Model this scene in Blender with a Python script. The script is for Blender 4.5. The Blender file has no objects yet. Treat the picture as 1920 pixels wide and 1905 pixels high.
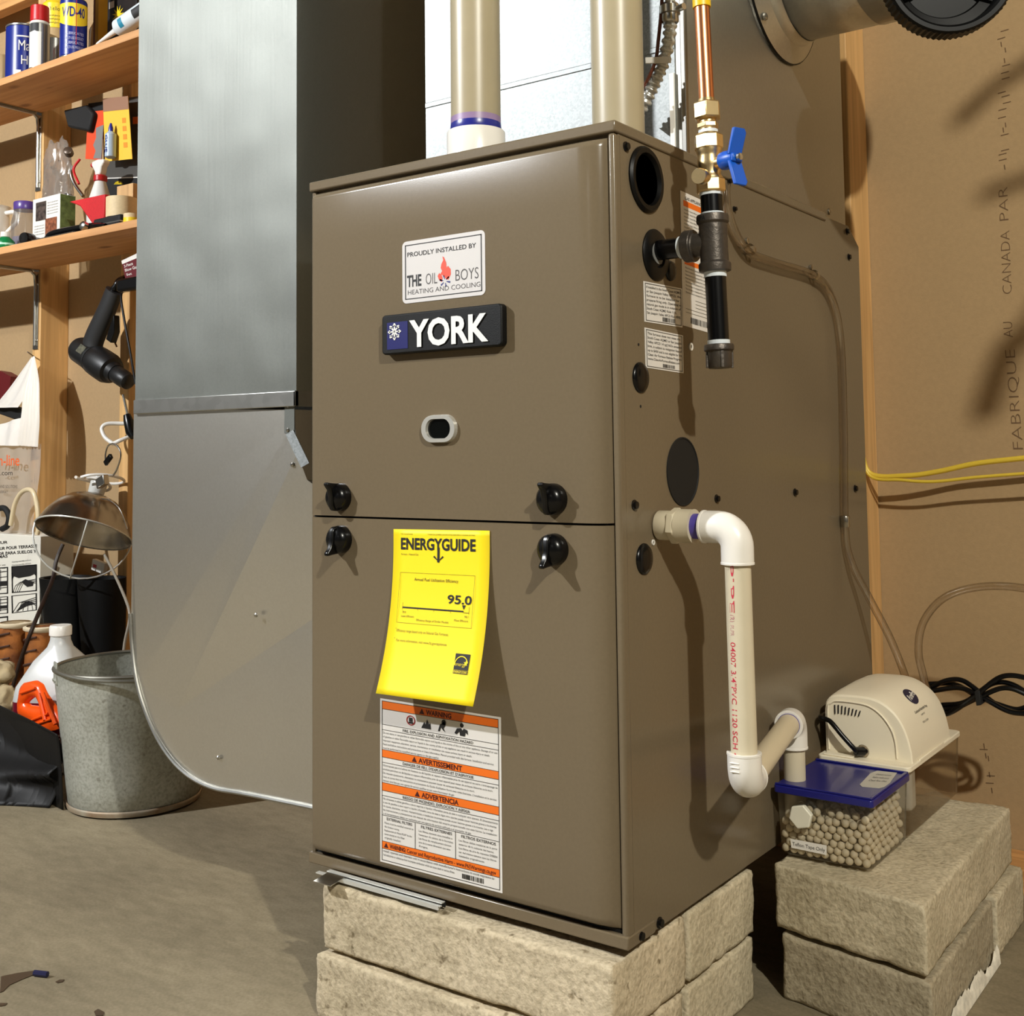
# Basement gas furnace on concrete pavers. World units are metres, z = 0 is the slab,
# the furnace front is parallel to the x axis and its right side faces +x.
import bpy, bmesh, math, random
from mathutils import Vector, Matrix, noise
V = Vector
R = math.radians
C = bpy.context.scene.collection
random.seed(7)

# ---------------------------------------------------------------- camera, light, exposure
cd = bpy.data.cameras.new('camera')
cam = bpy.data.objects.new('camera', cd)
C.objects.link(cam)
_r, _u, _f = V((0.807954,0.589135,-0.011421)), V((0.049507,-0.048556,0.997593)), V((-0.587162,0.806574,0.068398))
cam.matrix_world = Matrix(((_r.x, _u.x, -_f.x, 0), (_r.y, _u.y, -_f.y, 0), (_r.z, _u.z, -_f.z, 0), (0, 0, 0, 1)))
cam.location = V((1.05015,-1.03396,0.65608))
cd.sensor_width = 36
cd.lens = 40.6774
cd.shift_x = 0.00751
cd.shift_y = -0.13007
cd.clip_start = 0.02
sc = bpy.context.scene
sc.camera = cam
w = bpy.data.worlds.new('world')
sc.world = w
w.use_nodes = True
w.node_tree.nodes['Background'].inputs[0].default_value = (0.9, 0.85, 0.75, 1)
w.node_tree.nodes['Background'].inputs[1].default_value = 0.02
sc.view_settings.view_transform = 'Standard'
sc.view_settings.look = 'None'
sc.view_settings.gamma = 1
sc.view_settings.exposure = 0.38
sc.view_settings.use_curve_mapping = False

def bulb_light(name, loc, watts, col, rad=0.035):
    l = bpy.data.lights.new(name, 'POINT')
    l.energy = watts
    l.color = col
    l.shadow_soft_size = rad
    o = bpy.data.objects.new(name, l)
    o.location = loc
    C.objects.link(o)
    return o
# the two bare ceiling bulbs that throw the double shadows, plus a weak unseen lamp added as fill further back
bulb_light('bulb_right', (2.45, -1.60, 2.36), 250, (1.0, 0.97, 0.86))
bulb_light('bulb_left', (-1.78, -2.10, 2.44), 350, (0.97, 1.0, 1.03))
bulb_light('fill_far', (0.4, -5.6, 2.40), 8, (1.0, 0.97, 0.92), 0.05)

# ---------------------------------------------------------------- helpers
def lin(c):
    r = []
    for x in c[:3]:
        x = x / 255.0
        r.append(x / 12.92 if x <= 0.04045 else ((x + 0.055) / 1.055) ** 2.4)
    return (r[0], r[1], r[2], 1)

def perp(d):
    d = d.normalized()
    a = V((0, 0, 1)) if abs(d.z) < 0.9 else V((1, 0, 0))
    u = d.cross(a).normalized()
    return u, d.cross(u).normalized()

def crv(pts, n=8):
    """Catmull-Rom through the points"""
    pts = [V(p) for p in pts]
    q = [pts[0] * 2 - pts[1]] + pts + [pts[-1] * 2 - pts[-2]]
    out = []
    for i in range(1, len(q) - 2):
        a, b, c, d = q[i - 1], q[i], q[i + 1], q[i + 2]
        for k in range(n):
            t = k / n
            out.append(0.5 * ((2 * b) + (c - a) * t + (2 * a - 5 * b + 4 * c - d) * t * t + (3 * b - a - 3 * c + d) * t ** 3))
    out.append(pts[-1])
    return out

def rrect(w, h, r, n=5):
    p = []
    for cx, cy, a0 in ((w / 2 - r, h / 2 - r, 0), (-w / 2 + r, h / 2 - r, 90), (-w / 2 + r, -h / 2 + r, 180), (w / 2 - r, -h / 2 + r, 270)):
        for k in range(n + 1):
            a = R(a0 + 90 * k / n)
            p.append((cx + r * math.cos(a), cy + r * math.sin(a)))
    return p

WORLD_LOC = {}
class MB:
    def __init__(s):
        s.v = []
        s.f = []
    def add(s, vs, fs):
        o = len(s.v)
        s.v += [V(p) for p in vs]
        s.f += [[i + o for i in f] for f in fs]
        return s
    def box(s, x0, x1, y0, y1, z0, z1):
        return s.add([(x, y, z) for x in (x0, x1) for y in (y0, y1) for z in (z0, z1)],
                     [(0, 1, 3, 2), (4, 6, 7, 5), (0, 4, 5, 1), (2, 3, 7, 6), (0, 2, 6, 4), (1, 5, 7, 3)])
    def obox(s, c, a, b, d):
        """oriented box: centre and three half vectors"""
        c, a, b, d = V(c), V(a), V(b), V(d)
        if a.cross(b).dot(d) < 0:
            a = -a
        return s.add([c + a * i + b * j + d * k for i in (-1, 1) for j in (-1, 1) for k in (-1, 1)],
                     [(0, 1, 3, 2), (4, 6, 7, 5), (0, 4, 5, 1), (2, 3, 7, 6), (0, 2, 6, 4), (1, 5, 7, 3)])
    def tube(s, path, r, seg=12, caps=True, flat=None):
        path = [V(p) for p in path]
        n = len(path)
        rr = r if isinstance(r, (list, tuple)) else [r] * n
        t = (path[1] - path[0]).normalized()
        u, w_ = perp(t)
        if flat:
            u = (flat[0] - t * flat[0].dot(t)).normalized()
            w_ = t.cross(u)
        vs = []
        for i, p in enumerate(path):
            a = path[max(0, i - 1)]
            b = path[min(n - 1, i + 1)]
            t = (b - a).normalized() if (b - a).length > 1e-9 else t
            u = (u - t * u.dot(t)).normalized()
            w_ = t.cross(u)
            for k in range(seg):
                g = 2 * math.pi * k / seg
                ru = rr[i] * (flat[1] if flat else 1)
                vs.append(p + u * math.cos(g) * ru + w_ * math.sin(g) * rr[i])
        fs = []
        for i in range(n - 1):
            for k in range(seg):
                k2 = (k + 1) % seg
                fs.append((i * seg + k, i * seg + k2, (i + 1) * seg + k2, (i + 1) * seg + k))
        if caps:
            fs.append(tuple(reversed(range(seg))))
            fs.append(tuple((n - 1) * seg + k for k in range(seg)))
        return s.add(vs, fs)
    def lathe(s, prof, o, ax, seg=28, caps=True, ph=0, sq=(1, 1)):
        o, ax = V(o), V(ax).normalized()
        u, w_ = perp(ax)
        vs = []
        for r, h in prof:
            for k in range(seg):
                g = 2 * math.pi * (k + ph) / seg
                vs.append(o + ax * h + u * (r * math.cos(g) * sq[0]) + w_ * (r * math.sin(g) * sq[1]))
        fs = []
        m = len(prof)
        for i in range(m - 1):
            for k in range(seg):
                k2 = (k + 1) % seg
                fs.append((i * seg + k, i * seg + k2, (i + 1) * seg + k2, (i + 1) * seg + k))
        if caps:
            if prof[0][0] > 1e-5:
                fs.append(tuple(reversed(range(seg))))
            if prof[-1][0] > 1e-5:
                fs.append(tuple((m - 1) * seg + k for k in range(seg)))
        return s.add(vs, fs)
    def prism(s, poly, d):
        poly = [V(p) for p in poly]
        d = V(d)
        n = len(poly)
        nrm = V((0, 0, 0))
        for i in range(n):
            a, b = poly[i], poly[(i + 1) % n]
            nrm += a.cross(b)
        if nrm.dot(d) > 0:
            poly.reverse()
        fs = [tuple(range(n)), tuple(reversed(range(n, 2 * n)))]
        fs += [((i + 1) % n, i, n + i, n + (i + 1) % n) for i in range(n)]
        return s.add(poly + [p + d for p in poly], fs)
    def surf(s, fn, us, vs_, cu=False):
        nu, nv = len(us), len(vs_)
        vs = [fn(u, v) for u in us for v in vs_]
        fs = []
        for i in range(nu if cu else nu - 1):
            i2 = (i + 1) % nu
            for j in range(nv - 1):
                fs.append((i * nv + j, i2 * nv + j, i2 * nv + j + 1, i * nv + j + 1))
        return s.add(vs, fs)
    def ball(s, c, rx, ry=None, rz=None, nu=14, nv=9):
        ry = ry or rx
        rz = rz or rx
        c = V(c)
        us = [2 * math.pi * k / nu for k in range(nu)]
        vs = [-math.pi / 2 + math.pi * k / (nv - 1) for k in range(nv)]
        return s.surf(lambda a, b: c + V((rx * math.cos(a) * math.cos(b), ry * math.sin(a) * math.cos(b), rz * math.sin(b))), us, vs, True)
    def xf(s, m):
        s.v = [m @ p for p in s.v]
        return s
    def build(s, name, m, parent=None, smooth=35, bevel=0, bseg=2, sub=0, solid=0, label=None):
        off = WORLD_LOC.get(parent.name, V((0, 0, 0))) if parent else V((0, 0, 0))
        me = bpy.data.meshes.new(name)
        me.from_pydata([p - off for p in s.v], [], s.f)
        if solid == 0:
            bm = bmesh.new()
            bm.from_mesh(me)
            bmesh.ops.remove_doubles(bm, verts=bm.verts, dist=1e-6)
            bmesh.ops.recalc_face_normals(bm, faces=bm.faces)
            bm.to_mesh(me)
            bm.free()
        me.materials.append(m)
        if smooth:
            me.polygons.foreach_set('use_smooth', [True] * len(me.polygons))
            me.set_sharp_from_angle(angle=R(smooth))
        o = bpy.data.objects.new(name, me)
        C.objects.link(o)
        if parent:
            o.parent = parent
            WORLD_LOC[o.name] = off
        if solid:
            md = o.modifiers.new('solid', 'SOLIDIFY')
            md.thickness = abs(solid)
            md.offset = 0
        if bevel:
            md = o.modifiers.new('bevel', 'BEVEL')
            md.width = bevel
            md.segments = bseg
            md.limit_method = 'ANGLE'
            md.angle_limit = R(40)
        if sub:
            md = o.modifiers.new('sub', 'SUBSURF')
            md.levels = sub
            md.render_levels = sub
        if label:
            o['label'] = label
        return o

def tag(o, label, cat, group=None, kind=None):
    if label:
        o['label'] = label
    if cat:
        o['category'] = cat
    if group:
        o['group'] = group
    if kind:
        o['kind'] = kind
    return o

def thing(name, label, cat, loc, group=None):
    o = bpy.data.objects.new(name, None)
    o.empty_display_size = 0.05
    o.location = loc
    C.objects.link(o)
    WORLD_LOC[o.name] = V(loc)
    return tag(o, label, cat, group)

# ---- lettering: glyph outlines of the built-in font as flat meshes, mapped onto a surface
_tc = {}
def glyphs(sx, bold=0.0):
    key = (sx, bold)
    if key in _tc:
        return _tc[key]
    cu = bpy.data.curves.new('lettering', 'FONT')
    cu.body = sx
    cu.size = 1
    cu.resolution_u = 3
    cu.offset = bold
    o = bpy.data.objects.new('lettering', cu)
    C.objects.link(o)
    dg = bpy.context.evaluated_depsgraph_get()
    me = o.evaluated_get(dg).to_mesh()
    vs = [(p.co.x, p.co.y) for p in me.vertices]
    fs = [tuple(p.vertices) for p in me.polygons]
    o.evaluated_get(dg).to_mesh_clear()
    bpy.data.objects.remove(o)
    bpy.data.curves.remove(cu)
    if vs:
        x0 = min(p[0] for p in vs)
        x1 = max(p[0] for p in vs)
    else:
        x0, x1 = 0, 1
    _tc[key] = (vs, fs, x0, x1)
    return _tc[key]

CAP = 0.73   # cap height of the font per unit size
def letters(mb, sx, fn, u0, u1, v0, h, bold=0.0):
    """text mapped through fn(u, v): from u0 to u1, baseline v0, cap height h"""
    vs, fs, x0, x1 = glyphs(sx, bold)
    k = (u1 - u0) / max(1e-6, x1 - x0)
    mb.add([fn(u0 + (x - x0) * k, v0 + y / CAP * h) for x, y in vs], fs)

def plane(o, ux, uy):
    o, ux, uy = V(o), V(ux), V(uy)
    return lambda u, v: o + ux * u + uy * v

def quad(tl, tr, br, bl, off=V((0, 0, 0))):
    """bilinear map, u to the right, v DOWN from the top edge"""
    tl, tr, br, bl = V(tl) + off, V(tr) + off, V(br) + off, V(bl) + off
    return lambda u, v: (tl * (1 - u) + tr * u) * (1 - v) + (bl * (1 - u) + br * u) * v

def flip(fn):
    return lambda u, v: fn(u, -v)

def rect(mb, fn, u0, u1, v0, v1, n=1):
    us = [u0 + (u1 - u0) * k / n for k in range(n + 1)]
    vs = [v0 + (v1 - v0) * k / n for k in range(n + 1)]
    mb.surf(fn, us, vs)

def frame(mb, fn, u0, u1, v0, v1, t, tv=None):
    tv = tv or t
    rect(mb, fn, u0, u1, v0, v0 + tv)
    rect(mb, fn, u0, u1, v1 - tv, v1)
    rect(mb, fn, u0, u0 + t, v0, v1)
    rect(mb, fn, u1 - t, u1, v0, v1)

def barcode(mb, fn, u0, u1, v0, v1, n=22):
    rnd = random.Random(5)
    x = u0
    st = (u1 - u0) / n
    for k in range(n):
        rect(mb, fn, x, x + st * rnd.choice((0.3, 0.5, 0.75)), v0, v1)
        x += st

# ---------------------------------------------------------------- materials
_m = {}
def mat(name, col, rough=0.5, metal=0.0, var=0.0, scale=20.0, bump=0.0, bscale=None, stretch=(1, 1, 1), spec=0.5, coat=0.0, trans=0.0,
        sss=0.0, col2=None, detail=4.0, rvar=0.0):
    if name in _m:
        return _m[name]
    m = bpy.data.materials.new(name)
    m.use_nodes = True
    nt = m.node_tree
    b = nt.nodes['Principled BSDF']
    c = lin(col)
    b.inputs['Base Color'].default_value = c
    b.inputs['Roughness'].default_value = rough
    b.inputs['Metallic'].default_value = metal
    b.inputs['Specular IOR Level'].default_value = spec
    b.inputs['Coat Weight'].default_value = coat
    b.inputs['Coat Roughness'].default_value = 0.08
    b.inputs['Transmission Weight'].default_value = trans
    if sss:
        b.inputs['Subsurface Weight'].default_value = sss
        b.inputs['Subsurface Radius'].default_value = (0.01, 0.008, 0.006)
    if var or bump or rvar:
        tc = nt.nodes.new('ShaderNodeTexCoord')
        mp = nt.nodes.new('ShaderNodeMapping')
        mp.inputs['Scale'].default_value = stretch
        nt.links.new(tc.outputs['Object'], mp.inputs['Vector'])
    if var or rvar:
        nz = nt.nodes.new('ShaderNodeTexNoise')
        nz.inputs['Scale'].default_value = scale
        nz.inputs['Detail'].default_value = detail
        nt.links.new(mp.outputs[0], nz.inputs['Vector'])
    if var:
        cr = nt.nodes.new('ShaderNodeValToRGB')
        c2 = lin(col2) if col2 else tuple(x * (1 - var) for x in c[:3]) + (1,)
        c3 = tuple(min(1, x * (1 + var)) for x in c[:3]) + (1,)
        cr.color_ramp.elements[0].position = 0.3
        cr.color_ramp.elements[0].color = c2
        cr.color_ramp.elements[1].position = 0.7
        cr.color_ramp.elements[1].color = c if col2 else c3
        nt.links.new(nz.outputs['Fac'], cr.inputs[0])
        nt.links.new(cr.outputs[0], b.inputs['Base Color'])
    if rvar:
        mr = nt.nodes.new('ShaderNodeMapRange')
        mr.inputs[3].default_value = max(0.02, rough - rvar)
        mr.inputs[4].default_value = rough + rvar
        nt.links.new(nz.outputs['Fac'], mr.inputs[0])
        nt.links.new(mr.outputs[0], b.inputs['Roughness'])
    if bump:
        n2 = nt.nodes.new('ShaderNodeTexNoise')
        n2.inputs['Scale'].default_value = bscale or scale * 4
        n2.inputs['Detail'].default_value = 5
        nt.links.new(mp.outputs[0], n2.inputs['Vector'])
        bp = nt.nodes.new('ShaderNodeBump')
        bp.inputs['Strength'].default_value = bump
        bp.inputs['Distance'].default_value = 0.002
        nt.links.new(n2.outputs['Fac'], bp.inputs['Height'])
        nt.links.new(bp.outputs[0], b.inputs['Normal'])
    _m[name] = m
    return m

def clear_mat(name, tint=(0.97, 0.96, 0.93), gloss=0.10, rough=0.06, haze=0.0):
    """thin clear plastic: see-through with a surface reflection"""
    if name in _m:
        return _m[name]
    m = bpy.data.materials.new(name)
    m.use_nodes = True
    nt = m.node_tree
    nt.nodes.remove(nt.nodes['Principled BSDF'])
    out = nt.nodes['Material Output']
    t = nt.nodes.new('ShaderNodeBsdfTransparent')
    t.inputs[0].default_value = tint + (1,)
    g = nt.nodes.new('ShaderNodeBsdfGlossy')
    g.inputs['Roughness'].default_value = rough
    mx = nt.nodes.new('ShaderNodeMixShader')
    lw = nt.nodes.new('ShaderNodeLayerWeight')
    lw.inputs[0].default_value = 0.25
    ma = nt.nodes.new('ShaderNodeMath')
    ma.operation = 'MULTIPLY_ADD'
    ma.inputs[1].default_value = 0.5
    ma.inputs[2].default_value = gloss * 0.4
    nt.links.new(lw.outputs['Fresnel'], ma.inputs[0])
    nt.links.new(ma.outputs[0], mx.inputs[0])
    last = t
    if haze:
        d = nt.nodes.new('ShaderNodeBsdfTranslucent')
        d.inputs[0].default_value = tint + (1,)
        d2 = nt.nodes.new('ShaderNodeBsdfDiffuse')
        d2.inputs[0].default_value = tint + (1,)
        m3 = nt.nodes.new('ShaderNodeMixShader')
        nt.links.new(d.outputs[0], m3.inputs[1])
        nt.links.new(d2.outputs[0], m3.inputs[2])
        m2 = nt.nodes.new('ShaderNodeMixShader')
        m2.inputs[0].default_value = haze
        nt.links.new(t.outputs[0], m2.inputs[1])
        nt.links.new(m3.outputs[0], m2.inputs[2])
        last = m2
    nt.links.new(last.outputs[0], mx.inputs[1])
    nt.links.new(g.outputs[0], mx.inputs[2])
    nt.links.new(mx.outputs[0], out.inputs[0])
    _m[name] = m
    return m

def wood(name, col, axis, dark=0.72):
    st = [26, 26, 26]
    st['xyz'.index(axis)] = 1.4
    m = mat(name, col, 0.62, 0, 0.0, 1)
    if m.get('done'):
        return m
    m['done'] = 1
    nt = m.node_tree
    b = nt.nodes['Principled BSDF']
    tc = nt.nodes.new('ShaderNodeTexCoord')
    mp = nt.nodes.new('ShaderNodeMapping')
    mp.inputs['Scale'].default_value = st
    nt.links.new(tc.outputs['Object'], mp.inputs[0])
    nz = nt.nodes.new('ShaderNodeTexNoise')
    nz.inputs['Scale'].default_value = 2.2
    nz.inputs['Detail'].default_value = 6
    nz.inputs['Distortion'].default_value = 0.6
    nt.links.new(mp.outputs[0], nz.inputs['Vector'])
    cr = nt.nodes.new('ShaderNodeValToRGB')
    c = lin(col)
    cr.color_ramp.elements[0].position = 0.32
    cr.color_ramp.elements[0].color = (c[0] * dark, c[1] * dark * 0.93, c[2] * dark * 0.85, 1)
    cr.color_ramp.elements[1].position = 0.62
    cr.color_ramp.elements[1].color = c
    nt.links.new(nz.outputs['Fac'], cr.inputs[0])
    # knots
    mp2 = nt.nodes.new('ShaderNodeMapping')
    s2 = [9, 9, 9]
    s2['xyz'.index(axis)] = 4.5
    mp2.inputs['Scale'].default_value = s2
    nt.links.new(tc.outputs['Object'], mp2.inputs[0])
    vo = nt.nodes.new('ShaderNodeTexVoronoi')
    vo.inputs['Scale'].default_value = 0.85
    nt.links.new(mp2.outputs[0], vo.inputs['Vector'])
    k = nt.nodes.new('ShaderNodeValToRGB')
    k.color_ramp.elements[0].position = 0.05
    k.color_ramp.elements[0].color = (0.35, 0.22, 0.14, 1)
    k.color_ramp.elements[1].position = 0.12
    k.color_ramp.elements[1].color = (1, 1, 1, 1)
    nt.links.new(vo.outputs['Distance'], k.inputs[0])
    mu = nt.nodes.new('ShaderNodeMixRGB')
    mu.blend_type = 'MULTIPLY'
    mu.inputs[0].default_value = 0.8
    nt.links.new(cr.outputs[0], mu.inputs[1])
    nt.links.new(k.outputs[0], mu.inputs[2])
    nt.links.new(mu.outputs[0], b.inputs['Base Color'])
    bp = nt.nodes.new('ShaderNodeBump')
    bp.inputs['Strength'].default_value = 0.15
    bp.inputs['Distance'].default_value = 0.001
    nt.links.new(nz.outputs['Fac'], bp.inputs['Height'])
    nt.links.new(bp.outputs[0], b.inputs['Normal'])
    return m

def stone(name, col, pits=1.0):
    m = mat(name, col, 0.92)
    if m.get('done'):
        return m
    m['done'] = 1
    nt = m.node_tree
    b = nt.nodes['Principled BSDF']
    b.inputs['Specular IOR Level'].default_value = 0.2
    tc = nt.nodes.new('ShaderNodeTexCoord')
    def nz(s, d):
        n = nt.nodes.new('ShaderNodeTexNoise')
        n.inputs['Scale'].default_value = s
        n.inputs['Detail'].default_value = d
        nt.links.new(tc.outputs['Object'], n.inputs['Vector'])
        return n
    big, small, pit = nz(9, 5), nz(190, 4), nz(75, 3)
    c = lin(col)
    cr = nt.nodes.new('ShaderNodeValToRGB')
    cr.color_ramp.elements[0].position = 0.3
    cr.color_ramp.elements[0].color = (c[0] * 0.78, c[1] * 0.77, c[2] * 0.73, 1)
    cr.color_ramp.elements[1].position = 0.7
    cr.color_ramp.elements[1].color = (c[0] * 1.12, c[1] * 1.12, c[2] * 1.12, 1)
    nt.links.new(big.outputs['Fac'], cr.inputs[0])
    c2 = nt.nodes.new('ShaderNodeValToRGB')
    c2.color_ramp.elements[0].position = 0.25
    c2.color_ramp.elements[0].color = (0.62, 0.60, 0.56, 1)
    c2.color_ramp.elements[1].position = 0.6
    c2.color_ramp.elements[1].color = (1.1, 1.1, 1.1, 1)
    nt.links.new(small.outputs['Fac'], c2.inputs[0])
    c3 = nt.nodes.new('ShaderNodeValToRGB')
    c3.color_ramp.elements[0].position = 0.27
    c3.color_ramp.elements[0].color = (0.45, 0.42, 0.37, 1)
    c3.color_ramp.elements[1].position = 0.36
    c3.color_ramp.elements[1].color = (1, 1, 1, 1)
    nt.links.new(pit.outputs['Fac'], c3.inputs[0])
    a1 = nt.nodes.new('ShaderNodeMixRGB')
    a1.blend_type = 'MULTIPLY'
    a1.inputs[0].default_value = 0.8
    nt.links.new(cr.outputs[0], a1.inputs[1])
    nt.links.new(c2.outputs[0], a1.inputs[2])
    a2 = nt.nodes.new('ShaderNodeMixRGB')
    a2.blend_type = 'MULTIPLY'
    a2.inputs[0].default_value = pits
    nt.links.new(a1.outputs[0], a2.inputs[1])
    nt.links.new(c3.outputs[0], a2.inputs[2])
    nt.links.new(a2.outputs[0], b.inputs['Base Color'])
    bp = nt.nodes.new('ShaderNodeBump')
    bp.inputs['Strength'].default_value = 0.55
    bp.inputs['Distance'].default_value = 0.003
    ad = nt.nodes.new('ShaderNodeMath')
    ad.operation = 'ADD'
    nt.links.new(small.outputs['Fac'], ad.inputs[0])
    nt.links.new(pit.outputs['Fac'], ad.inputs[1])
    nt.links.new(ad.outputs[0], bp.inputs['Height'])
    nt.links.new(bp.outputs[0], b.inputs['Normal'])
    return m

def galv(name, col, rough, vscale=55, var=0.16, streak=None, wavy=0.0):
    """galvanised sheet: metallic with a faint spangle"""
    m = mat(name, col, rough, 1.0)
    if m.get('done'):
        return m
    m['done'] = 1
    nt = m.node_tree
    b = nt.nodes['Principled BSDF']
    tc = nt.nodes.new('ShaderNodeTexCoord')
    mp = nt.nodes.new('ShaderNodeMapping')
    if streak:
        mp.inputs['Scale'].default_value = streak
    nt.links.new(tc.outputs['Object'], mp.inputs[0])
    vo = nt.nodes.new('ShaderNodeTexVoronoi')
    vo.inputs['Scale'].default_value = vscale
    nt.links.new(mp.outputs[0], vo.inputs['Vector'])
    nz = nt.nodes.new('ShaderNodeTexNoise')
    nz.inputs['Scale'].default_value = 3.0
    nz.inputs['Detail'].default_value = 4
    nt.links.new(tc.outputs['Object'], nz.inputs['Vector'])
    sep = nt.nodes.new('ShaderNodeSeparateColor')
    nt.links.new(vo.outputs['Color'], sep.inputs[0])
    mx = nt.nodes.new('ShaderNodeMath')
    mx.operation = 'MULTIPLY_ADD'
    mx.inputs[1].default_value = 0.5
    nt.links.new(sep.outputs[0], mx.inputs[0])
    h = nt.nodes.new('ShaderNodeMath')
    h.operation = 'MULTIPLY'
    h.inputs[1].default_value = 0.6
    nt.links.new(nz.outputs['Fac'], h.inputs[0])
    nt.links.new(h.outputs[0], mx.inputs[2])
    cr = nt.nodes.new('ShaderNodeValToRGB')
    c = lin(col)
    cr.color_ramp.elements[0].color = tuple(x * (1 - var) for x in c[:3]) + (1,)
    cr.color_ramp.elements[1].color = tuple(min(1, x * (1 + var)) for x in c[:3]) + (1,)
    nt.links.new(mx.outputs[0], cr.inputs[0])
    nt.links.new(cr.outputs[0], b.inputs['Base Color'])
    if wavy:
        wv = nt.nodes.new('ShaderNodeTexNoise')
        wv.inputs['Scale'].default_value = 3.5
        wv.inputs['Detail'].default_value = 2
        nt.links.new(tc.outputs['Object'], wv.inputs['Vector'])
        s3 = nt.nodes.new('ShaderNodeMapping')
        s3.inputs['Scale'].default_value = (90, 90, 3)
        s3.inputs['Rotation'].default_value = (0, .12, 0)
        nt.links.new(tc.outputs['Object'], s3.inputs[0])
        n3 = nt.nodes.new('ShaderNodeTexNoise')
        n3.inputs['Scale'].default_value = 2.0
        n3.inputs['Detail'].default_value = 6
        nt.links.new(s3.outputs[0], n3.inputs['Vector'])
        m3 = nt.nodes.new('ShaderNodeMath')
        m3.operation = 'MULTIPLY_ADD'
        m3.inputs[1].default_value = 0.012
        nt.links.new(n3.outputs['Fac'], m3.inputs[0])
        nt.links.new(wv.outputs['Fac'], m3.inputs[2])
        bp = nt.nodes.new('ShaderNodeBump')
        bp.inputs['Strength'].default_value = 1.0
        bp.inputs['Distance'].default_value = wavy
        nt.links.new(m3.outputs[0], bp.inputs['Height'])
        nt.links.new(bp.outputs[0], b.inputs['Normal'])
    mr = nt.nodes.new('ShaderNodeMapRange')
    mr.inputs[3].default_value = rough * 0.96
    mr.inputs[4].default_value = rough * 1.05
    nt.links.new(mx.outputs[0], mr.inputs[0])
    nt.links.new(mr.outputs[0], b.inputs['Roughness'])
    return m

PAINT = mat('taupe_enamel', (111, 98, 78), 0.20, 0, 0.03, 260, 0.02, 900, spec=0.4)
BLACK = mat('black_plastic', (8, 8, 9), 0.25, spec=0.35)
MATTE = mat('matte_black', (9, 9, 9), 0.75)
INK = mat('black_ink', (24, 22, 22), 0.6)
WHITE = mat('white_paper', (226, 222, 214), 0.55)
ORANGE = mat('orange_print', (236, 112, 20), 0.55)
BRITE = mat('bright_wire', (214, 214, 208), 0.3, 0.45)
STEEL = mat('zinc_steel', (190, 188, 182), 0.25, 1.0)
DKSTEEL = mat('dark_iron', (84, 78, 72), 0.42, 0.7, 0.15, 80, 0.25, 260)
BRASS = mat('brass', (226, 198, 146), 0.32, 1.0, 0.06, 60)
COPPER = mat('copper', (226, 150, 104), 0.3, 1.0, 0.06, 30)
VPVC = mat('vent_pvc', (166, 154, 126), 0.36, 0, 0.03, 30)
PVC = mat('cream_pvc', (208, 197, 171), 0.38, 0, 0.03, 30)
PVCW = mat('white_pvc', (232, 228, 220), 0.3)
GALV = galv('galvanised_sheet', (176, 176, 172), 0.36, 70, 0.10)
GALVF = galv('bright_spangled_sheet', (142, 145, 144), 0.54, 420, 0.34)
GALVB = galv('weathered_galvanised', (112, 112, 106), 0.5, 60, 0.25)
RED = mat('red_plastic', (186, 22, 26), 0.35)
CREAM = mat('cream_plastic', (240, 230, 206), 0.38)

# ---------------------------------------------------------------- the room
FB = 0.162            # furnace base
YW = 0.91             # wall board face
YS = 0.821            # stud faces
def struct(o):
    o['kind'] = 'structure'
    return o
CONC = mat('concrete_floor', (126, 115, 94), 0.7, 0, 0.0, 1)
_nt = CONC.node_tree
_b = _nt.nodes['Principled BSDF']
_b.inputs['Specular IOR Level'].default_value = 0.25
_ftc = _nt.nodes.new('ShaderNodeTexCoord')
def _layer(scale, det, stretch, lo, hi, p0, p1, prev, amt):
    mp = _nt.nodes.new('ShaderNodeMapping')
    mp.inputs['Scale'].default_value = stretch
    mp.inputs['Rotation'].default_value = (0, 0, 0.5)
    _nt.links.new(_ftc.outputs['Object'], mp.inputs[0])
    nz = _nt.nodes.new('ShaderNodeTexNoise')
    nz.inputs['Scale'].default_value = scale
    nz.inputs['Detail'].default_value = det
    _nt.links.new(mp.outputs[0], nz.inputs['Vector'])
    cr = _nt.nodes.new('ShaderNodeValToRGB')
    cr.color_ramp.elements[0].position = p0
    cr.color_ramp.elements[0].color = lo + (1,)
    cr.color_ramp.elements[1].position = p1
    cr.color_ramp.elements[1].color = hi + (1,)
    _nt.links.new(nz.outputs['Fac'], cr.inputs[0])
    if prev is None:
        return cr.outputs[0], nz
    mx = _nt.nodes.new('ShaderNodeMixRGB')
    mx.blend_type = 'MULTIPLY'
    mx.inputs[0].default_value = amt
    _nt.links.new(prev, mx.inputs[1])
    _nt.links.new(cr.outputs[0], mx.inputs[2])
    return mx.outputs[0], nz
_c = lin((136, 125, 103))[:3]
_o, _n1 = _layer(2.6, 6, (1, 2.2, 1), tuple(x * .74 for x in _c), tuple(x * 1.12 for x in _c), .30, .68, None, 1)
_o, _n2 = _layer(26, 6, (1, 2.6, 1), (.82, .81, .78), (1.12, 1.12, 1.12), .30, .70, _o, .8)
_o, _n3 = _layer(230, 3, (1, 1, 1), (.80, .79, .76), (1.14, 1.14, 1.14), .32, .72, _o, .6)
_nt.links.new(_o, _b.inputs['Base Color'])
_bp = _nt.nodes.new('ShaderNodeBump')
_bp.inputs['Strength'].default_value = .12
_bp.inputs['Distance'].default_value = .003
_nt.links.new(_n2.outputs['Fac'], _bp.inputs['Height'])
_nt.links.new(_bp.outputs[0], _b.inputs['Normal'])
DRYW = mat('drywall_back_paper', (170, 142, 103), 0.85, 0, 0.04, 160, 0.12, 420)
PALEW = mat('pale_board', (66, 64, 61), 0.8, 0, 0.04, 60)
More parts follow.
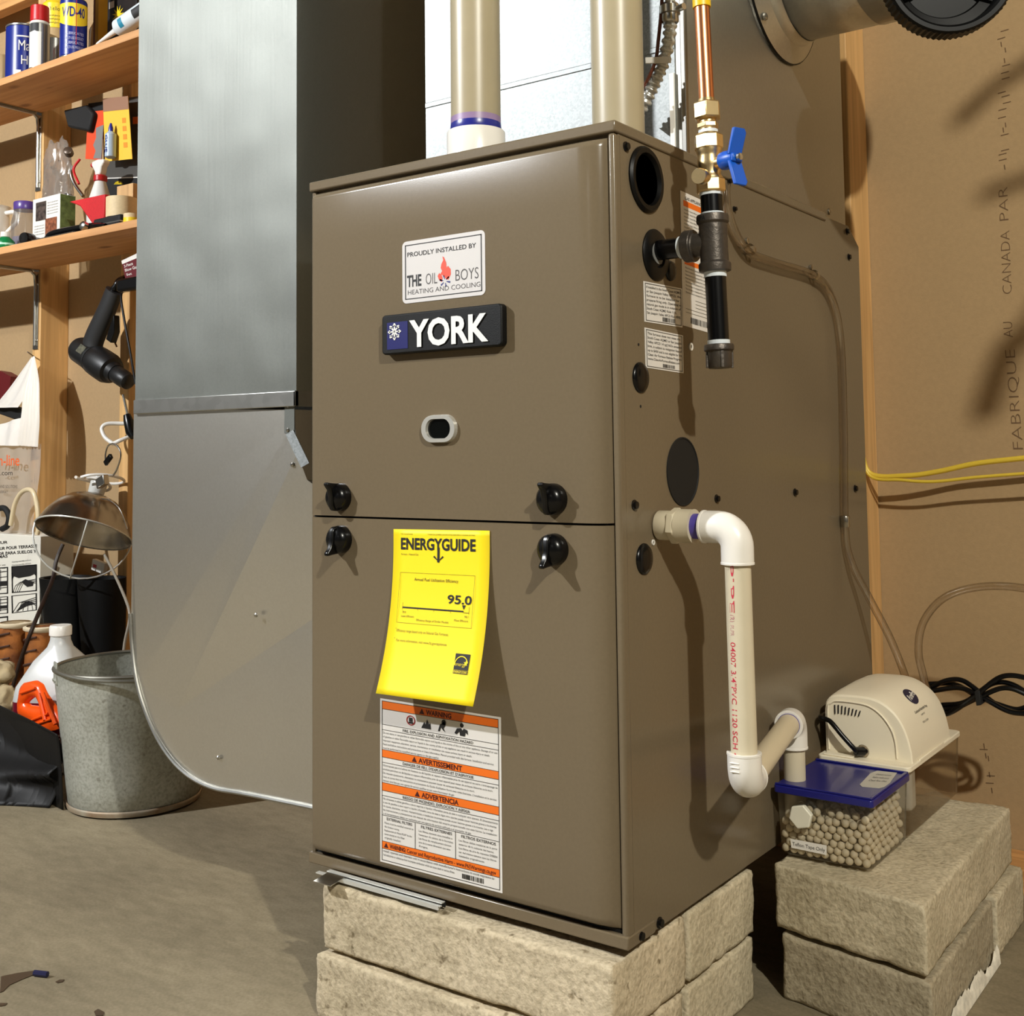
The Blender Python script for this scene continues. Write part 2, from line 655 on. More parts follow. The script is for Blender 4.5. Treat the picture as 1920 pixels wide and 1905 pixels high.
fl = struct(MB().box(-3.4, 4.6, -6.6, 1.1, -0.1, 0).build('floor', CONC))
wl = struct(MB().box(-3.4, 4.6, YW, YW + 0.013, 0, 2.62).build('wall_back', DRYW))
struct(MB().box(-3.5, -3.4, -6.6, 1.1, 0, 2.62).build('wall_left', PALEW))
struct(MB().box(4.6, 4.7, -6.6, 1.1, 0, 2.62).build('wall_right', PALEW))
struct(MB().box(-3.4, 4.6, -6.7, -6.6, 0, 2.62).build('wall_front', PALEW))
struct(MB().box(-3.5, 4.7, -6.7, 1.1, 2.62, 2.66).build('ceiling', mat('ceiling_wood', (74, 68, 59), 0.8, 0, 0.1, 8)))
PINE = wood('pine_stud', (222, 178, 118), 'z')
PINEX = wood('pine_board', (214, 160, 100), 'x')
for x in (-1.955, -1.549, -1.143, -0.737, 0.370, 0.80):
    MB().box(x, x + 0.038, YS, YW, 0.038, 2.62).build('stud', PINE, wl, bevel=0.002)
MB().box(-3.4, 4.6, YS, YW, 0.0, 0.038).build('sill_plate', PINEX, wl, bevel=0.002)
_b = V((-2.1710,0.8300,2.0035))
MB().box(-2.7, -1.956, YS + 0.004, YS + 0.042, _b.z, _b.z + 0.089).build('blocking', PINEX, wl, bevel=0.002)
# printing on the back of the wall board, read upwards
mb = MB()
def wall_print(s, a, b, h):
    d = (b - a)
    fn = plane(V((a.x, YW - 0.0006, a.z)), V((d.x, 0, d.z)) / d.length, V((-1, 0, 0)))
    letters(mb, s, fn, 0, d.length, 0, h, -0.02)
wall_print('FABRIQUE', V((0.6378,0.9100,0.6547)), V((0.6314,0.9100,0.8117)), 0.016)
wall_print('AU', V((0.6298,0.9100,0.8313)), V((0.6292,0.9100,0.8559)), 0.015)
wall_print('CANADA', V((0.6309,0.9100,0.9007)), V((0.6309,0.9100,1.0014)), 0.015)
wall_print('PAR', V((0.6307,0.9100,1.0186)), V((0.6304,0.9100,1.0719)), 0.015)
for k in range(34):     # worn, no longer legible characters above and low down on the board
    if k < 24:
        q = V((0.6294,0.9100,1.1066)).lerp(V((0.6345,0.9100,1.3230)), k / 23)
    else:
        q = V((0.5674,0.9100,0.1147)).lerp(V((0.5656,0.9100,0.1924)), (k - 24) / 9)
    if k % 5 == 4:
        continue
    q = q + V((random.uniform(-.005, .005), 0, random.uniform(-.004, .004)))
    fn = plane(V((q.x, YW - 0.0006, q.z)), V((1, 0, .1)), V((-.1, 0, 1)))
    if random.random() < .6:
        rect(mb, fn, -.006, .006, -.0007, .0007)
    else:
        rect(mb, fn, -.0007, .0007, -.004, .004)
mb.build('lettering', mat('grey_print', (110, 84, 58), 0.8), wl, 0, label='grey vertical lettering')
# dribbled stains on the slab
DIRT = mat('damp_stain', (62, 48, 34), 0.35)
def stain(pts):
    MB().prism([(p.x, p.y, 0.0004) for p in pts], (0, 0, 0.0006)).build('stain', DIRT, fl)
stain([V((-0.3687,-0.1870,0.0000)), V((-0.3615,-0.1710,0.0000)), V((-0.3481,-0.1525,0.0000)), V((-0.3388,-0.1553,0.0000)), V((-0.3389,-0.1773,0.0000)), V((-0.3374,-0.1941,0.0000)), V((-0.3276,-0.2084,0.0000)), V((-0.3282,-0.2122,0.0000))])
stain([V((-0.2977,-0.1561,0.0000)), V((-0.2986,-0.1495,0.0000)), V((-0.2935,-0.1460,0.0000)), V((-0.2899,-0.1507,0.0000)), V((-0.2928,-0.1562,0.0000))])
stain([V((-0.1887,-0.1755,0.0000)), V((-0.1904,-0.1686,0.0000)), V((-0.1771,-0.1691,0.0000)), V((-0.1713,-0.1746,0.0000)), V((-0.1774,-0.1804,0.0000))])
stain([V((-0.3018,-0.2277,0.0000)), V((-0.2943,-0.2225,0.0000)), V((-0.2913,-0.2271,0.0000)), V((-0.2941,-0.2323,0.0000))])
c = V((-0.3270,-0.1582,0.0000))
tag(MB().tube([V((c.x - .009, c.y - .003, .004)), V((c.x + .009, c.y + .004, .004))], 0.0038, 8).build('plastic_bit', mat('dark_blue_plastic', (22, 22, 60), 0.4)),
    'tiny dark blue plastic bit lying on the concrete floor at lower left', 'plastic bit')

# ---------------------------------------------------------------- concrete pavers
def paver(name, quadxy, z0, z1, m, label, seed, group, patch=None):
    bm = bmesh.new()
    cx = sum(p[0] for p in quadxy) / 4
    cy = sum(p[1] for p in quadxy) / 4
    vs = [bm.verts.new((p[0] - cx, p[1] - cy, z - z0)) for z in (z0, z1) for p in quadxy]
    for f in ((3, 2, 1, 0), (4, 5, 6, 7), (0, 1, 5, 4), (1, 2, 6, 5), (2, 3, 7, 6), (3, 0, 4, 7)):
        bm.faces.new([vs[i] for i in f])
    bmesh.ops.bevel(bm, geom=bm.edges[:], offset=0.006, segments=2, affect='EDGES', profile=0.6)
    for k in range(2):
        long = [e for e in bm.edges if e.calc_length() > (0.03 if k == 0 else 0.010)]
        bmesh.ops.subdivide_edges(bm, edges=long, cuts=5 if k == 0 else 4, use_grid_fill=True)
    bm.normal_update()
    for v in bm.verts:
        p = v.co * 30 + V((seed * 7.3, seed * 3.1, 0))
        n = noise.noise(p) * 0.0016 + noise.noise(p * 3.1) * 0.0009 + noise.noise(p * 9) * 0.0005
        edge = min(abs(v.co.z), abs(v.co.z - (z1 - z0)))
        if v.co.z < 0.002:
            n = min(n, 0)
        v.co += v.normal * (n - 0.0022)
        if edge < 0.008:
            v.co -= v.normal * max(0, noise.noise(p * 1.7)) * 0.0025
    lo = min(v.co.z for v in bm.verts)
    for v in bm.verts:
        v.co.z -= lo
        v.co.z = min(v.co.z, z1 - z0 - 0.0004)
    bmesh.ops.triangulate(bm, faces=[f for f in bm.faces if len(f.verts) > 4])
    bmesh.ops.recalc_face_normals(bm, faces=bm.faces)
    me = bpy.data.meshes.new(name)
    bm.to_mesh(me)
    bm.free()
    me.materials.append(m)
    me.polygons.foreach_set('use_smooth', [True] * len(me.polygons))
    o = bpy.data.objects.new(name, me)
    o.location = (cx, cy, z0)
    C.objects.link(o)
    return tag(o, label, 'paver', group)
PV1 = stone('paver_light', (196, 182, 156))
PV2 = stone('paver_tan', (196, 184, 158), 0.4)
PV3 = stone('paver_grey', (168, 157, 134), 0.5)
xr = 0.442
g1 = 'concrete pavers under the furnace'
g2 = 'concrete pavers under the pump'
zc = 0.0775
paver('paver', [(0.040, -0.028), (xr, -0.028), (xr, 0.130), (0.040, 0.130)], zc, 0.156, PV1, 'light rough concrete paver right under the front edge of the furnace', 1, g1)
paver('paver', [(0.030, 0.134), (xr, 0.134), (xr + .002, 0.305), (0.030, 0.305)], zc, 0.156, PV2, 'tan smooth-sided paver behind the front one, under the furnace right side', 2, g1)
paver('paver', [(0.034, -0.034), (xr - .002, -0.034), (xr - .002, 0.124), (0.034, 0.124)], 0, zc - .0008, PV1, 'lower front concrete paver cut off by the bottom of the picture, below the furnace', 3, g1)
paver('paver', [(0.030, 0.1285), (xr, 0.1285), (xr, 0.303), (0.030, 0.303)], 0, zc - .0008, PV2, 'lower paver with plain side face beside the dark gap', 4, g1)
paver('paver', [(0.4585, 0.319), (0.652, 0.284), (0.645, 0.716), (0.462, 0.705)], 0.081, 0.161, PV2, 'long topmost paver carrying the clear condensate tank', 5, g2)
paver('paver', [(0.466, 0.319), (0.656, 0.282), (0.652, 0.572), (0.466, 0.572)], 0, 0.0803, PV3, 'darker greyish lower paver with white crust at its foot', 6, g2)
paver('paver', [(0.470, 0.577), (0.655, 0.577), (0.655, 0.728), (0.470, 0.728)], 0, 0.0803, PV2, 'short lower paver at the back of the pump stack, by the wall', 7, g2)
CRUST = mat('lime_crust', (226, 220, 204), 0.95, 0, 0.2, 90, 0.4, 300)
_pv = [o for o in C.objects if o.name.startswith('paver') and 'white crust' in o.get('label', '')][0]
WORLD_LOC[_pv.name] = V(_pv.location)
_m1 = MB()
_rn = random.Random(3)
_n = 46
_vs, _fs = [], []
for _k in range(_n + 1):
    _y = .300 + .265 * _k / _n
    _h = .006 + .020 * abs(noise.noise(V((_y * 24, 1.7, 0)))) + .018 * abs(noise.noise(V((_y * 90, 4.1, 0)))) + .010 * math.exp(-((_y - .40) / .06) ** 2)
    _vs += [(.6552, _y, .0005), (.6585, _y, .0010), (.6572, _y, _h * .7), (.6545, _y, _h)]
for _k in range(_n):
    for _j in range(3):
        _a = _k * 4 + _j
        _fs.append((_a, _a + 1, _a + 5, _a + 4))
_m1.add(_vs, _fs)
_m1.build('lime_crust', CRUST, _pv, 70)

# ---------------------------------------------------------------- furnace
W, D, H = 0.445, 0.7438, 0.8416
ZT = FB + H
fur = thing('furnace', 'taupe upright gas furnace standing on concrete pavers beside the silver duct', 'furnace', (W / 2, D / 2, FB))
yz = [(0.005, FB), (D, FB), (D, ZT - 0.030), (D - 0.045, ZT - 0.004), (0.005, ZT - 0.004)]
mb = MB().prism([(0, y, z) for y, z in yz], (W, 0, 0))
mb.build('casing', PAINT, fur, bevel=0.0012)
MB().box(W - 0.0078, W + .0006, -0.004, 0.010, FB + 0.010, ZT - 0.013).build('corner_flange', PAINT, fur, bevel=0.0032, bseg=4)
MB().box(0, 0.006, -0.002, 0.006, FB + 0.010, ZT - 0.013).build('corner_flange', PAINT, fur, bevel=0.0012)
MB().box(-0.0025, W + 0.0025, -0.0055, 0.60, ZT - 0.0125, ZT).build('top_lid', PAINT, fur, bevel=0.002)
MB().box(-0.002, W + 0.0015, -0.0065, 0.05, FB - 0.0005, FB + 0.0125).build('base_pan', PAINT, fur, bevel=0.0015)
MB().box(0.004, W - 0.004, 0.0, 0.004, FB + 0.0125, FB + 0.016).build('base_gap', MATTE, fur)
YD = -0.016
def door(name, z0, z1, rtop, rbot):
    x0, x1, d = 0.0068, 0.4365, 0.018
    def e(t, r):
        if r <= 0 or t >= r:
            return 1.0
        t = max(0, t)
        return math.sqrt(max(0, 1 - (1 - t / r) ** 2))
    rl, rr = 0.010, 0.030
    xs = [x0 + rl * (1 - math.cos(k / 8 * math.pi / 2)) for k in range(9)] + [x0 + rl + (x1 - rr - x0 - rl) * k / 6 for k in range(1, 6)] + \
         [x1 - rr * (1 - math.cos((1 - k / 12) * math.pi / 2)) for k in range(13)]
    def zr(r):
        return [r * (1 - math.cos(k / 8 * math.pi / 2)) for k in range(9)] if r else [0]
    zs = [z0 + t for t in zr(rbot)] + [z0 + (z1 - z0) * k / 6 for k in range(1, 6)] + [z1 - t for t in reversed(zr(rtop))]
    m = MB().surf(lambda x, z: V((x, 0.002 - d * e(x - x0, rl) * e(x1 - x, rr) * e(z1 - z, rtop) * e(z - z0, rbot), z)), xs, zs)
    def skirt(z, yy):
        m.surf(lambda x, t: V((x, (0.002 - d * e(x - x0, rl) * e(x1 - x, rr)) * (1 - t) + 0.004 * t, z)), xs, [0, 1])
    if not rtop:
        skirt(z1, 0)
    if not rbot:
        skirt(z0, 0)
    m.surf(lambda x, z: V((x, 0.0035, z)), [x0, x1], [z0, z1])
    return m.build(name, PAINT, fur, 30)
ZS = V((0.1958,-0.0140,0.5828)).z
door('upper_door', ZS + 0.0012, ZT - 0.0165, 0.010, 0)
door('lower_door', FB + 0.0165, ZS - 0.0012, 0, 0.012)
MB().box(0.008, 0.43, -0.006, 0.0045, ZS - 0.0011, ZS + 0.0011).build('door_gap', MATTE, fur)
# quarter turn knobs
def knob(c, up):
    m = MB().lathe([(0.0168, 0), (0.0168, 0.006), (0.0158, 0.011), (0.012, 0.015), (0.006, 0.017), (0, 0.0175)], (c.x, YD, c.z), (0, -1, 0), 28)
    k = m.build('knob', BLACK, fur, 50)
    pts = [(-0.0165, 0.0), (0.0165, 0.0), (0.0165, 0.008), (0.0175, 0.020), (0.0185, 0.0265), (0.015, 0.0275), (0.009, 0.022), (0.0, 0.0195), (-0.010, 0.0195), (-0.0155, 0.016), (-0.0165, 0.008)]
    MB().prism([(c.x - 0.0035, YD - d, c.z + (h if up else -h)) for h, d in pts], (0.007, 0, 0)).build('grip', BLACK, k, 50, bevel=0.0016)
knob(V((0.0636,-0.0160,0.6066)), True)
knob(V((0.3720,-0.0160,0.6082)), True)
knob(V((0.0644,-0.0160,0.5561)), False)
knob(V((0.3724,-0.0160,0.5560)), False)
# brand badge
a, b_, c_, d_ = V((0.1395,-0.0260,0.8199)), V((0.3142,-0.0260,0.8199)), V((0.3135,-0.0260,0.7734)), V((0.1392,-0.0260,0.7734))
bw, bh = (b_.x - a.x), ((a.z - d_.z) + (b_.z - c_.z)) / 2
bc = V(((a.x + b_.x) / 2, -0.0165, (a.z + b_.z + c_.z + d_.z) / 4))
bd = MB().prism([(bc.x + u, YD, bc.z + v) for u, v in rrect(bw, bh, 0.005)], (0, -0.0105, 0)).build('badge', mat('badge_black', (11, 11, 11), 0.5, 0, 0.1, 200, 0.1, 900, spec=.25), fur, 40, bevel=0.0018, label='black raised brand badge')
yb = YD - 0.0107
x0 = bc.x - bw / 2
def bfn(u, v):   # 0..1 across the badge, v up
    return V((x0 + u * bw, yb, bc.z - bh / 2 + v * bh))
mb = MB()
rect(mb, lambda u, v: bfn(u, v) + V((0, -0.0002, 0)), 0.05, 0.232, 0.12, 0.80)
mb.build('emblem_panel', mat('badge_blue', (8, 12, 92), 0.4), bd, label='dark blue square with white snowflake')
mb = MB()
letters(mb, 'YORK', lambda u, v: bfn(u, v) + V((0, -0.0012, 0)), 0.25, 0.90, 0.155, 0.66, 0.032)
mb.build('brand_lettering', mat('white_plastic', (235, 235, 230), 0.4), bd, 0, label='raised white letters')
mb = MB()
sc_c, sr = bfn(0.118, 0.56), bw * 0.056
for k in range(8):
    a = k * math.pi / 4
    u, t = V((math.cos(a), 0, math.sin(a))), V((-math.sin(a), 0, math.cos(a)))
    mb.obox(sc_c + u * sr * 0.55 + V((0, -0.0006, 0)), u * sr * 0.45, t * sr * 0.085, V((0, 0.0004, 0)))
    for s in (-1, 1):
        w2 = (u + t * s).normalized()
        mb.obox(sc_c + u * sr * 0.64 + w2 * sr * 0.12 + V((0, -0.0006, 0)), w2 * sr * 0.14, w2.cross(V((0, 1, 0))) * sr * 0.075, V((0, 0.0004, 0)))
mb.build('snowflake', _m['white_plastic'], bd, 0)
# sight glass
a, b_ = V((0.1937,-0.0170,0.6861)), V((0.2435,-0.0170,0.6850))
c = (a + b_) / 2
ww = (b_.x - a.x)
g = MB()
o1, o2 = rrect(ww, 0.032, 0.0155, 8), rrect(ww * 0.72, 0.0225, 0.011, 8)
n = len(o1)
g.add([(c.x + u, YD, c.z + v) for u, v in o1] + [(c.x + u * .97, YD - 0.005, c.z + v * .95) for u, v in o1] + [(c.x + u, YD - 0.005, c.z + v) for u, v in o2] + [(c.x + u * .96, YD - 0.001, c.z + v * .96) for u, v in o2],
      [(r_ * n + k, r_ * n + (k + 1) % n, (r_ + 1) * n + (k + 1) % n, (r_ + 1) * n + k) for r_ in range(3) for k in range(n)])
sg = g.build('sight_glass', mat('chrome_clear', (216, 214, 206), 0.3, 0.6), fur, 40, label='glossy oval sight port')
MB().prism([(c.x + u * .96, YD - 0.0012, c.z + v * .96) for u, v in o2], (0, 0.001, 0)).build('pane', mat('dark_glass', (8, 10, 9), 0.06), sg)
# installer sticker
f0 = quad(V((0.1625,-0.0166,0.9052)), V((0.2842,-0.0166,0.9059)), V((0.2855,-0.0166,0.8322)), V((0.1645,-0.0166,0.8331)))
tl, br = f0(0, 0), f0(1, 1)
sw, sh = (f0(1, .5) - f0(0, .5)).length, (f0(.5, 1) - f0(.5, 0)).length
scn = f0(.5, .5)
st = MB().prism([(scn.x + u, YD - 0.0001, scn.z + v) for u, v in rrect(sw, sh, 0.006)], (0, -0.0005, 0)).build('installer_sticker', mat('sticker_white', (206, 202, 200), 0.5), fur, 40, label='white sticker naming the installer')
fs = lambda u, v: V((scn.x - sw / 2 + u * sw, YD - 0.0008, scn.z + sh / 2 - v * sh))
fu = lambda u, v: fs(u, -v)
mb = MB()
frame(mb, fs, 0.035, 0.965, 0.06, 0.94, 0.012, 0.014)
letters(mb, 'PROUDLY INSTALLED BY', fu, 0.065, 0.90, -0.255, 0.075, 0.012)
letters(mb, 'THE', fu, 0.06, 0.24, -0.735, 0.185, 0.03)
mb.build('print', INK, st, 0)
mb = MB()
letters(mb, 'OIL', fu, 0.295, 0.435, -0.735, 0.185, -0.008)
letters(mb, 'BOYS', fu, 0.655, 0.925, -0.735, 0.185, -0.008)
letters(mb, 'HEATING AND COOLING', fu, 0.07, 0.945, -0.865, 0.078, -0.004)
mb.build('thin_print', mat('grey_ink', (74, 70, 70), 0.6), st, 0)
mb = MB()
flame = [(0.44, .62), (0.455, .68), (.49, .725), (.50, .66), (.485, .60), (.52, .645), (.545, .69), (.57, .70), (.60, .62), (.598, .54), (.565, .48), (.55, .51), (.545, .43), (.52, .34), (.50, .32), (.51, .38), (.487, .44), (.478, .50), (.495, .55), (.472, .60), (.462, .575)]
mb.add([fs(u, v) for u, v in flame], [tuple(range(len(flame)))])
mb.build('flame', mat('flame_red', (226, 74, 48), 0.5), st, 0, label='red flame mark')
mb = MB()
for k in range(6):
    a = k * math.pi / 3 + 0.3
    p0, p1 = fs(0.528 + .02 * math.cos(a), .715 + .03 * math.sin(a)), fs(0.528 + .066 * math.cos(a), .715 + .09 * math.sin(a))
    t = (p1 - p0).cross(V((0, 1, 0))) * 0.22
    mb.add([p0 - t * .4, p0 + t * .4, p1 + t, p1 - t], [(0, 1, 2, 3)])
mb.build('ice_mark', mat('navy_ink', (40, 44, 120), 0.5), st, 0)
# warning label on the lower door
wq = quad(V((0.1258,-0.0164,0.3749)), V((0.2995,-0.0164,0.3742)), V((0.2991,-0.0164,0.1904)), V((0.1248,-0.0164,0.1900)))
TLc = wq(0, 0)
wq0 = wq
def wlab(dy):
    return lambda u, v: V((wq0(u, v).x, YD - dy, wq0(u, v).z))
wl_ = MB().prism([wlab(0.0001)(u, v) for u, v in ((0, 0), (1, 0), (1, 1), (0, 1))], (0, -0.0004, 0)).build('warning_label', mat('label_white', (222, 218, 212), 0.5), fur, label='white and orange trilingual warning label')
wf = wlab(0.0007)
wfu = lambda u, v: wf(u, -v)
bands = ((0.014, 0.062), (0.312, 0.358), (0.514, 0.562), (0.870, 0.914))
for v0, v1 in bands:
    mb = MB()
    rect(mb, wf, 0.018, 0.982, v0, v1)
    mb.build('orange_band', ORANGE, wl_)
wf = wlab(0.0009)
mb = MB()
frame(mb, wf, 0.016, 0.984, 0.012, 0.986, 0.004, 0.003)
for v in (0.062, 0.157, 0.190, 0.312, 0.358, 0.390, 0.514, 0.562, 0.593, 0.712, 0.870, 0.914):
    rect(mb, wf, 0.018, 0.982, v - .0012, v + .0012)
for u in (0.305, 0.638):
    rect(mb, wf, u - .002, u + .002, 0.712, 0.870)
barcode(mb, wf, 0.69, 0.86, 0.945, 0.973)
mb.build('rule_lines', INK, wl_)
mb = MB()
def wt(s, u0, u1, v, h, b=0.0):
    letters(mb, s, wfu, u0, u1, -v, h, b)
_dri = mat('dark_red_ink', (70, 14, 10), 0.6)
for _a in (('WARNING', 0.40, 0.61, 0.054, 0.030, 0.03), ('AVERTISSEMENT', 0.335, 0.695, 0.3505, 0.030, 0.03), ('ADVERTENCIA', 0.36, 0.665, 0.554, 0.030, 0.03)):
    wt(*_a)
    mb.build('heading', _dri, wl_, 0)
    mb = MB()
wt('WARNING:', 0.085, 0.225, 0.905, 0.026, 0.03)
wt('Cancer and Reproductive Harm - www.P65Warnings.ca.gov', 0.235, 0.955, 0.905, 0.024, 0.012)
for u, v, s in ((.365, .055, 1), (.30, .3515, 1), (.325, .555, 1), (.055, .9065, .9)):
    tri = MB()
    tri.add([wf(u - .022 * s, v), wf(u + .022 * s, v), wf(u, v - .033 * s)], [(0, 1, 2)])
    tri.build('warning_triangle', mat('dark_red_ink', (70, 14, 10), 0.6), wl_, 0)
mb.build('heading', mat('dark_red_ink', (70, 14, 10), 0.6), wl_, 0)
mb = MB()
wt('FIRE, EXPLOSION AND ASPHYXIATION HAZARD', 0.20, 0.785, 0.182, 0.017, 0.012)
wt("DANGER DE FEU, D'EXPLOSION ET D'ASPHYXIE", 0.20, 0.785, 0.3825, 0.017, 0.012)
wt('RIESGO DE INCENDIO, EXPLOCION Y ASFIXIA', 0.20, 0.755, 0.5865, 0.017, 0.012)
def para(lines, v, dv, h, u0=0.028, full=0.972):
    for s, e in lines:
        wt(s, u0, u0 + (full - u0) * e, v, h)
        v += dv
para((('Do not store or use gasoline or other flammable vapors and liquids in the vicinity of this or any other appliance. Storage of or use', 1),
      ('of gasoline or other flammable vapors or liquids in the vicinity of this or any appliance can result in serious injury or death.', .94),
      ('Improper equipment alteration, service, maintenance or installation can cause serious injury or death.', .79),
      ('Read and follow instructions and precautions in Users Information Manual provided with this furnace. Installation and service', .97),
      ('must be performed by a qualified service agency or the gas supplier.', .51)), 0.213, 0.0232, 0.0125)
para((("N'entreposez pas ni n'utilisez de l'essence ou de liquides et vapeurs inflammables pres de cet appareil ou autre. L'entreposage de", 1),
      ("produits petroliers ou de liquides et vapeurs inflammables pres de tout appareil peut causer de serieuses blessures ou la mort.", .96),
      ("De mauvais ajustements, alterations ou maintenance peuvent causer de serieuses blessures ou la mort.", .81),
      ("Lisez et suivez bien les instructions et precautions du Guide d'utilisation fourni avec cette fournaise. L'installation et le service", .99),
      ("doivent etre faits par une agence de service qualifiee ou par votre fournisseur de gaz.", .64)), 0.413, 0.0232, 0.0125)
para((('No almacene o utilice gasolina u otros vapores o liquidos inflamables cerca de este o cualquier otro aparato. El almacenamiento', 1),
      ('o uso de gasolina u otro vapor o liquido inflamable cerca de este o algun otro aparato puede causar lesiones graves o la muerte.', .99),
      ('Un ajuste, alteracion, servicio, mantenimiento o instalacion incorrectos puede causar lesiones graves o la muerte. Lea y siga', .96),
      ('las instrucciones y precauciones del manual de informacion del usuario proporcionado con este horno. La instalacion', .99),
      ('y el mantenimiento deben ser realizados por una agencia de servicio calificada o el proveedor de gas.', .78)), 0.616, 0.0226, 0.0125)
for (u0, u1, hd, ls) in ((0.04, 0.29, 'EXTERNAL FILTERS', ('Filters must be installed external to', 'the furnace casing.', 'Replacement air filters MUST be the', 'same size(s) as the filter', 'originally installed.')),
                         (0.335, 0.62, 'FILTRES EXTERNES', ('Les filtres doivent etre installes a', "l'exterieur du caisson de la fournaise.", 'Les filtres de remplacement doivent', 'etre de la meme dimension que ceux', "d'origine.")),
                         (0.665, 0.965, 'FILTROS EXTERNOS', ('Los filtros deben instalarse en la parte', 'exterior de la cubierta del horno.', 'Los filtros de aire de repuesto DEBEN', 'ser del mismo tamano que los filtros', 'instalados originalmente.'))):
    wt(hd, u0 + .02, u1 - .01, 0.738, 0.017, 0.012)
    v = 0.762
    for s in ls:
        wt(s, u0, u0 + (u1 - u0) * min(1, len(s) / 37), v, 0.012)
        v += 0.0225
wt("Install, operate and maintain unit in accordance with manufacturer's instructions to avoid exposure to", 0.03, 0.94, 0.934, 0.0135)
wt('fuel substances or substances from incomplete combustion which can cause death or serious illness.', 0.03, 0.63, 0.957, 0.0135)
mb.build('small_print', mat('faded_ink', (70, 68, 66), 0.6), wl_, 0)
mb = MB()   # pictograms: no-fuel sign, explosion, burn, choking figure
def disc(u, v, ru, rv, n=20):
    mb.add([wf(u + ru * math.cos(2 * math.pi * k / n), v + rv * math.sin(2 * math.pi * k / n)) for k in range(n)], [tuple(range(n))])
rect(mb, wf, 0.255, 0.285, 0.088, 0.112)
rect(mb, wf, 0.250, 0.292, 0.114, 0.124)
mb.add([wf(u, v) for u, v in ((.36, .138), (.385, .10), (.395, .115), (.41, .082), (.425, .112), (.435, .10), (.44, .138))], [tuple(range(7))])
mb.add([wf(u, v) for u, v in ((.50, .14), (.515, .10), (.535, .09), (.55, .075), (.565, .095), (.545, .12), (.56, .14), (.54, .13), (.525, .115), (.512, .14))], [tuple(range(10))])
disc(.548, .083, .018, .016)
disc(.695, .083, .015, .013)
mb.add([wf(u, v) for u, v in ((.635, .135), (.655, .105), (.69, .100), (.70, .112), (.71, .100), (.74, .107), (.745, .135), (.725, .122), (.72, .145), (.68, .145), (.675, .122), (.65, .14))], [tuple(range(12))])
mb.build('pictogram', INK, wl_, 0)
mb = MB()
n = 24
cc = [(0.27 + .038 * math.cos(2 * math.pi * k / n), .105 + .030 * math.sin(2 * math.pi * k / n)) for k in range(n)]
ci = [(0.27 + .030 * math.cos(2 * math.pi * k / n), .105 + .024 * math.sin(2 * math.pi * k / n)) for k in range(n)]
mb.add([wf(u, v) for u, v in cc + ci], [(k, (k + 1) % n, n + (k + 1) % n, n + k) for k in range(n)])
mb.build('prohibition_ring', mat('sign_red', (150, 20, 18), 0.6), wl_, 0)

# right side: knock-outs, plugs, screws
def sidep(px):
    return V((W, px.y, px.z))
RUB = mat('black_rubber', (7, 7, 7), 0.4, spec=0.25)
p = V((0.4450,0.0623,0.9524))
MB().lathe([(0.0365, 0), (0.0365, 0.002), (0.034, 0.0045), (0.029, 0.0045), (0.0275, 0.001), (0.026, -0.004), (0, -0.004)], sidep(p), (1, 0, 0), 40).build('knockout_cap', RUB, fur, 40, label='large round black cap at top of side')
p = V((0.4450,0.0805,0.8721))
MB().lathe([(0.0285, 0), (0.0285, 0.0015), (0.026, 0.004), (0.015, 0.005), (0.013, 0.002), (0, 0.002)], sidep(p), (1, 0, 0), 36).build('grommet', RUB, fur, 40)
for q, r_, h_ in ((V((0.4450,0.1145,0.8586)), .0115, .005), (V((0.4450,0.0421,0.7355)), .0165, .005), (V((0.4450,0.0425,0.5445)), .0165, .005)):
    MB().lathe([(r_, 0), (r_, .001), (r_ * .9, h_ * .6), (r_ * .55, h_ * .95), (0, h_)], sidep(q), (1, 0, 0), 28).build('hole_plug', BLACK, fur, 50)
p = V((0.4450,0.1348,0.6344))
MB().lathe([(0.0385, 0.0002), (0.0385, 0.0012), (0.037, 0.0014), (0.0365, 0.0004), (0, 0.0004)], sidep(p), (1, 0, 0), 44).build('knockout_hole', MATTE, fur, 40, label='large black round opening in side')
for q, r_ in ((V((0.4450,0.0208,0.9802)), .0045), (V((0.4450,0.0244,0.6016)), .0045), (V((0.4450,0.2182,0.6010)), .004), (V((0.4450,0.4568,0.6005)), .0042), (V((0.4450,0.6913,0.5984)), .0045), (V((0.4450,0.0197,0.1677)), .0048), (V((0.4450,0.0601,0.1677)), .0048),
              (V((0.4450,0.6924,0.9900)), .0042), (V((0.4450,0.6958,0.9509)), .0042), (V((0.4450,0.2738,0.9899)), .0035), (V((0.4450,0.2873,0.9574)), .003)):
    m = MB().lathe([(r_ * 1.25, 0), (r_ * 1.25, .001), (r_ * .9, .0016), (r_ * .85, .004), (0, .0042)], sidep(q), (1, 0, 0), 12)
    m.build('screw', BLACK, fur, 40)
for q, r_ in ((V((0.4450,0.1612,0.7766)), .0045), (V((0.4450,0.0628,0.5604)), .003)):
    MB().lathe([(r_ * .5, .0004), (r_ * .5, .0012), (r_, .0012), (r_, 0)], sidep(q), (1, 0, 0), 16, caps=False).build('rivet_ring', WHITE, fur, 40)
for q in (V((0.4450,0.0420,0.7049)), V((0.4450,0.0400,0.7706))):
    MB().lathe([(.0016, 0), (.0016, .0004), (0, .0004)], sidep(q), (1, 0, 0), 8).build('pin_hole', MATTE, fur)
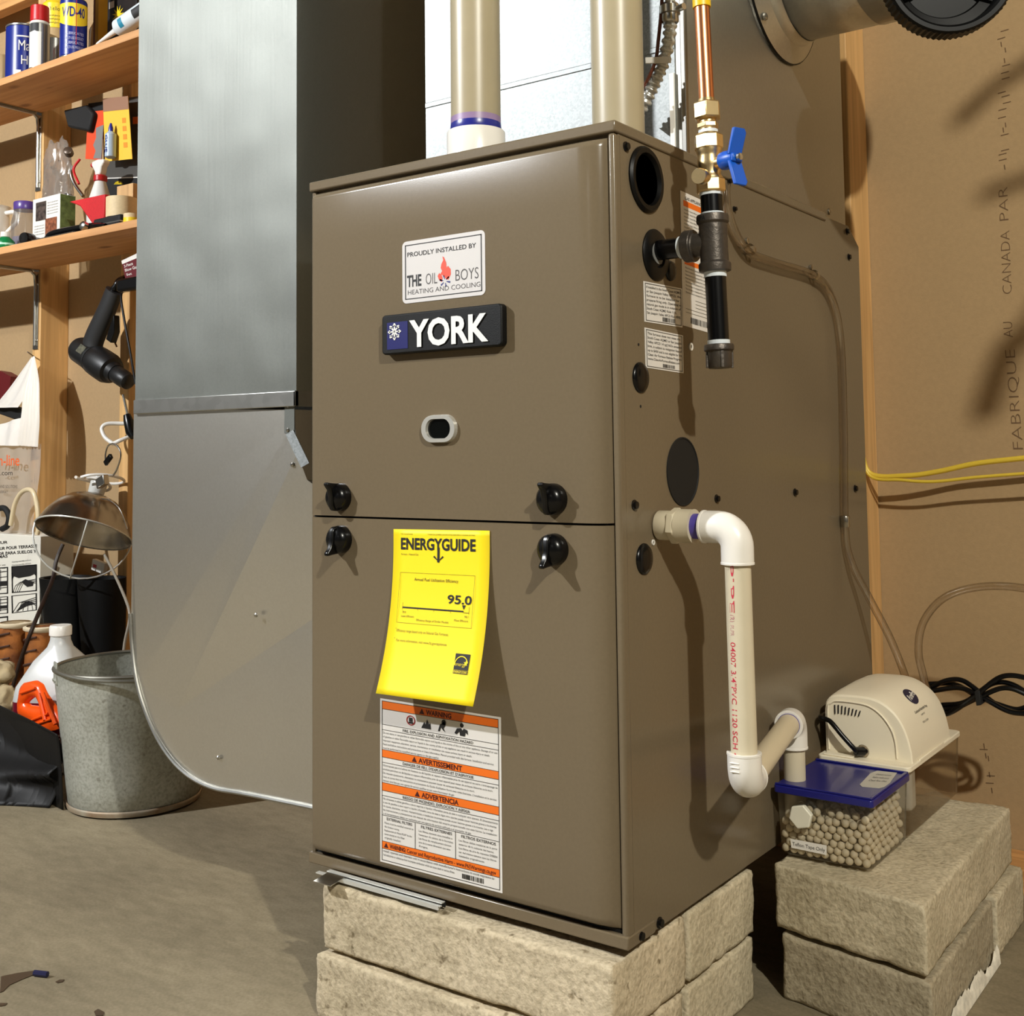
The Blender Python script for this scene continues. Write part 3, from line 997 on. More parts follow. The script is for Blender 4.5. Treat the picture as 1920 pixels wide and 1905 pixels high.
# side stickers
def side_label(name, tl, tr, br, bl, lines, lab, bar, head=None):
    q = quad(tl, tr, br, bl)
    def fx(dx):
        return lambda u, v: V((W + dx, q(u, v).y, q(u, v).z))
    o = MB().prism([fx(.0001)(u, v) for u, v in ((0, 0), (1, 0), (1, 1), (0, 1))], (.0004, 0, 0)).build(name, _m['label_white'], fur, label=lab)
    f = fx(.0008)
    m = MB()
    frame(m, f, .03, .97, .035, .965, .012, .016)
    n = len(lines)
    for k, s in enumerate(lines):
        v = 0.055 + (k + 0.95) * (0.74 / n)
        letters(m, s, lambda u, v_: f(u, -v_), 0.06, 0.06 + 0.89 * min(1, len(s) / 34 + .08), -v, 0.062, 0.006)
    barcode(m, f, *bar)
    m.build('print', _m['faded_ink'], o, 0)
    return o
side_label('emission_label', V((0.4450,0.0531,0.8401)), V((0.4450,0.1419,0.8417)), V((0.4450,0.1411,0.7971)), V((0.4450,0.0537,0.7963)),
           ('If installed in the South Coast AQMD', 'or San Joaquin Valley APCD, this', 'furnace is to be installed for', 'propane firing only. Operating in', 'natural gas mode is in violation of', 'South Coast AQMD Rule 1111,', 'San Joaquin Valley APCD Rule 4905.'),
           'upper small white notice on furnace side', (.46, .80, .82, .93))
side_label('emission_label', V((0.4450,0.0535,0.7900)), V((0.4450,0.1420,0.7881)), V((0.4450,0.1413,0.7450)), V((0.4450,0.0541,0.7469)),
           ('This furnace does not meet the', 'South Coast AQMD or San Joaquin', 'Valley APCD 14 ng/J NOx emission', 'limit, is subject to mitigation fees of', 'up to $450 and is not eligible for the', 'Clean Air Furnace Rebate Program:', 'www.CleanAirFurnaceRebate.com'),
           'lower small white notice on furnace side', (.44, .76, .84, .93))
q = quad(V((0.4450,0.1433,0.9551)), V((0.4450,0.2505,0.9513)), V((0.4450,0.2492,0.7943)), V((0.4450,0.1426,0.7997)))
fx = lambda u, v: V((W + .0006, q(u, v).y, q(u, v).z))
o = MB().prism([V((W + .0001, q(u, v).y, q(u, v).z)) for u, v in ((0, 0), (1, 0), (1, 1), (0, 1))], (.0004, 0, 0)).build('gas_label', _m['label_white'], fur, label='tall white and orange gas appliance label')
for v0, v1 in ((.062, .105), (.505, .54)):
    m = MB()
    rect(m, fx, .06, .94, v0, v1)
    m.build('orange_band', ORANGE, o)
fx2 = lambda u, v: fx(u, v) + V((.0002, 0, 0))
m = MB()
letters(m, 'GAS APPLIANCE CONNECTION', lambda u, v: fx2(u, -v), .10, .92, -.052, .024, .01)
for k in range(13):
    letters(m, 'Installer must follow the instructions and local codes with'[:58 - (k * 7) % 9], lambda u, v: fx2(u, -v), .07, .93 - ((k * 7) % 9) * .015, -(.135 + k * .0265), .013, 0)
for k in range(8):
    letters(m, 'This furnace is equipped for use at altitude; see the manual'[:58 - (k * 5) % 8], lambda u, v: fx2(u, -v), .07, .93 - ((k * 5) % 8) * .02, -(.57 + k * .026), .013, 0)
for k in range(5):
    rect(m, fx2, .30 if k < 3 else .07, .93, .79 + k * .026, .7925 + k * .026)
barcode(m, fx2, .18, .62, .925, .97)
m.build('print', _m['faded_ink'], o, 0)

# yellow energy guide sheet, hung by its top edge and curling out at the bottom
TLp, TRp = V((0.1484,-0.0172,0.5707)), V((0.2877,-0.0172,0.5730))
BLp, BRp = V((0.1499,-0.0500,0.3888)), V((0.2880,-0.0500,0.3902))
def pap(u, v):
    a = TLp * (1 - u) + TRp * u
    b = BLp * (1 - u) + BRp * u
    p = a * (1 - v) + b * v
    d = 0.0172 + 0.033 * v ** 2.3
    s = (v - v ** 2.3) * 0.9
    p.y = -d
    # the part that still lies flat hangs straight down
    p.x += s * ((TLp.x - BLp.x) * (1 - u) + (TRp.x - BRp.x) * u) * 0.9
    return p
YEL = mat('yellow_card', (250, 224, 8), 0.55)
eg = tag(MB().surf(pap, [k / 8 for k in range(9)], [k / 30 for k in range(31)]).build('energy_label', YEL, smooth=60, solid=0.0004),
         'bright yellow energy rating sheet hanging on the lower furnace door', 'label')
eg['label'] = 'bright yellow energy rating sheet hanging on the lower furnace door'
_o = V((0, -0.0007, 0.0003))
pf = lambda u, v: pap(u, v) + _o
pu = lambda u, v: pap(u, -v) + _o
mb = MB()
letters(mb, 'ENERGYGUIDE', pu, 0.085, 0.865, -0.125, 0.072, 0.03)
for uu in (-1, 1):
    mb.surf(lambda a, b: pf(0.487 + a, b), [-.012, .012], [.11, .15, .20])
    mb.add([pf(.487 - .008 * uu, .206), pf(.487 + .012 * uu, .19), pf(.487 + .055 * uu, .168), pf(.487 + .043 * uu, .160), pf(.487, .192)], [(0, 1, 2, 3, 4)])
mb.build('title_print', INK, eg, 0)
mb = MB()
letters(mb, '95.0', pu, 0.60, 0.845, -0.442, 0.052, 0.022)
mb.surf(pf, [.135, .30, .50, .77], [.480, .4885])
mb.add([pf(.752, .448), pf(.79, .448), pf(.771, .475)], [(0, 1, 2)])
logo = lambda u, v: pf(.745 + u * .145, .725 + v * .112)
mb.build('bold_print', INK, eg, 0)
mb = MB()
mb.surf(logo, [0, .5, 1], [0, .25, .5, .75, .79])
mb.build('logo_square', INK, eg, 0)
mb = MB()
letters(mb, 'Annual Fuel Utilization Efficiency', pu, 0.24, 0.70, -0.318, 0.019, 0.004)
letters(mb, 'Efficiency range based only on Natural Gas Furnaces.', pu, 0.10, 0.645, -0.632, 0.0165, -0.004)
letters(mb, 'For more information, visit www.ftc.gov/appliances', pu, 0.11, 0.64, -0.690, 0.0165, -0.004)
letters(mb, '*', pu, 0.085, 0.093, -0.625, 0.0165)
letters(mb, '*', pu, 0.085, 0.093, -0.683, 0.0165)
letters(mb, 'Furnace - Natural Gas', pu, 0.09, 0.275, -0.162, 0.012)
letters(mb, 'U.S. Government', pu, 0.085, 0.215, -0.034, 0.0095)
letters(mb, 'Federal law prohibits removal of this label before consumer purchase', pu, 0.375, 0.86, -0.034, 0.0095)
letters(mb, 'Least Efficient', pu, 0.13, 0.265, -0.542, 0.0125)
letters(mb, 'Most Efficient', pu, 0.685, 0.825, -0.544, 0.0125)
letters(mb, '78.0', pu, 0.135, 0.175, -0.518, 0.0125)
letters(mb, '98.1', pu, 0.785, 0.825, -0.520, 0.0125)
letters(mb, 'Efficiency Range of Similar Models', pu, 0.295, 0.63, -0.560, 0.0125)
frame(mb, pf, 0.085, 0.865, 0.27, 0.578, 0.0025, 0.0015)
rect(mb, pf, .77, .825, .490, .4925)
for u in (.135, .30, .468, .64, .825):
    rect(mb, pf, u - .0015, u + .0015, .455 if u in (.135, .825) else .488, .50)
mb.surf(lambda u, v: logo(u, v), [0, 1], [.81, 1])
mb.build('fine_print', mat('olive_ink', (92, 80, 10), 0.6), eg, 0)
mb = MB()
lg2 = lambda u, v: logo(u, v) + V((0, -0.0005, 0.0002))
for k in range(12):
    a0, a1 = math.pi * (1.0 - k / 12 * .9), math.pi * (1.0 - (k + 1) / 12 * .9)
    mb.add([lg2(.48 + r_ * math.cos(a), .58 - r_ * math.sin(a)) for r_, a in ((.47, a0), (.47, a1), (.42, a1), (.42, a0))], [(0, 1, 2, 3)])
letters(mb, 'energy', lambda u, v: lg2(u + (-v) * -.3, .62 - (v * 1.0)), .04, .82, 0.0, .20, -.01)
mb.add([lg2(.80 + r_ * math.cos(a), .46 + r_ * math.sin(a)) for k in range(10) for r_, a in (((.16 if k % 2 == 0 else .07), -math.pi / 2 + k * math.pi / 5),)], [tuple(range(10))])
letters(mb, 'ENERGY STAR', lambda u, v: lg2(u, -v), .05, .95, -.965, .12, .01)
mb.build('logo_print', YEL, eg, 0)

# metal strip lying under the left of the furnace front
a, b_ = V((0.0261,-0.0220,0.1608)), V((0.2156,-0.0220,0.1667))
ms = thing('cleat_strip', 'thin bright folded metal strip lying on the paver under the furnace front', 'metal strip', ((a.x + b_.x) / 2, -0.018, 0.1565))
for dy, dz, xx in ((-.022, .0035, 0.0), (-.0165, .0062, 0.013)):
    MB().box(a.x + xx, b_.x, dy, dy + .006, 0.1565 + dz - .0012, 0.1565 + dz).build('flange', BRITE, ms)
MB().box(a.x + .012, b_.x, -.0225, -.0212, .1565, .1607).build('fold', BRITE, ms)
MB().box(a.x + .012, b_.x, -.0115, -.009, .1563, .1620).build('web', MATTE, ms)
c = V((0.0532,-0.0260,0.1636))
MB().obox((c.x + .003, -.030, .1600), (0.014, 0.0, 0), (0, 0.012, 0.0015), (0, 0, .0005)).build('tab', STEEL, ms)

# ---------------------------------------------------------------- return duct beside the furnace
YF, YB = 0.10, 0.415
duct = thing('return_duct', 'tall bright galvanised return duct with curved boot, left of the furnace', 'duct', (-0.31, 0.25, 0.17))
zf = V((-0.3107,0.1000,0.7357)).z
tl, tr = V((-0.4982,0.1000,1.1336)).x, V((-0.1351,0.1000,1.0751)).x
# upper riser: front sheet, dark right sheet with a shallow cross break, left and back sheets
cm = V((tr + 0.0035, 0.262, 1.155))
m = MB()
m.add([(tr, YF, zf), (tr, YB, zf), (tr, YB, 2.55), (tr, YF, 2.55), (tr, YF, 0.9), (tr, YB, 1.60), (tr, YB, 1.205), cm], [(0, 1, 6, 7, 4), (4, 7, 5, 2, 3), (7, 6, 5)])
m.add([(tl, YF, zf), (tl, YF, 2.55), (tl, YB, 2.55), (tl, YB, zf)], [(0, 1, 2, 3), ])
m.add([(tl, YB, zf), (tr, YB, zf), (tr, YB, 2.55), (tl, YB, 2.55)], [(0, 1, 2, 3)])
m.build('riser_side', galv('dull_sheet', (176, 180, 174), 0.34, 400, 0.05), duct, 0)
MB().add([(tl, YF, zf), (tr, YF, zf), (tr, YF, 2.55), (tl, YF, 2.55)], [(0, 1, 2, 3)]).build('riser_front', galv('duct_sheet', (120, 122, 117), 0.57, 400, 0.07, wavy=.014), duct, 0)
a, b_ = V((-0.4947,0.0940,0.7588)), V((-0.1316,0.0940,0.7234))
MB().box(V((-0.4945,0.0940,0.7478)).x, tr + .004, 0.094, YF + 0.001, zf - 0.010, zf + 0.012).build('slip_joint', GALV, duct, bevel=.001)
MB().box(tr, tr + .004, 0.094, YB, zf - 0.010, zf + 0.012).build('slip_joint', GALV, duct, bevel=.001)
ring = [V((-0.5011,0.1000,0.7331)), V((-0.5018,0.1000,0.5386)), V((-0.5024,0.1000,0.4143)), V((-0.4961,0.1000,0.3614)), V((-0.4793,0.1000,0.3100)), V((-0.4510,0.1000,0.2608)), V((-0.4133,0.1000,0.2204)), V((-0.3657,0.1000,0.1920)), V((-0.3058,0.1000,0.1790)), V((-0.2261,0.1000,0.1804))]
zb_ = V((-0.1043,0.1000,0.1880)).z
ring += [V((-.0006, .1, zb_ - .006)), V((-.0006, .1, V((-0.1023,0.1000,0.4786)).z + .02)), V((-.0006, .1, V((-0.1023,0.1000,0.5785)).z - .025)), V((-0.1178,0.1000,0.6236)), V((-0.1336,0.1000,0.6605)), V((-0.1378,0.1000,0.7051)), V((-0.1379,0.1000,0.7215))]
n = len(ring)
M = V((-0.3890,0.1000,0.2802))
def on_plane(p, a, b, c):
    nrm = (b - a).cross(c - a)
    p.y = a.y - (nrm.x * (p.x - a.x) + nrm.z * (p.z - a.z)) / nrm.y
ring[11].y += 0.024
for i in (12, 13):
    on_plane(ring[i], M, ring[14], ring[11])
for i in (4, 5, 6, 7, 9, 10):
    on_plane(ring[i], M, ring[8], ring[11])
back = [V((p.x, YB, p.z)) for p in ring]
m = MB().add(ring + [M], [(14, 15, 16, 0, 1, 2, 3, 4, 17), (17, 11, 12, 13, 14), (4, 5, 6, 7, 8, 9, 10, 11, 17)])
m.build('boot_front', galv('boot_sheet', (214, 211, 203), 0.36, 400, 0.04), duct, 0)
MB().add(ring + back, [(i, n + i, n + (i + 1) % n, (i + 1) % n) for i in range(n) if i not in (10, 11)] + [tuple(reversed(range(n, 2 * n)))]).build('boot_side', _m['boot_sheet'], duct, 30)
MB().tube(crv([p + V((0, -.002, 0)) for p in ring[2:11]], 5), 0.0032, 8).build('boot_hem', GALV, duct)
for p in (V((-0.1496,0.0990,0.7278)), V((-0.1506,0.0990,0.6935)), V((-0.1420,0.0990,0.6450)), V((-0.2151,0.0940,0.4324)), V((-0.2943,0.0940,0.2228))):
    MB().lathe([(.0033, 0), (.0030, .002), (.0015, .003), (0, .003)], (p.x, YF - .0005, p.z), (0, -1, 0), 10).build('screw', STEEL, duct)
m = MB()
m.prism([(p.x, YF - .0012, p.z) for p in (V((-0.1571,0.1000,0.7349)), V((-0.1379,0.1000,0.7349)), V((-0.1378,0.1000,0.6865)), V((-0.1581,0.1000,0.6891)))], (0, .0011, 0))
m.build('bracket_tab', _m['duct_sheet'], duct)
m = MB().add([V((-0.1496,0.0940,0.6867)), V((-0.1347,0.0940,0.6931)), V((-0.0972,0.0880,0.6471)), V((-0.1127,0.0880,0.6407))], [(0, 1, 2, 3)])
m.build('bent_tab', GALVF, duct, 0, solid=0.001)

# ---------------------------------------------------------------- supply plenum on the furnace
px0, px1, py0, py1 = 0.020, 0.425, 0.200, 0.742
pl = thing('supply_plenum', 'large shiny sheet metal supply plenum rising from the furnace top', 'duct', (0.22, 0.47, ZT))
zs_ = V((0.1700,0.2000,1.1474)).z
m = MB().box(px0, px1, py0, py1, ZT, 2.55)
m.build('body', galv('plenum_sheet', (150, 148, 142), 0.36, 70, 0.08), pl, 0)
MB().box(px0 + .001, px1 - .012, py0 - .0012, py0 - .0002, ZT + .001, zs_ - .001).build('lower_front_panel', GALVF, pl, 0)
MB().box(px0 + .001, px1 - .012, py0 - .0016, py0 - .0002, zs_ + .001, 2.55).build('upper_front_panel', GALVF, pl, 0)
MB().box(px0, px1 - .012, py0 - .0022, py0, zs_ - .004, zs_ + .004).build('seam_cleat', GALVF, pl, bevel=.0015)
mm = MB().box(px1 - .003, px1 + .0035, py0 - .004, py0 + .004, ZT + .001, 2.55)
mm.build('corner_cleat', STEEL, pl, bevel=.001)
a = V((0.4096,0.1970,1.0299))
MB().box(a.x - .003, a.x + .003, .196, .1995, ZT, V((0.4116,0.1970,1.1134)).z).build('edge_strip', PVCW, pl)
MB().box(a.x - .012, a.x + .004, .185, .1995, ZT, ZT + .006).build('foot_flange', STEEL, pl)
p = V((0.4250,0.6697,1.0195))
MB().lathe([(.0055, 0), (.005, .003), (.0025, .0045), (0, .0048)], (px1, p.y, max(p.z, ZT + .008)), (1, 0, 0), 10).build('screw', STEEL, pl)
# shallow cross-break creases on the visible side sheet
cc = V((0.4250,0.5617,1.1609))
m = MB()
q = [V((px1 + .0006, py0 + .005, ZT + .002)), V((px1 + .0006, py1, ZT + .002)), V((px1 + .0006, py1, 1.62)), V((px1 + .0006, py0 + .005, 1.62))]
m.add(q + [V((px1 + .004, cc.y, cc.z))], [(0, 1, 4), (1, 2, 4), (2, 3, 4), (3, 0, 4)])
m.build('side_panel', galv('side_sheet', (188, 186, 178), 0.44, 300, 0.06), pl, 0)

# ---------------------------------------------------------------- round branch duct with black cap
bc_ = V((px1, 0.50, 1.335))
rd = thing('branch_duct', 'round silver branch duct with black ribbed end leaving the plenum side', 'duct', (0.425, 0.50, 1.335))
MB().lathe([(.128, .0042), (.128, .007), (.122, .010), (.106, .020), (.1015, .034)], bc_, (1, 0, 0), 56, caps=False).build('collar', galv('pipe_sheet', (206, 204, 196), 0.42, 300, .06), rd, 40, solid=.0012)
MB().lathe([(.1285, .0042), (.1300, .006), (.1285, .008)], bc_, (1, 0, 0), 56, caps=False).build('gasket', RUB, rd)
MB().tube([bc_ + V((.030, 0, 0)), bc_ + V((.15, 0, 0))], .100, 56, caps=False).build('pipe', _m['pipe_sheet'], rd, solid=.001)
MB().tube([bc_ + V((.135, 0, 0)), bc_ + V((.24, -.010, 0))], .1015, 56, caps=False).build('pipe', _m['pipe_sheet'], rd, solid=.001)
p = V((0.4350,0.4079,1.2445))
MB().lathe([(.0055, 0), (.005, .003), (.002, .0045), (0, .0048)], (px1 + .012, p.y + .01, p.z), (1, 0, 0), 10).build('screw', STEEL, rd)
ec = V((0.6909,0.3750,1.2279))
ea = V((0.50, -0.84, -0.10)).normalized()
cap = MB()
seg = 144
prof = [(.060, -.030), (.072, -.028), (.0775, -.022), (.0775, .006), (.074, .009), (.069, .009), (.066, .006), (.064, -.014), (.052, -.018), (.050, -.021), (.022, -.021), (.020, -.014), (.012, -.012), (0, -.012)]
cap.lathe(prof, ec, ea, seg)
for i in (2, 3):
    for k in range(seg):
        if k % 2:
            v = cap.v[i * seg + k]
            ax = ec + ea * (v - ec).dot(ea)
            cap.v[i * seg + k] = ax + (v - ax) * 0.978
ecap = cap.build('end_cap', mat('black_gloss_plastic', (7, 7, 7), 0.42, spec=0.22), rd, 30, label='black ribbed round plastic end')
u, t = perp(ea)
m = MB()
for k in range(3):
    a = k * 2 * math.pi / 3 + 0.5
    d = u * math.cos(a) + t * math.sin(a)
    m = MB().tube([ec + d * .014 - ea * .014, ec + d * .063 - ea * .008], .002, 8)
    m.build('spoke', BLACK, ecap)

# ---------------------------------------------------------------- vent pipes on the furnace top
v1 = thing('vent_pipe', 'cream plastic vent pipe with blue-purple primer ring above its white collar', 'pipe', (0.214, 0.062, ZT))
MB().tube([V((.214, .062, ZT + .02)), V((.214, .066, 2.55))], .0302, 40).build('pipe', VPVC, v1)
MB().lathe([(.0355, 0), (.0355, .040), (.0345, .0415), (.0305, .0415)], (.214, .062, ZT), (0, 0, 1), 40).build('coupling', PVCW, v1, 40)
MB().lathe([(.0303, .040), (.0312, .0425), (.0308, .049), (.0303, .052)], (.214, .062, ZT), (0, 0, 1), 40, caps=False).build('primer_ring', mat('primer_blue', (34, 40, 132), .3), v1)
MB().lathe([(.03045, .050), (.03045, .0585)], (.214, .062, ZT), (0, 0, 1), 40, caps=False).build('primer_smear', mat('primer_smear', (150, 126, 164), .35), v1)
v2 = thing('vent_pipe', 'plain cream plastic vent pipe at the furnace right rear of the first one, by the conduit', 'pipe', (0.386, 0.108, ZT))
v2['label'] = 'plain cream vent pipe at the furnace front right corner, without collar'
MB().tube([V((.386, .108, ZT)), V((.384, .110, 2.55))], .0302, 40).build('pipe', VPVC, v2)

# ---------------------------------------------------------------- flexible conduit behind the vent pipe
yc = 0.168
pth = crv([V((0.4265,0.1680,1.2171)), V((0.4242,0.1680,1.1787)), V((0.4236,0.1680,1.1530)), V((0.4158,0.1680,1.1223)), V((0.4038,0.1680,1.0989)), V((0.3910,0.1680,1.0787)), V((0.3730,0.1720,1.0589))], 26)
cdt = thing('flexible_conduit', 'ribbed silver flexible conduit curving down behind the right vent pipe', 'conduit', pth[-1])
rr = [.0072 + .0013 * (1 if (i // 4) % 2 else -1) * (0.9 if i % 4 in (1, 2) else 0.5) for i in range(len(pth))]
MB().tube(pth, rr, 16).build('ribbed_sleeve', mat('conduit_zinc', (206, 206, 200), .32, .7), cdt, 60)
a = V((0.4242,0.1680,1.1774))
MB().lathe([(.009, -.014), (.0105, -.012), (.0105, -.004), (.0125, -.003), (.0125, .006), (.009, .010)], a, (0, 0, 1), 14).build('connector', STEEL, cdt, 40)
MB().lathe([(.004, 0), (.004, .012), (0, .012)], a + V((.010, -.002, 0)), (1, -.3, 0), 10).build('connector_screw', STEEL, cdt)
w_ = crv([V((0.4191,0.1620,1.2170)), V((0.4160,0.1620,1.1788)), V((0.4117,0.1620,1.1474)), V((0.4087,0.1600,1.1217)), V((0.3996,0.1600,1.1029)), V((0.3834,0.1650,1.0860))], 8)
tag(MB().tube(w_, .0022, 8).build('thermostat_cable', mat('brown_cable', (92, 46, 28), .4)), 'thin brown control cable running down beside the ribbed conduit', 'cable')
zt = V((0.4125,0.1580,1.1184))
tag(MB().obox(zt, V((.017, 0, -.003)), V((0, .0012, 0)), V((0, 0, .004))).build('zip_tie', PVCW, bevel=.001), 'small white cable tie around the conduit and brown cable', 'cable tie')

# ---------------------------------------------------------------- gas line
def G(z):
    return V((.5062 + (1.1363 - z) * .0284, .085, z))
AXG = V((-.0284, 0, 1)).normalized()
gas = thing('gas_line', 'gas pipe assembly with copper tube, brass valve and black iron drip leg', 'gas pipe', G(.7453))
MB().tube([G(1.028), G(1.137)], .0083, 24).build('copper_tube', COPPER, gas)
MB().tube([G(1.1366), G(1.5)], .0098, 24).build('yellow_coating', mat('yellow_plastic', (232, 190, 20), .4), gas, label='yellow plastic coated upper tube')
def hexa(r, z0, z1, name, m, ph=0.0, ch=.0015):
    return MB().lathe([(r - ch * 1.6, 0), (r, ch), (r, z1 - z0 - ch), (r - ch * 1.6, z1 - z0)], G(z0), AXG, 6, ph=ph).build(name, m, gas, 30, bevel=.0006)
hexa(.0152, 1.012, 1.031, 'flare_nut', BRASS, .35)
MB().lathe([(.0088, 0), (.0098, .002), (.0088, .006)], G(1.029), AXG, 20).build('nut_neck', BRASS, gas)
hexa(.0118, 1.002, 1.009, 'adapter_hex', BRASS, .2, .001)
MB().tube([G(.998), G(1.013)], .0088, 20).build('adapter_neck', BRASS, gas)
MB().tube([G(.996), G(1.0005)], .0105, 20).build('thread_tape', mat('tape_white', (214, 222, 228), .5), gas)
vb = MB().lathe([(.0118, 0), (.0138, .002), (.0138, .016), (.0118, .019), (.0112, .022), (.0128, .029), (.0132, .034), (.0122, .040), (.0128, .043), (.0138, .046), (.0138, .062), (.0125, .065), (.0095, .066)], G(.9315), AXG, 24).build('valve_body', BRASS, gas, 40, label='brass ball valve body')
for z0, z1 in ((.9325, .947), (.979, .995)):
    MB().lathe([(.0145, 0), (.0155, .0015), (.0155, z1 - z0 - .0015), (.0145, z1 - z0)], G(z0), AXG, 8, ph=.3).build('valve_hex', BRASS, vb, 30)
hd = V((.95, -.31, 0)).normalized()
ht = V((.31, .95, 0))
vc = G(.9625)
MB().tube([vc, vc + hd * .022], .0065, 16).build('valve_stem', BRASS, vb)
BLUE = mat('blue_handle', (8, 84, 190), .38)
hn = MB().lathe([(.0095, 0), (.0100, .003), (.0098, .014), (.0085, .018)], vc + hd * .019, hd, 20).build('valve_handle', BLUE, gas, label='bright blue butterfly valve handle')
for s in (1, -1):
    prof = [(-.0092, .003), (.0092, .003), (.0092, .026), (.0066, .0305), (-.0092, .0300)]
    a = vc + hd * .037
    mb = MB().prism([a + ht * q + V((0, 0, s * z)) + hd * (.004 if z > .02 else -.004) for q, z in prof], hd * .004)
    mb.build('wing', BLUE, hn, bevel=.001)
MB().obox(vc + hd * .036, hd * .004, ht * .0075, V((0, 0, .0045))).build('hub', BLUE, hn, bevel=.0015)
MB().lathe([(.0042, 0), (.0038, .003), (0, .0042)], vc + hd * .041, hd, 10).build('handle_screw', STEEL, hn)
tp = V((.05, -1.0, -.10)).normalized()
tc_ = G(.9475)
MB().tube([tc_, tc_ + tp * .021], .0062, 16).build('test_port', BRASS, vb)
MB().lathe([(.0072, 0), (.0086, .001), (.0086, .010), (.0080, .011), (0, .011)], tc_ + tp * .021, tp, 28).build('port_cap', BRASS, vb, 40)
MB().tube([G(.905), G(.9325)], .0118, 24).build('upper_nipple', BLACK, gas)
MB().tube([G(.9290), G(.9325)], .0124, 24).build('thread_tape', _m['tape_white'], gas)
MB().tube([G(.9060), G(.9105)], .0122, 24).build('thread_tape', _m['tape_white'], gas)
zt_ = .8776
tee = MB().lathe([(.0140, 0), (.0168, .001), (.0172, .004), (.0172, .0085), (.0150, .011), (.0150, .051), (.0172, .0535), (.0172, .058), (.0168, .061), (.0140, .062)], G(zt_ - .031), AXG, 28).build('tee', DKSTEEL, gas, 40, label='black iron tee fitting')
tcn = G(zt_)
MB().lathe([(.0125, .008), (.0128, .0212), (.0138, .0222), (.0170, .0226), (.0174, .0232), (.0174, .0322), (.0170, .0330), (.0118, .0332)], tcn, (-1, 0, 0), 28).build('tee_branch', DKSTEEL, tee, 25)
m = MB()
letters(m, 'UM/PA', lambda u, v: G(zt_ + .0225) + V((math.sin((u - .35)) * .0175, -math.cos((u - .35)) * .0175, v)), -.75, .35, .0005, .0055, .02)
m.build('cast_lettering', MATTE, tee, 0)
MB().tube([V((.446, .085, zt_)), tcn + V((-.020, 0, 0))], .0112, 24).build('side_nipple', BLACK, gas)
MB().tube([tcn + V((-.0395, 0, 0)), tcn + V((-.0333, 0, 0))], .0122, 24).build('thread_tape', _m['tape_white'], gas)
MB().tube([V((.4465, .085, zt_)), V((.4478, .085, zt_))], .0155, 24).build('thread_tape', mat('grey_seal', (120, 120, 118), .5), gas)
MB().tube([G(.764), G(.8475)], .0112, 24).build('drip_leg', BLACK, gas)
MB().tube([G(.8410), G(.8472)], .0119, 24).build('thread_tape', _m['tape_white'], gas)
MB().tube([G(.7670), G(.7735)], .0119, 24).build('thread_tape', _m['tape_white'], gas)
cp = MB().lathe([(0, 0), (.0115, 0), (.0128, .002), (.0132, .017), (.0158, .019), (.0158, .0235), (.0150, .025), (.0115, .025)], G(.7440), AXG, 28).build('drip_cap', DKSTEEL, gas, 40)
for k in range(4):
    a = k * math.pi / 2 - 0.9
    d = V((math.cos(a), math.sin(a), 0))
    MB().obox(G(.753) + d * .0132, d * .0013, V((-d.y, d.x, 0)) * .0018, V((0, 0, .0088))).build('cap_rib', DKSTEEL, cp, bevel=.0005)

# ---------------------------------------------------------------- condensate drain in white plastic
PY, PZ = 0.075, 0.578
PX = 0.5365
dr = thing('condensate_drain', 'white plastic drain pipe with elbows from furnace side to the blue-lidded box', 'drain pipe', (PX, PY, PZ))
ad = MB().lathe([(.0150, 0), (.0158, .001), (.0158, .0165)], (.4465, PY, PZ), (1, 0, 0), 32).build('adapter', PVC, dr, 40)
MB().lathe([(.0185, 0), (.0195, .001), (.0195, .008), (.0185, .009)], (.462, PY, PZ), (1, 0, 0), 6, ph=.3).build('hex_flange', PVC, ad, 30, bevel=.0008)
MB().lathe([(.0165, 0), (.0178, .001), (.0178, .017), (.0180, .0185), (.0145, .0185)], (.470, PY, PZ), (1, 0, 0), 32).build('socket', PVC, ad, 40)
MB().tube([V((.484, PY, PZ)), V((.500, PY, PZ))], .01335, 28).build('primer_ring', mat('primer_purple', (78, 66, 150), .35), dr)
def elbow(c, d0, d1, r, arm, rs, name):
    """90 degree elbow with two sockets of length arm; c is the crossing of the two axes"""
    c, d0, d1 = V(c), V(d0).normalized(), V(d1).normalized()
    k = 0.020
    path = [c + d0 * arm, c + d0 * k]
    for i in range(1, 10):
        a = i / 10 * math.pi / 2
        path.append(c + d0 * k * (1 - math.sin(a)) + d1 * k * (1 - math.cos(a)))
    path += [c + d1 * k, c + d1 * arm]
    n = len(path)
    e = MB().tube(path, [rs] * n, 32).build(name, PVCW, dr, 50)
    for d in (d0, d1):
        MB().lathe([(rs, -.0025), (rs + .0005, -.002), (rs + .0005, 0), (rs - .002, .0002)], c + d * arm, d, 32, caps=False).build('rim', PVCW, e)
    return e
elbow((PX, PY, PZ), (-1, 0, 0), (0, 0, -1), .0134, .0375, .0168, 'upper_elbow')
LZ = 0.3195
vp = MB().tube([V((PX, PY, PZ - .03)), V((PX + .002, PY, LZ + .030))], .01335, 32).build('riser_pipe', PVC, dr)
m = MB()
toc = 1.9
def pipefn(u, v):     # u runs down the pipe, v to the right around it
    z = (PZ - .0385) - u
    a = -math.pi / 2 - 0.42 + v / .01335
    return V((PX + .0012 + .01355 * math.cos(a), PY + .01355 * math.sin(a), z))
letters(m, 'PIPE', pipefn, -.003, .047, 0, .0062, .01)
letters(m, '04007 3/4"PVC 1120 SCH 40', pipefn, .0765, .196, 0, .0062, .004)
m.build('red_lettering', mat('red_ink', (196, 40, 66), .6), vp, 0)
m = MB()
letters(m, '(R)', pipefn, .049, .056, 0, .0058, .004)
letters(m, 'PLPR', pipefn, .0595, .070, .0005, .0045, -.01)
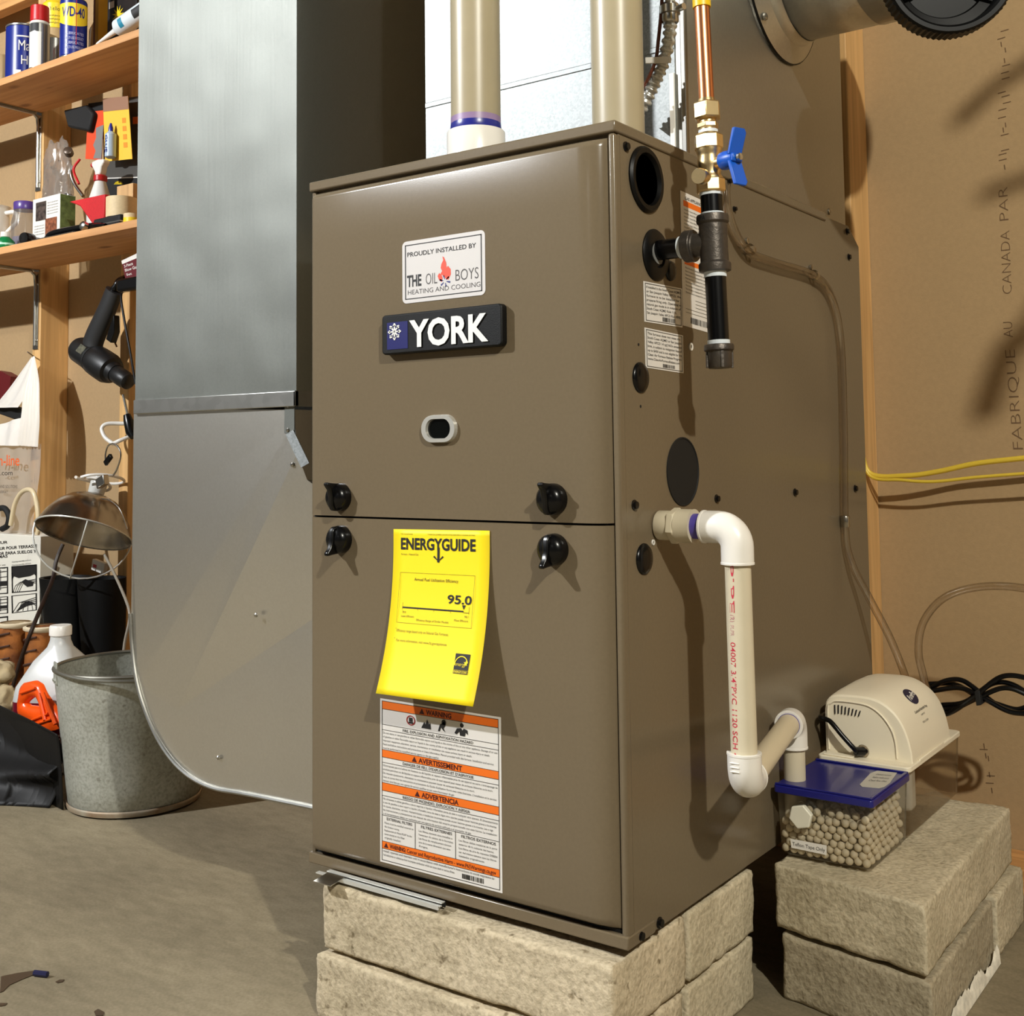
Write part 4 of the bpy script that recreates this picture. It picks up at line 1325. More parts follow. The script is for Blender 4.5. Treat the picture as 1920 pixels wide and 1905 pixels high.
m.build('fine_red_lettering', mat('pale_red_ink', (176, 110, 118), .6), vp, 0)
EX, EY = 0.4668, 0.3775
hv = V((EX - PX - .002, EY - PY, 0)).normalized()
le = elbow((PX + .002, PY, LZ), (0, 0, 1), hv, .0134, .032, .0172, 'lower_elbow')
for k in range(3):
    MB().obox((PX - .001, PY - .0168, LZ + .024 - k * .0042), (.0052, 0, 0), (0, .0009, 0), (0, 0, .0008)).build('raised_mark', PVCW, le, bevel=.0006)
MB().tube([V((PX + .002, PY, LZ)) + hv * .024, V((EX, EY, LZ)) - hv * .024], .01335, 32).build('cross_pipe', mat('warm_pvc', (214, 200, 170), .4), dr)  # slightly warmer cream than the other drain pipes
MB().tube([V((EX, EY, LZ)) - hv * .0385, V((EX, EY, LZ)) - hv * .0365], .0138, 32).build('primer_ring', _m['primer_purple'], dr)
elbow((EX, EY, LZ), -hv, (0, 0, -1), .0134, .036, .0168, 'end_elbow')
MB().tube([V((EX, EY, LZ - .03)), V((EX, EY, .2447))], .01335, 32).build('drop_pipe', PVC, dr)

# ---------------------------------------------------------------- clear vinyl drain tube down the side
CLT = clear_mat('clear_vinyl', (0.90, 0.86, 0.80), .34, .07, .0)
tp_ = crv([V((0.4525,0.2483,0.9808)), V((0.4525,0.2511,0.9517)), V((0.4525,0.2752,0.9225)), V((0.4525,0.3134,0.9051)), V((0.4525,0.3883,0.9025)), V((0.4525,0.5344,0.9015)), V((0.4525,0.5990,0.8762)), V((0.4525,0.6287,0.8160)), V((0.4525,0.6309,0.6906)), V((0.4525,0.6228,0.5512)), V((0.4550,0.6352,0.4965)), V((0.4680,0.6678,0.4417)), V((0.4890,0.6933,0.3805)), V((0.5040,0.7068,0.3280)), V((0.5100,0.7067,0.2994))], 8)
vt = thing('vinyl_tube', 'clear vinyl tube strapped down the furnace side to the pump', 'tube', tp_[-1])
MB().tube(tp_, .0058, 14, caps=False).build('tube_wall', CLT, vt)
for q in (V((0.4525,0.3169,0.9096)), V((0.4525,0.5325,0.9027))):
    MB().lathe([(.0068, -.004), (.0072, 0), (.0068, .004)], V((q.x, q.y, q.z)), (0, 1, -.25), 14, caps=False).build('clip', STEEL, vt)
    MB().lathe([(.004, 0), (.004, .003), (0, .004)], V((.446, q.y + .002, q.z + .012)), (1, 0, 0), 10).build('clip_screw', STEEL, vt)
q = V((0.4525,0.6251,0.5526))
MB().lathe([(.0066, -.008), (.0070, -.007), (.0070, .007), (.0066, .008)], q, (0, 0, 1), 14, caps=False).build('clip', STEEL, vt)

# yellow cables along the wall
def cable(pts, r, label):
    return tag(MB().tube(crv(pts, 8), r, 10, flat=(V((0, 0, 1)), 1.0)).build('house_cable', mat('cable_yellow', (222, 190, 62), .45)), label, 'cable')
cable([V((.400, .852, .6635)), V((0.4151,0.8520,0.6175)), V((0.4726,0.8550,0.6141)), V((0.5226,0.8560,0.6209)), V((0.5795,0.8560,0.6332)), V((0.6495,0.8560,0.6410)), V((0.7091,0.8560,0.6477))], .0042, 'upper yellow sheathed cable leaving the wall stud, rising to the right')
cable([V((.400, .846, .6595)), V((0.4170,0.8460,0.6133)), V((0.4667,0.8460,0.6074)), V((0.5161,0.8480,0.6050)), V((0.5802,0.8500,0.6119)), V((0.6498,0.8500,0.6177)), V((0.7091,0.8500,0.6225))], .0026, 'lower thinner pale yellow cable just beneath the upper one')

# ---------------------------------------------------------------- neutralizer box with white pellets
BZ = 0.1615
CLB = clear_mat('clear_styrene', (0.97, 0.96, 0.93), .10, .05)
NX0, NX1, NY0, NY1, NZ = 0.4545, 0.5755, 0.3430, 0.4830, 0.2415
nb = thing('neutralizer_box', 'clear plastic box of white pellets with a dark blue lid', 'box', (0.515, 0.413, BZ))
def tank(name, x0, x1, y0, y1, z0, z1, parent, t=.0018, taper=.003):
    m = MB()
    def ringp(z, k, ins=0):
        return [V(((x0 + x1) / 2 + u, (y0 + y1) / 2 + v, z)) for u, v in rrect(x1 - x0 - 2 * k, y1 - y0 - 2 * k, .008 - ins, 4)]
    rs = [ringp(z1, 0), ringp(z0 + .004, taper), ringp(z0, taper + .003)]
    n = len(rs[0])
    for r_ in rs:
        m.v += r_
    for i in range(2):
        for k in range(n):
            m.f.append([i * n + k, (i + 1) * n + k, (i + 1) * n + (k + 1) % n, i * n + (k + 1) % n])
    m.f.append([2 * n + k for k in range(n)])
    return m.build(name, CLB, parent, 50)
tank('clear_body', NX0, NX1, NY0, NY1, BZ, NZ, nb)
LB = mat('lid_blue', (22, 26, 112), .3, coat=.2)
cxn, cyn = (NX0 + NX1) / 2, (NY0 + NY1) / 2
ld = MB().prism([(cxn + u, cyn + v, NZ - .006) for u, v in rrect(NX1 - NX0 + .003, NY1 - NY0 + .004, .005)], (0, 0, .009)).build('lid', LB, nb, 40, bevel=.0012)
lidz = NZ + .003
for x0, x1, y0, y1 in ((NX0, NX1, NY0, NY0 + .004), (NX0, NX1, NY1 - .004, NY1), (NX1 - .004, NX1, NY0 + .004, NY1 - .004)):
    MB().box(x0, x1, y0, y1, lidz, lidz + .0022).build('lid_rim', LB, ld, bevel=.0008)
q = [V((0.5418,0.3988,0.2455)), V((0.5360,0.4553,0.2455)), V((0.5393,0.4724,0.2455)), V((0.5632,0.4763,0.2455)), V((0.5721,0.4107,0.2455)), V((0.5664,0.3960,0.2455)), V((0.5470,0.3913,0.2455))]
ll = MB().prism([(p.x, p.y, lidz + .0001) for p in q], (0, 0, .0004)).build('lid_label', mat('grey_label', (190, 186, 176), .5), ld, label='small pale label on blue lid')
a, b_, c_ = q[0], q[2], q[3]
lf = quad(V((b_.x, b_.y, lidz + .0007)), V((c_.x, c_.y, lidz + .0007)), V((q[4].x, q[4].y, lidz + .0007)), V((a.x, a.y, lidz + .0007)))
m = MB()
for k, s in enumerate(('Condensate neutralizer', 'Replace media yearly', 'Check flow often')):
    letters(m, s, lambda u, v: lf(u, -v), .15, .85, -(.30 + k * .22), .12)
m.build('print', _m['faded_ink'], ll, 0)
# hex plug, its port and the strip label
pc = V((V((0.4904,0.3360,0.2135)).x, NY0 + .002, V((0.4904,0.3360,0.2135)).z))
hp = MB().lathe([(.0135, 0), (.0135, .004), (.0150, .005), (.0150, .0095), (.0142, .0105)], pc + V((0, -.002, 0)), (0, -1, 0), 6, ph=.25).build('hex_plug', mat('plug_white', (226, 222, 204), .45), nb, 30, bevel=.0008)
MB().lathe([(.0150, 0), (.0160, .0008), (.0160, .0035), (.0150, .004)], pc, (0, -1, 0), 32).build('port_ring', CLB, nb)
lq = quad(V((0.4726,0.3425,0.1820)), V((0.5183,0.3425,0.1822)), V((0.5180,0.3425,0.1709)), V((0.4736,0.3425,0.1714)))
off = lambda d: (lambda u, v: lq(u, v) + V((0, .0018 - d, 0)))
sl = MB().prism([off(.0001)(u, v) for u, v in ((0, 0), (1, 0), (1, 1), (0, 1))], (0, -.0004, 0)).build('strip_label', WHITE, nb)
m = MB()
letters(m, 'Teflon Tape Only', lambda u, v: off(.0008)(u, -v), .05, .96, -.70, .42, .0)
m.build('print', _m['faded_ink'], sl, 0)
MB().tube([V((EX, EY, .2350)), V((EX, EY, .198))], .01335, 28).build('inlet_tube', PVC, nb)
# pellets: the ones against the front and right walls are single parts, the fill behind is one mass
PEL = mat('white_pellet', (226, 214, 188), .6, 0, .05, 60)
rp = .0049
pm = MB().ball((0, 0, 0), rp, nu=12, nv=8)
pme = bpy.data.meshes.new('pellet')
pme.from_pydata(pm.v, [], pm.f)
pme.materials.append(PEL)
pme.polygons.foreach_set('use_smooth', [True] * len(pme.polygons))
rnd = random.Random(11)
cells = []
ztop = 0.2235
lay = 0
z = BZ + rp + .0012
while z < ztop:
    row = 0
    y = NY0 + .0030 + rp + .0005
    while y < NY1 - .004 - rp:
        x = NX0 + .0045 + rp + (rp if (row + lay) % 2 else 0)
        while x < NX1 - .0032 - rp:
            cells.append((row, x + rnd.uniform(-1, 1) * .0011, y + rnd.uniform(0, 1) * .0010, z + rnd.uniform(-1, 1) * .0010, x > NX1 - .0032 - 3.2 * rp))
            x += 2 * rp + .0002
        y += rp * 1.75
        row += 1
    z += rp * 1.68
    lay += 1
fill = MB()
cnt = 0
for row, x, y, z, right in cells:
    if z > ztop - .008 and (rnd.random() < .35 or x < pc.x + .004):
        continue
    if (abs(x - EX) < .020 and abs(y - EY) < .020):
        continue
    first = row == 0 or (right and row < 14)
    if first and cnt < 296:
        o = bpy.data.objects.new('pellet', pme)
        C.objects.link(o)
        o.parent = nb
        o.location = V((x, y, z)) - WORLD_LOC[nb.name]
        cnt += 1
    elif row < 3 or right or z > ztop - .016:
        fill.ball((x, y, z), rp, nu=8, nv=6)
fo = fill.build('pellet_fill', PEL, nb, 80)
fo['kind'] = 'stuff'

# ---------------------------------------------------------------- condensate pump
PX0, PX1, PY0, PY1 = 0.4560, 0.5745, 0.4860, 0.7260
pu_ = thing('condensate_pump', 'cream condensate pump with rounded cover on a clear tank, beside the wall', 'pump', (0.515, 0.606, BZ))
_keep = CLB
CLB = clear_mat('clear_tank_styrene', (0.88, 0.85, 0.79), .16, .06)
tank('clear_tank', PX0, PX1, PY0, PY1, BZ, .2435, pu_)
CLB = _keep
TR = MB().prism([((PX0 + PX1) / 2 + u, (PY0 + PY1) / 2 + v, .2435) for u, v in rrect(PX1 - PX0 + .004, PY1 - PY0 + .002, .008)], (0, 0, .007)).build('tray_cover', CREAM, pu_, 40, bevel=.0012)
MB().box(PX1 - .030, PX1 - .006, PY0 + .028, PY0 + .052, .186, .2435).build('float_tube', PVCW, pu_, bevel=.006)
prof = [(.4585, .2506), (.4585, .3080), (.4605, .3180), (.4660, .3250), (.4760, .3290), (.5000, .3305), (.5200, .3300), (.5370, .3250), (.5520, .3140), (.5620, .3000), (.5690, .2820), (.5730, .2640), (.5740, .2506)]
# densify and loft along y: crown slightly higher in the middle, rounded front and back edges
pr = crv([V((x, 0, z)) for x, z in prof[1:-1]], 3)
pr = [V((prof[0][0], 0, prof[0][1]))] + pr + [V((prof[-1][0], 0, prof[-1][1]))]
ctr = V((.516, 0, .2506))
secs = [(.5060, .90), (.5064, .955), (.5085, .985), (.5125, 1.0), (.5400, 1.03), (.6000, 1.05), (.6450, 1.04), (.6720, 1.01), (.6800, .97), (.6830, .90)]
m = MB()
npf = len(pr)
for y, k in secs:
    for p in pr:
        kz = 1 + (k - 1) if k > 1 else k
        x = ctr.x + (p.x - ctr.x) * min(1.0, k + .02)
        m.v.append(V((x, y, .2506 + (p.z - .2506) * kz)))
for i in range(len(secs) - 1):
    for k in range(npf - 1):
        m.f.append([i * npf + k, i * npf + k + 1, (i + 1) * npf + k + 1, (i + 1) * npf + k])
m.f.append(list(reversed(range(npf))))
m.f.append([(len(secs) - 1) * npf + k for k in range(npf)])
mc = m.build('motor_cover', CREAM, pu_, 32)
# recessed front panel outline
fp = [(.4635, .2550), (.4635, .3080), (.4680, .3160), (.4760, .3200), (.5000, .3205), (.5200, .3180), (.5360, .3080), (.5480, .2920), (.5530, .2760), (.5545, .2550)]
pr2 = [V((x, .5052, z)) for x, z in fp]
MB().tube(crv(pr2, 4), .0012, 6).build('panel_ridge', CREAM, mc)
for k in range(8):
    a = V((0.4733,0.5055,0.3212))
    x = a.x + k * .00475
    MB().obox((x, .5053, .3085 - .0004 * k + (0.0012 if k else 0)), (.0006, 0, 0), (0, .0008, 0), (.0004 * k * .5, 0, .0060 - .0003 * k)).build('vent_slot', MATTE, mc)
# oval brand mark on the right shoulder
def shoulder(px_y, t):   # point on the loft: y, t along the profile measured from the right foot upwards
    i = min(len(secs) - 2, max(0, next((j for j in range(len(secs) - 1) if secs[j + 1][0] >= px_y), 0)))
    f = (px_y - secs[i][0]) / (secs[i + 1][0] - secs[i][0])
    k = secs[i][1] * (1 - f) + secs[i + 1][1] * f
    L = list(reversed(pr))
    d = 0
    for j in range(len(L) - 1):
        l = (L[j + 1] - L[j]).length
        if d + l >= t:
            p = L[j].lerp(L[j + 1], (t - d) / l)
            nrm = (L[j + 1] - L[j]).cross(V((0, 1, 0))).normalized()
            break
        d += l
    if nrm.x < 0:
        nrm = -nrm
    return V((ctr.x + (p.x - ctr.x) * min(1.0, k + .02), px_y, .2506 + (p.z - .2506) * k)) + nrm * .0006
m = MB()
n = 28
oy, ot, ra, rb = .590, .0725, .0170, .0120
rings = [[shoulder(oy + ra * f * math.cos(2 * math.pi * k / n), ot + rb * f * math.sin(2 * math.pi * k / n)) for k in range(n)] for f in (1, .5, .02)]
m.v = [p for r_ in rings for p in r_]
m.f = [[i * n + k, i * n + (k + 1) % n, (i + 1) * n + (k + 1) % n, (i + 1) * n + k] for i in range(2) for k in range(n)]
ov = m.build('brand_oval', mat('oval_navy', (16, 20, 58), .4), mc)
m = MB()
letters(m, 'PurePro', lambda u, v: shoulder(oy + u, ot - .003 + v + u * .15) + V((.0005, 0, .0005)), -.0142, .0142, 0, .0085, .02)
m.build('brand_lettering', WHITE, ov, 0)
m = MB()
letters(m, 'Condensate Neutralizer Pump', lambda u, v: shoulder(oy + u, ot - .021 + v), -.026, .028, 0, .0036, .012)
letters(m, 'PUMP KIT', lambda u, v: shoulder(oy + u, ot - .027 + v), -.008, .008, 0, .0022, 0)
letters(m, 'PCN 115/60', lambda u, v: shoulder(oy + u, ot - .036 + v), -.012, .012, 0, .0026, 0)
m.build('print', INK, mc, 0)
# power lead looping from the back left to the strain relief on the front
lead = crv([V((.4520, .600, .258)), V((.4510, .560, .292)), V((0.4546,0.5000,0.2967)), V((0.4708,0.4920,0.2952)), V((0.4885,0.4900,0.2784)), V((0.5020,0.4910,0.2648)), V((0.5067,0.4955,0.2590)), V((.516, .512, .2590))], 8)
MB().tube(lead, .0033, 12).build('power_lead', BLACK, pu_)
a = V((0.5078,0.4985,0.2585))
MB().tube([a + V((-.004, -.004, .001)), a + V((.003, .006, 0))], .0058, 14).build('strain_relief', BLACK, pu_)
MB().lathe([(.0075, 0), (.0085, .001), (.0075, .002)], V((a.x + .002, .5055, a.z)), (0, -1, 0), 20).build('grommet', clear_mat('clear_vinyl'), pu_)
MB().box(PX0 + .005, PX0 + .045, PY0 + .004, PY0 + .0175, .2505, .2525).build('access_cap', CREAM, pu_, bevel=.001)
MB().box(.5745, .5768, .53, .64, .2480, .2520).build('latch_edge', CREAM, pu_, bevel=.0008)
# second clear tube looping up from the pump and off to the right
lp = crv([V((.506, .688, .262)), V((0.5438,0.6880,0.2837)), V((0.5385,0.6880,0.3246)), V((0.5317,0.6880,0.3657)), V((0.5408,0.6880,0.4083)), V((0.5719,0.6880,0.4445)), V((0.6225,0.6860,0.4627)), V((0.6823,0.6840,0.4635)), V((0.7385,0.6840,0.4483))], 8)
dt = thing('discharge_tube', 'clear vinyl tube arching up from the pump and away to the right', 'tube', lp[0])
MB().tube(lp, .0056, 14, caps=False).build('tube_wall', CLT, dt)
# coiled black cord
cc_ = V((0.6046,0.7200,0.3053))
co = thing('coiled_cord', 'bundled shiny black power cord tied in a figure eight behind the pump', 'cord', cc_)
def cl(pts, y):
    return crv(pts, 8)
loops = [
    [V((0.5349,0.7300,0.3059)), V((0.5587,0.7280,0.3195)), V((0.5818,0.7260,0.3222)), V((0.6079,0.7220,0.3076)), V((0.6364,0.7200,0.2903)), V((0.6674,0.7220,0.2863)), V((0.6813,0.7240,0.2993)), V((0.6650,0.7220,0.3139)), V((0.6379,0.7180,0.3190)), V((0.6023,0.7140,0.3008)), V((0.5718,0.7160,0.2834)), V((0.5400,0.7220,0.2771))],
    [V((0.5311,0.7360,0.3106)), V((0.5682,0.7340,0.3141)), V((0.5984,0.7300,0.3021)), V((0.6275,0.7280,0.2938)), V((0.6557,0.7280,0.2897)), V((0.6738,0.7280,0.3050)), V((0.6505,0.7260,0.3234)), V((0.6229,0.7220,0.3226)), V((0.5859,0.7200,0.2934)), V((0.5504,0.7260,0.2837))],
    [V((0.5357,0.7240,0.3023)), V((0.5793,0.7200,0.3123)), V((0.6127,0.7160,0.3017)), V((0.6517,0.7140,0.2873)), V((0.6930,0.7160,0.2963)), V((0.6976,0.7160,0.3257)), V((0.6676,0.7140,0.3375)), V((0.6364,0.7120,0.3346)), V((0.6003,0.7080,0.3031)), V((0.5652,0.7120,0.2766)), V((0.5424,0.7180,0.2720))]]
for l in loops:
    MB().tube(crv(l, 8), .0036, 10).build('strand', BLACK, co)
MB().obox(V((0.6078,0.7160,0.3041)), V((.0035, 0, .001)), V((0, .014, 0)), V((-.001, 0, .010))).build('twist_tie', MATTE, co, bevel=.001)

# ---------------------------------------------------------------- shelves on the stud wall
SZ1, SZ2 = 1.6646, 1.2115      # top faces
PINES = wood('pine_shelf', (212, 158, 104), 'x', 0.8)
for z, lb in ((SZ1, 'upper pine shelf board carrying spray cans and tins'), (SZ2, 'lower pine shelf board carrying spray bottle, tape and boxes')):
    o = MB().box(-2.7, -0.62, .6155, .8205, z - .019, z).build('shelf_board', PINES, bevel=.0012)
    tag(o, lb, 'shelf', 'pine shelves')
def bracket(z, label):
    x = -1.936
    b = thing('shelf_bracket', label, 'bracket', (x, .82, z - .12), 'steel shelf brackets')
    MB().box(x - .0125, x + .0125, .640, .8195, z - .0212, z - .0192).build('top_arm', STEEL, b)
    MB().box(x - .0125, x + .0125, .8180, .8205, z - .245, z - .0195).build('wall_arm', STEEL, b)
    MB().tube([V((x, .65, z - .0235)), V((x, .800, z - .0235)), V((x, .813, z - .035)), V((x, .8155, z - .06)), V((x, .8160, z - .235))], .0045, 8).build('rib', STEEL, b, 60)
    for dz in (.06, .22):
        MB().lathe([(.004, 0), (.003, .002), (0, .0025)], (x + .007, .818, z - dz), (0, -1, 0), 10).build('screw', STEEL, b)
bracket(SZ1, 'grey steel angle bracket under the upper shelf')
bracket(SZ2, 'grey steel angle bracket under the lower shelf, above the white bag')

def cyl(u, r, c, v):   # point on a vertical can: u angle from the camera-facing side (radians), v height
    a = math.atan2(-1.03 - c.y, 1.05 - c.x) + u
    return V((c.x + r * math.cos(a), c.y + r * math.sin(a), c.z + v))
def can(name, label, c, r, h, bands, cat, top=None, m0=STEEL):
    """bands: (part, v0, v1, material, radius factor)"""
    c = V(c)
    t = thing(name, label, cat, c)
    for nm, v0, v1, m, k0, k1 in bands:
        e = min(.0015, (v1 - v0) * .2)
        MB().lathe([(r * k0 - e, v0), (r * k0, v0 + e), (r * k1, v1 - e), (max(0, r * k1 - e), v1)], c, (0, 0, 1), 28).build(nm, m, t, 40)
    return t, c
def wrap(t, c, r, sx, u0, u1, v0, h, m, bold=0, name='lettering'):
    mb = MB()
    letters(mb, sx, lambda u, v: cyl(u, r + .0005, c, v), u0, u1, v0, h, bold)
    return mb.build(name, m, t, 0)
def patch(t, c, r, u0, u1, v0, v1, m, name, d=.0003, lab=None):
    mb = MB()
    rect(mb, lambda u, v: cyl(u, r + d, c, v), u0, u1, v0, v1, 8)
    return mb.build(name, m, t, 40, label=lab)

NAVY = mat('tin_blue', (14, 34, 122), .3)
YELL = mat('can_yellow', (238, 206, 40), .35)
SILV = mat('can_silver', (176, 176, 172), .25, .85)
PAPR = mat('kraft_card', (176, 148, 104), .7)
TRN = mat('translucent_hdpe', (224, 222, 214), .35, sss=.2)
# ---- upper shelf
x = V((-1.8140,0.6950,1.7453))
t, c = can('coffee_tin', 'royal blue coffee tin with white lettering, leftmost on the upper shelf', (x.x, .695, SZ1), .047, .165,
           [('tin', .0, .1585, NAVY, 1, 1), ('lid_rim', .1585, .164, SILV, 1.02, 1.02)], 'tin')
wrap(t, c, .048, 'Maxwell', -.30, 1.45, .088, .030, WHITE, 0)
wrap(t, c, .048, 'House', -.15, 1.35, .050, .026, WHITE, 0)
patch(t, c, .048, -.42, .9, .125, .129, WHITE, 'white_line')
patch(t, c, .048, -.42, -.15, .012, .034, WHITE, 'white_cup')
x = V((-1.6604,0.6450,1.7413))
t, c = can('spray_can', 'white and silver spray can with tall red cap on the upper shelf', (x.x, .645, SZ1), .0255, .17,
           [('can', 0, .122, SILV, 1, 1), ('shoulder', .122, .130, WHITE, .98, .92), ('red_cap', .130, .172, RED, .93, .9)], 'spray can')
patch(t, c, .0255, -1.2, .15, .004, .098, WHITE, 'white_label')
patch(t, c, .0255, -.95, -.1, .100, .121, INK, 'dark_stripe')
x = V((-1.8008,0.7750,1.8401))
t, c = can('glue_bottle', 'squat yellow glue bottle behind the cans on the upper shelf', (x.x, .780, SZ1), .034, .18,
           [('bottle', 0, .178, SILV, .9, 1), ('label_band', .178, .250, YELL, 1, 1.02), ('shoulder', .250, .270, YELL, 1.02, .5), ('nozzle', .270, .300, BLACK, .3, .2)], 'bottle')
patch(t, c, .034, -.9, .9, .150, .178, PAPR, 'tan_band')
wrap(t, c, .034, 'Yellow', -.5, .6, .226, .012, INK)
for k in range(3):
    wrap(t, c, .034, 'wood glue strong', -.5, .6, .210 - k * .010, .005, INK)
x = V((-1.5171,0.6500,1.7524))
t, c = can('lubricant_can', 'blue and yellow lubricant aerosol can on the upper shelf', (x.x, .650, SZ1), .033, .20,
           [('can', .004, .150, NAVY, 1, 1), ('base_rim', 0, .004, SILV, .99, .99), ('dome', .150, .166, SILV, .97, .6), ('spray_cap', .166, .195, RED, .5, .42)], 'spray can')
m = MB()
us = [-1.5 + 3.0 * k / 20 for k in range(21)]
m.surf(lambda u, v: cyl(u, .0333, c, (.078 + .012 * (min(1, abs(u) / 1.2)) ** 2) * (1 - v) + .138 * v), us, [0, .5, 1])
m.build('yellow_shield', YELL, t, 60)
wrap(t, c, .0333, 'WD-40', -.95, .88, .103, .026, NAVY, .02)
for k in range(4):
    wrap(t, c, .033, 'MULTI USE PRODUCT' if k % 2 else 'LUBRICATES', -.6, .8, .056 - k * .012, .007, mat('pale_lilac', (170, 172, 214), .5), .01)
patch(t, c, .033, .16, .21, .03, .15, RED, 'red_straw', .0012)
a = V((-1.5149,0.7000,1.7176))
sl = thing('wooden_level', 'narrow yellow-brown wooden strip standing at the back of the upper shelf', 'wood strip', (a.x, .72, SZ1))
MB().box(a.x - .010, a.x + .004, .712, .735, SZ1, SZ1 + .26).build('strip', wood('dark_strip', (120, 72, 34), 'z'), sl)
MB().box(a.x + .0045, a.x + .018, .708, .735, SZ1, SZ1 + .26).build('yellow_edge', mat('ochre_paint', (196, 148, 36), .5), sl)
tag(MB().tube([V((a.x + .002, .690, SZ1 + .002)), V((a.x - .002, .700, SZ1 + .10))], .0022, 8).build('white_stick', WHITE),
    'thin white straw leaning at the wooden strip on the upper shelf', 'straw')
a, b_ = V((-1.5648,0.7600,1.8106)), V((-1.4097,0.7600,1.7743))
pk = thing('seed_packet', 'black packet with a yellow sunburst at the back of the upper shelf', 'packet', ((a.x + b_.x) / 2, .765, SZ1))
MB().box(a.x, b_.x, .760, .772, SZ1, SZ1 + .21).build('pouch', mat('packet_black', (22, 16, 15), .4, 0, .4, 60), pk, bevel=.003)
s_ = V((-1.4865,0.7585,1.8089))
m = MB()
m.add([s_ + V(((.026 if k % 2 == 0 else .010) * math.cos(k * math.pi / 11), 0, (.026 if k % 2 == 0 else .010) * math.sin(k * math.pi / 11))) for k in range(22)], [tuple(range(22))])
m.build('sunburst', YELL, pk, 0)
s2 = V((-1.5143,0.7583,1.8412))
m = MB()
rect(m, lambda u, v: V((s2.x + u, .7583, s2.z + v)), -.010, .012, -.008, .010)
m.build('white_patch', WHITE, pk, 0)
# tilted caulk tube
a, b_ = V((-1.4040,0.6400,1.6787)), V((-1.2522,0.6600,1.7283))
d = (b_ - a)
L = d.length
ct = thing('caulk_tube', 'white caulk tube lying tilted with its nozzle over the upper shelf edge', 'caulk tube', (a.x, a.y, SZ1))
MB().lathe([(.0022, 0), (.0030, .004), (.0075, L * .42), (.0085, L * .44)], a, d, 20).build('nozzle', WHITE, ct)
MB().lathe([(.009, L * .43), (.0215, L * .50), (.0225, L * .52), (.0225, L * 1.9)], a, d, 28).build('barrel', mat('tube_white', (214, 222, 226), .35), ct, 40)
e = d.normalized()
u, w_ = perp(e)
m = MB()
for k0, k1, nm, mm in ((L * .62, L * .70, 'teal_band', mat('teal', (30, 130, 160), .4)), (L * .92, L * 1.25, 'black_mark', INK)):
    m = MB()
    aa = [i / 8 for i in range(9)]
    vv = V((.6, -1, -.1))
    vv = (vv - e * vv.dot(e)).normalized()
    ww = e.cross(vv)
    sg_ = -1 if nm == 'teal_band' else 1
    m.surf(lambda q, s: a + e * (k0 + (k1 - k0) * s) + (vv * math.cos(q) + ww * math.sin(q)) * .0228, [(-.5 + i * .13) for i in range(9)], [0, 1])
    m.build(nm, mm, ct)
a = V((-2.0003,0.7400,1.8132))
tag(MB().lathe([(.030, 0), (.034, .02), (.034, .11), (.030, .13), (.02, .14)], (a.x, .74, SZ1), (0, 0, 1), 24).build('plastic_jar', mat('tan_jar', (176, 150, 112), .35)),
    'tan plastic jar cut off at the left end of the upper shelf', 'jar')

# ---- lower shelf
def at_shelf(p, y):
    return V((p.x, y, SZ2))
a = V((-2.0269,0.7350,1.3845))
pt = thing('pitcher', 'white plastic pitcher with a loop handle, far left of the lower shelf', 'pitcher', (a.x, .735, SZ2))
MB().lathe([(.040, 0), (.042, .01), (.046, .12), (.044, .155), (.050, .160)], (a.x, .735, SZ2), (0, 0, 1), 30).build('body', PVCW, pt, 50)
hx = crv([cyl(.9, .043, V((a.x, .735, SZ2)), .140), cyl(.9, .075, V((a.x, .735, SZ2)), .140), cyl(.9, .082, V((a.x, .735, SZ2)), .115), cyl(.9, .050, V((a.x, .735, SZ2)), .085)], 6)
MB().tube(hx, .0062, 10).build('handle', PVCW, pt)
a = V((-1.8285,0.7150,1.3096))
jr = thing('glass_jar', 'small clear glass jar with a purple lid on the lower shelf', 'jar', (a.x, .715, SZ2))
MB().lathe([(.030, 0), (.035, .006), (.036, .085), (.030, .110), (.028, .124)], (a.x, .715, SZ2), (0, 0, 1), 26).build('glass', clear_mat('jar_glass', (.85, .84, .82), .2, .04, .15), jr)
MB().lathe([(.0295, .120), (.030, .122), (.030, .140), (.0285, .142), (0, .142)], (a.x, .715, SZ2), (0, 0, 1), 26).build('purple_lid', mat('purple', (82, 58, 130), .3), jr, 40)
MB().lathe([(.026, .004), (.031, .010), (.031, .045), (0, .048)], (a.x, .715, SZ2), (0, 0, 1), 20).build('contents', mat('purple_grey', (120, 112, 138), .6), jr)
a = V((-1.8046,0.6450,1.2380))
gb = thing('green_bottle', 'little green bottle with pale cap at the lower shelf front left', 'bottle', (a.x, .645, SZ2))
MB().lathe([(.022, 0), (.024, .003), (.024, .022), (.012, .033), (.010, .035)], (a.x, .645, SZ2), (0, 0, 1), 24).build('body', mat('bottle_green', (18, 116, 62), .25), gb, 50)
MB().lathe([(.012, .034), (.0125, .036), (.0118, .047), (0, .048)], (a.x, .645, SZ2), (0, 0, 1), 20).build('cap', WHITE, gb, 40)
MB().lathe([(.0242, .011), (.0242, .016)], (a.x, .645, SZ2), (0, 0, 1), 24, caps=False).build('pale_band', mat('pale_mint', (170, 214, 190), .4), gb)
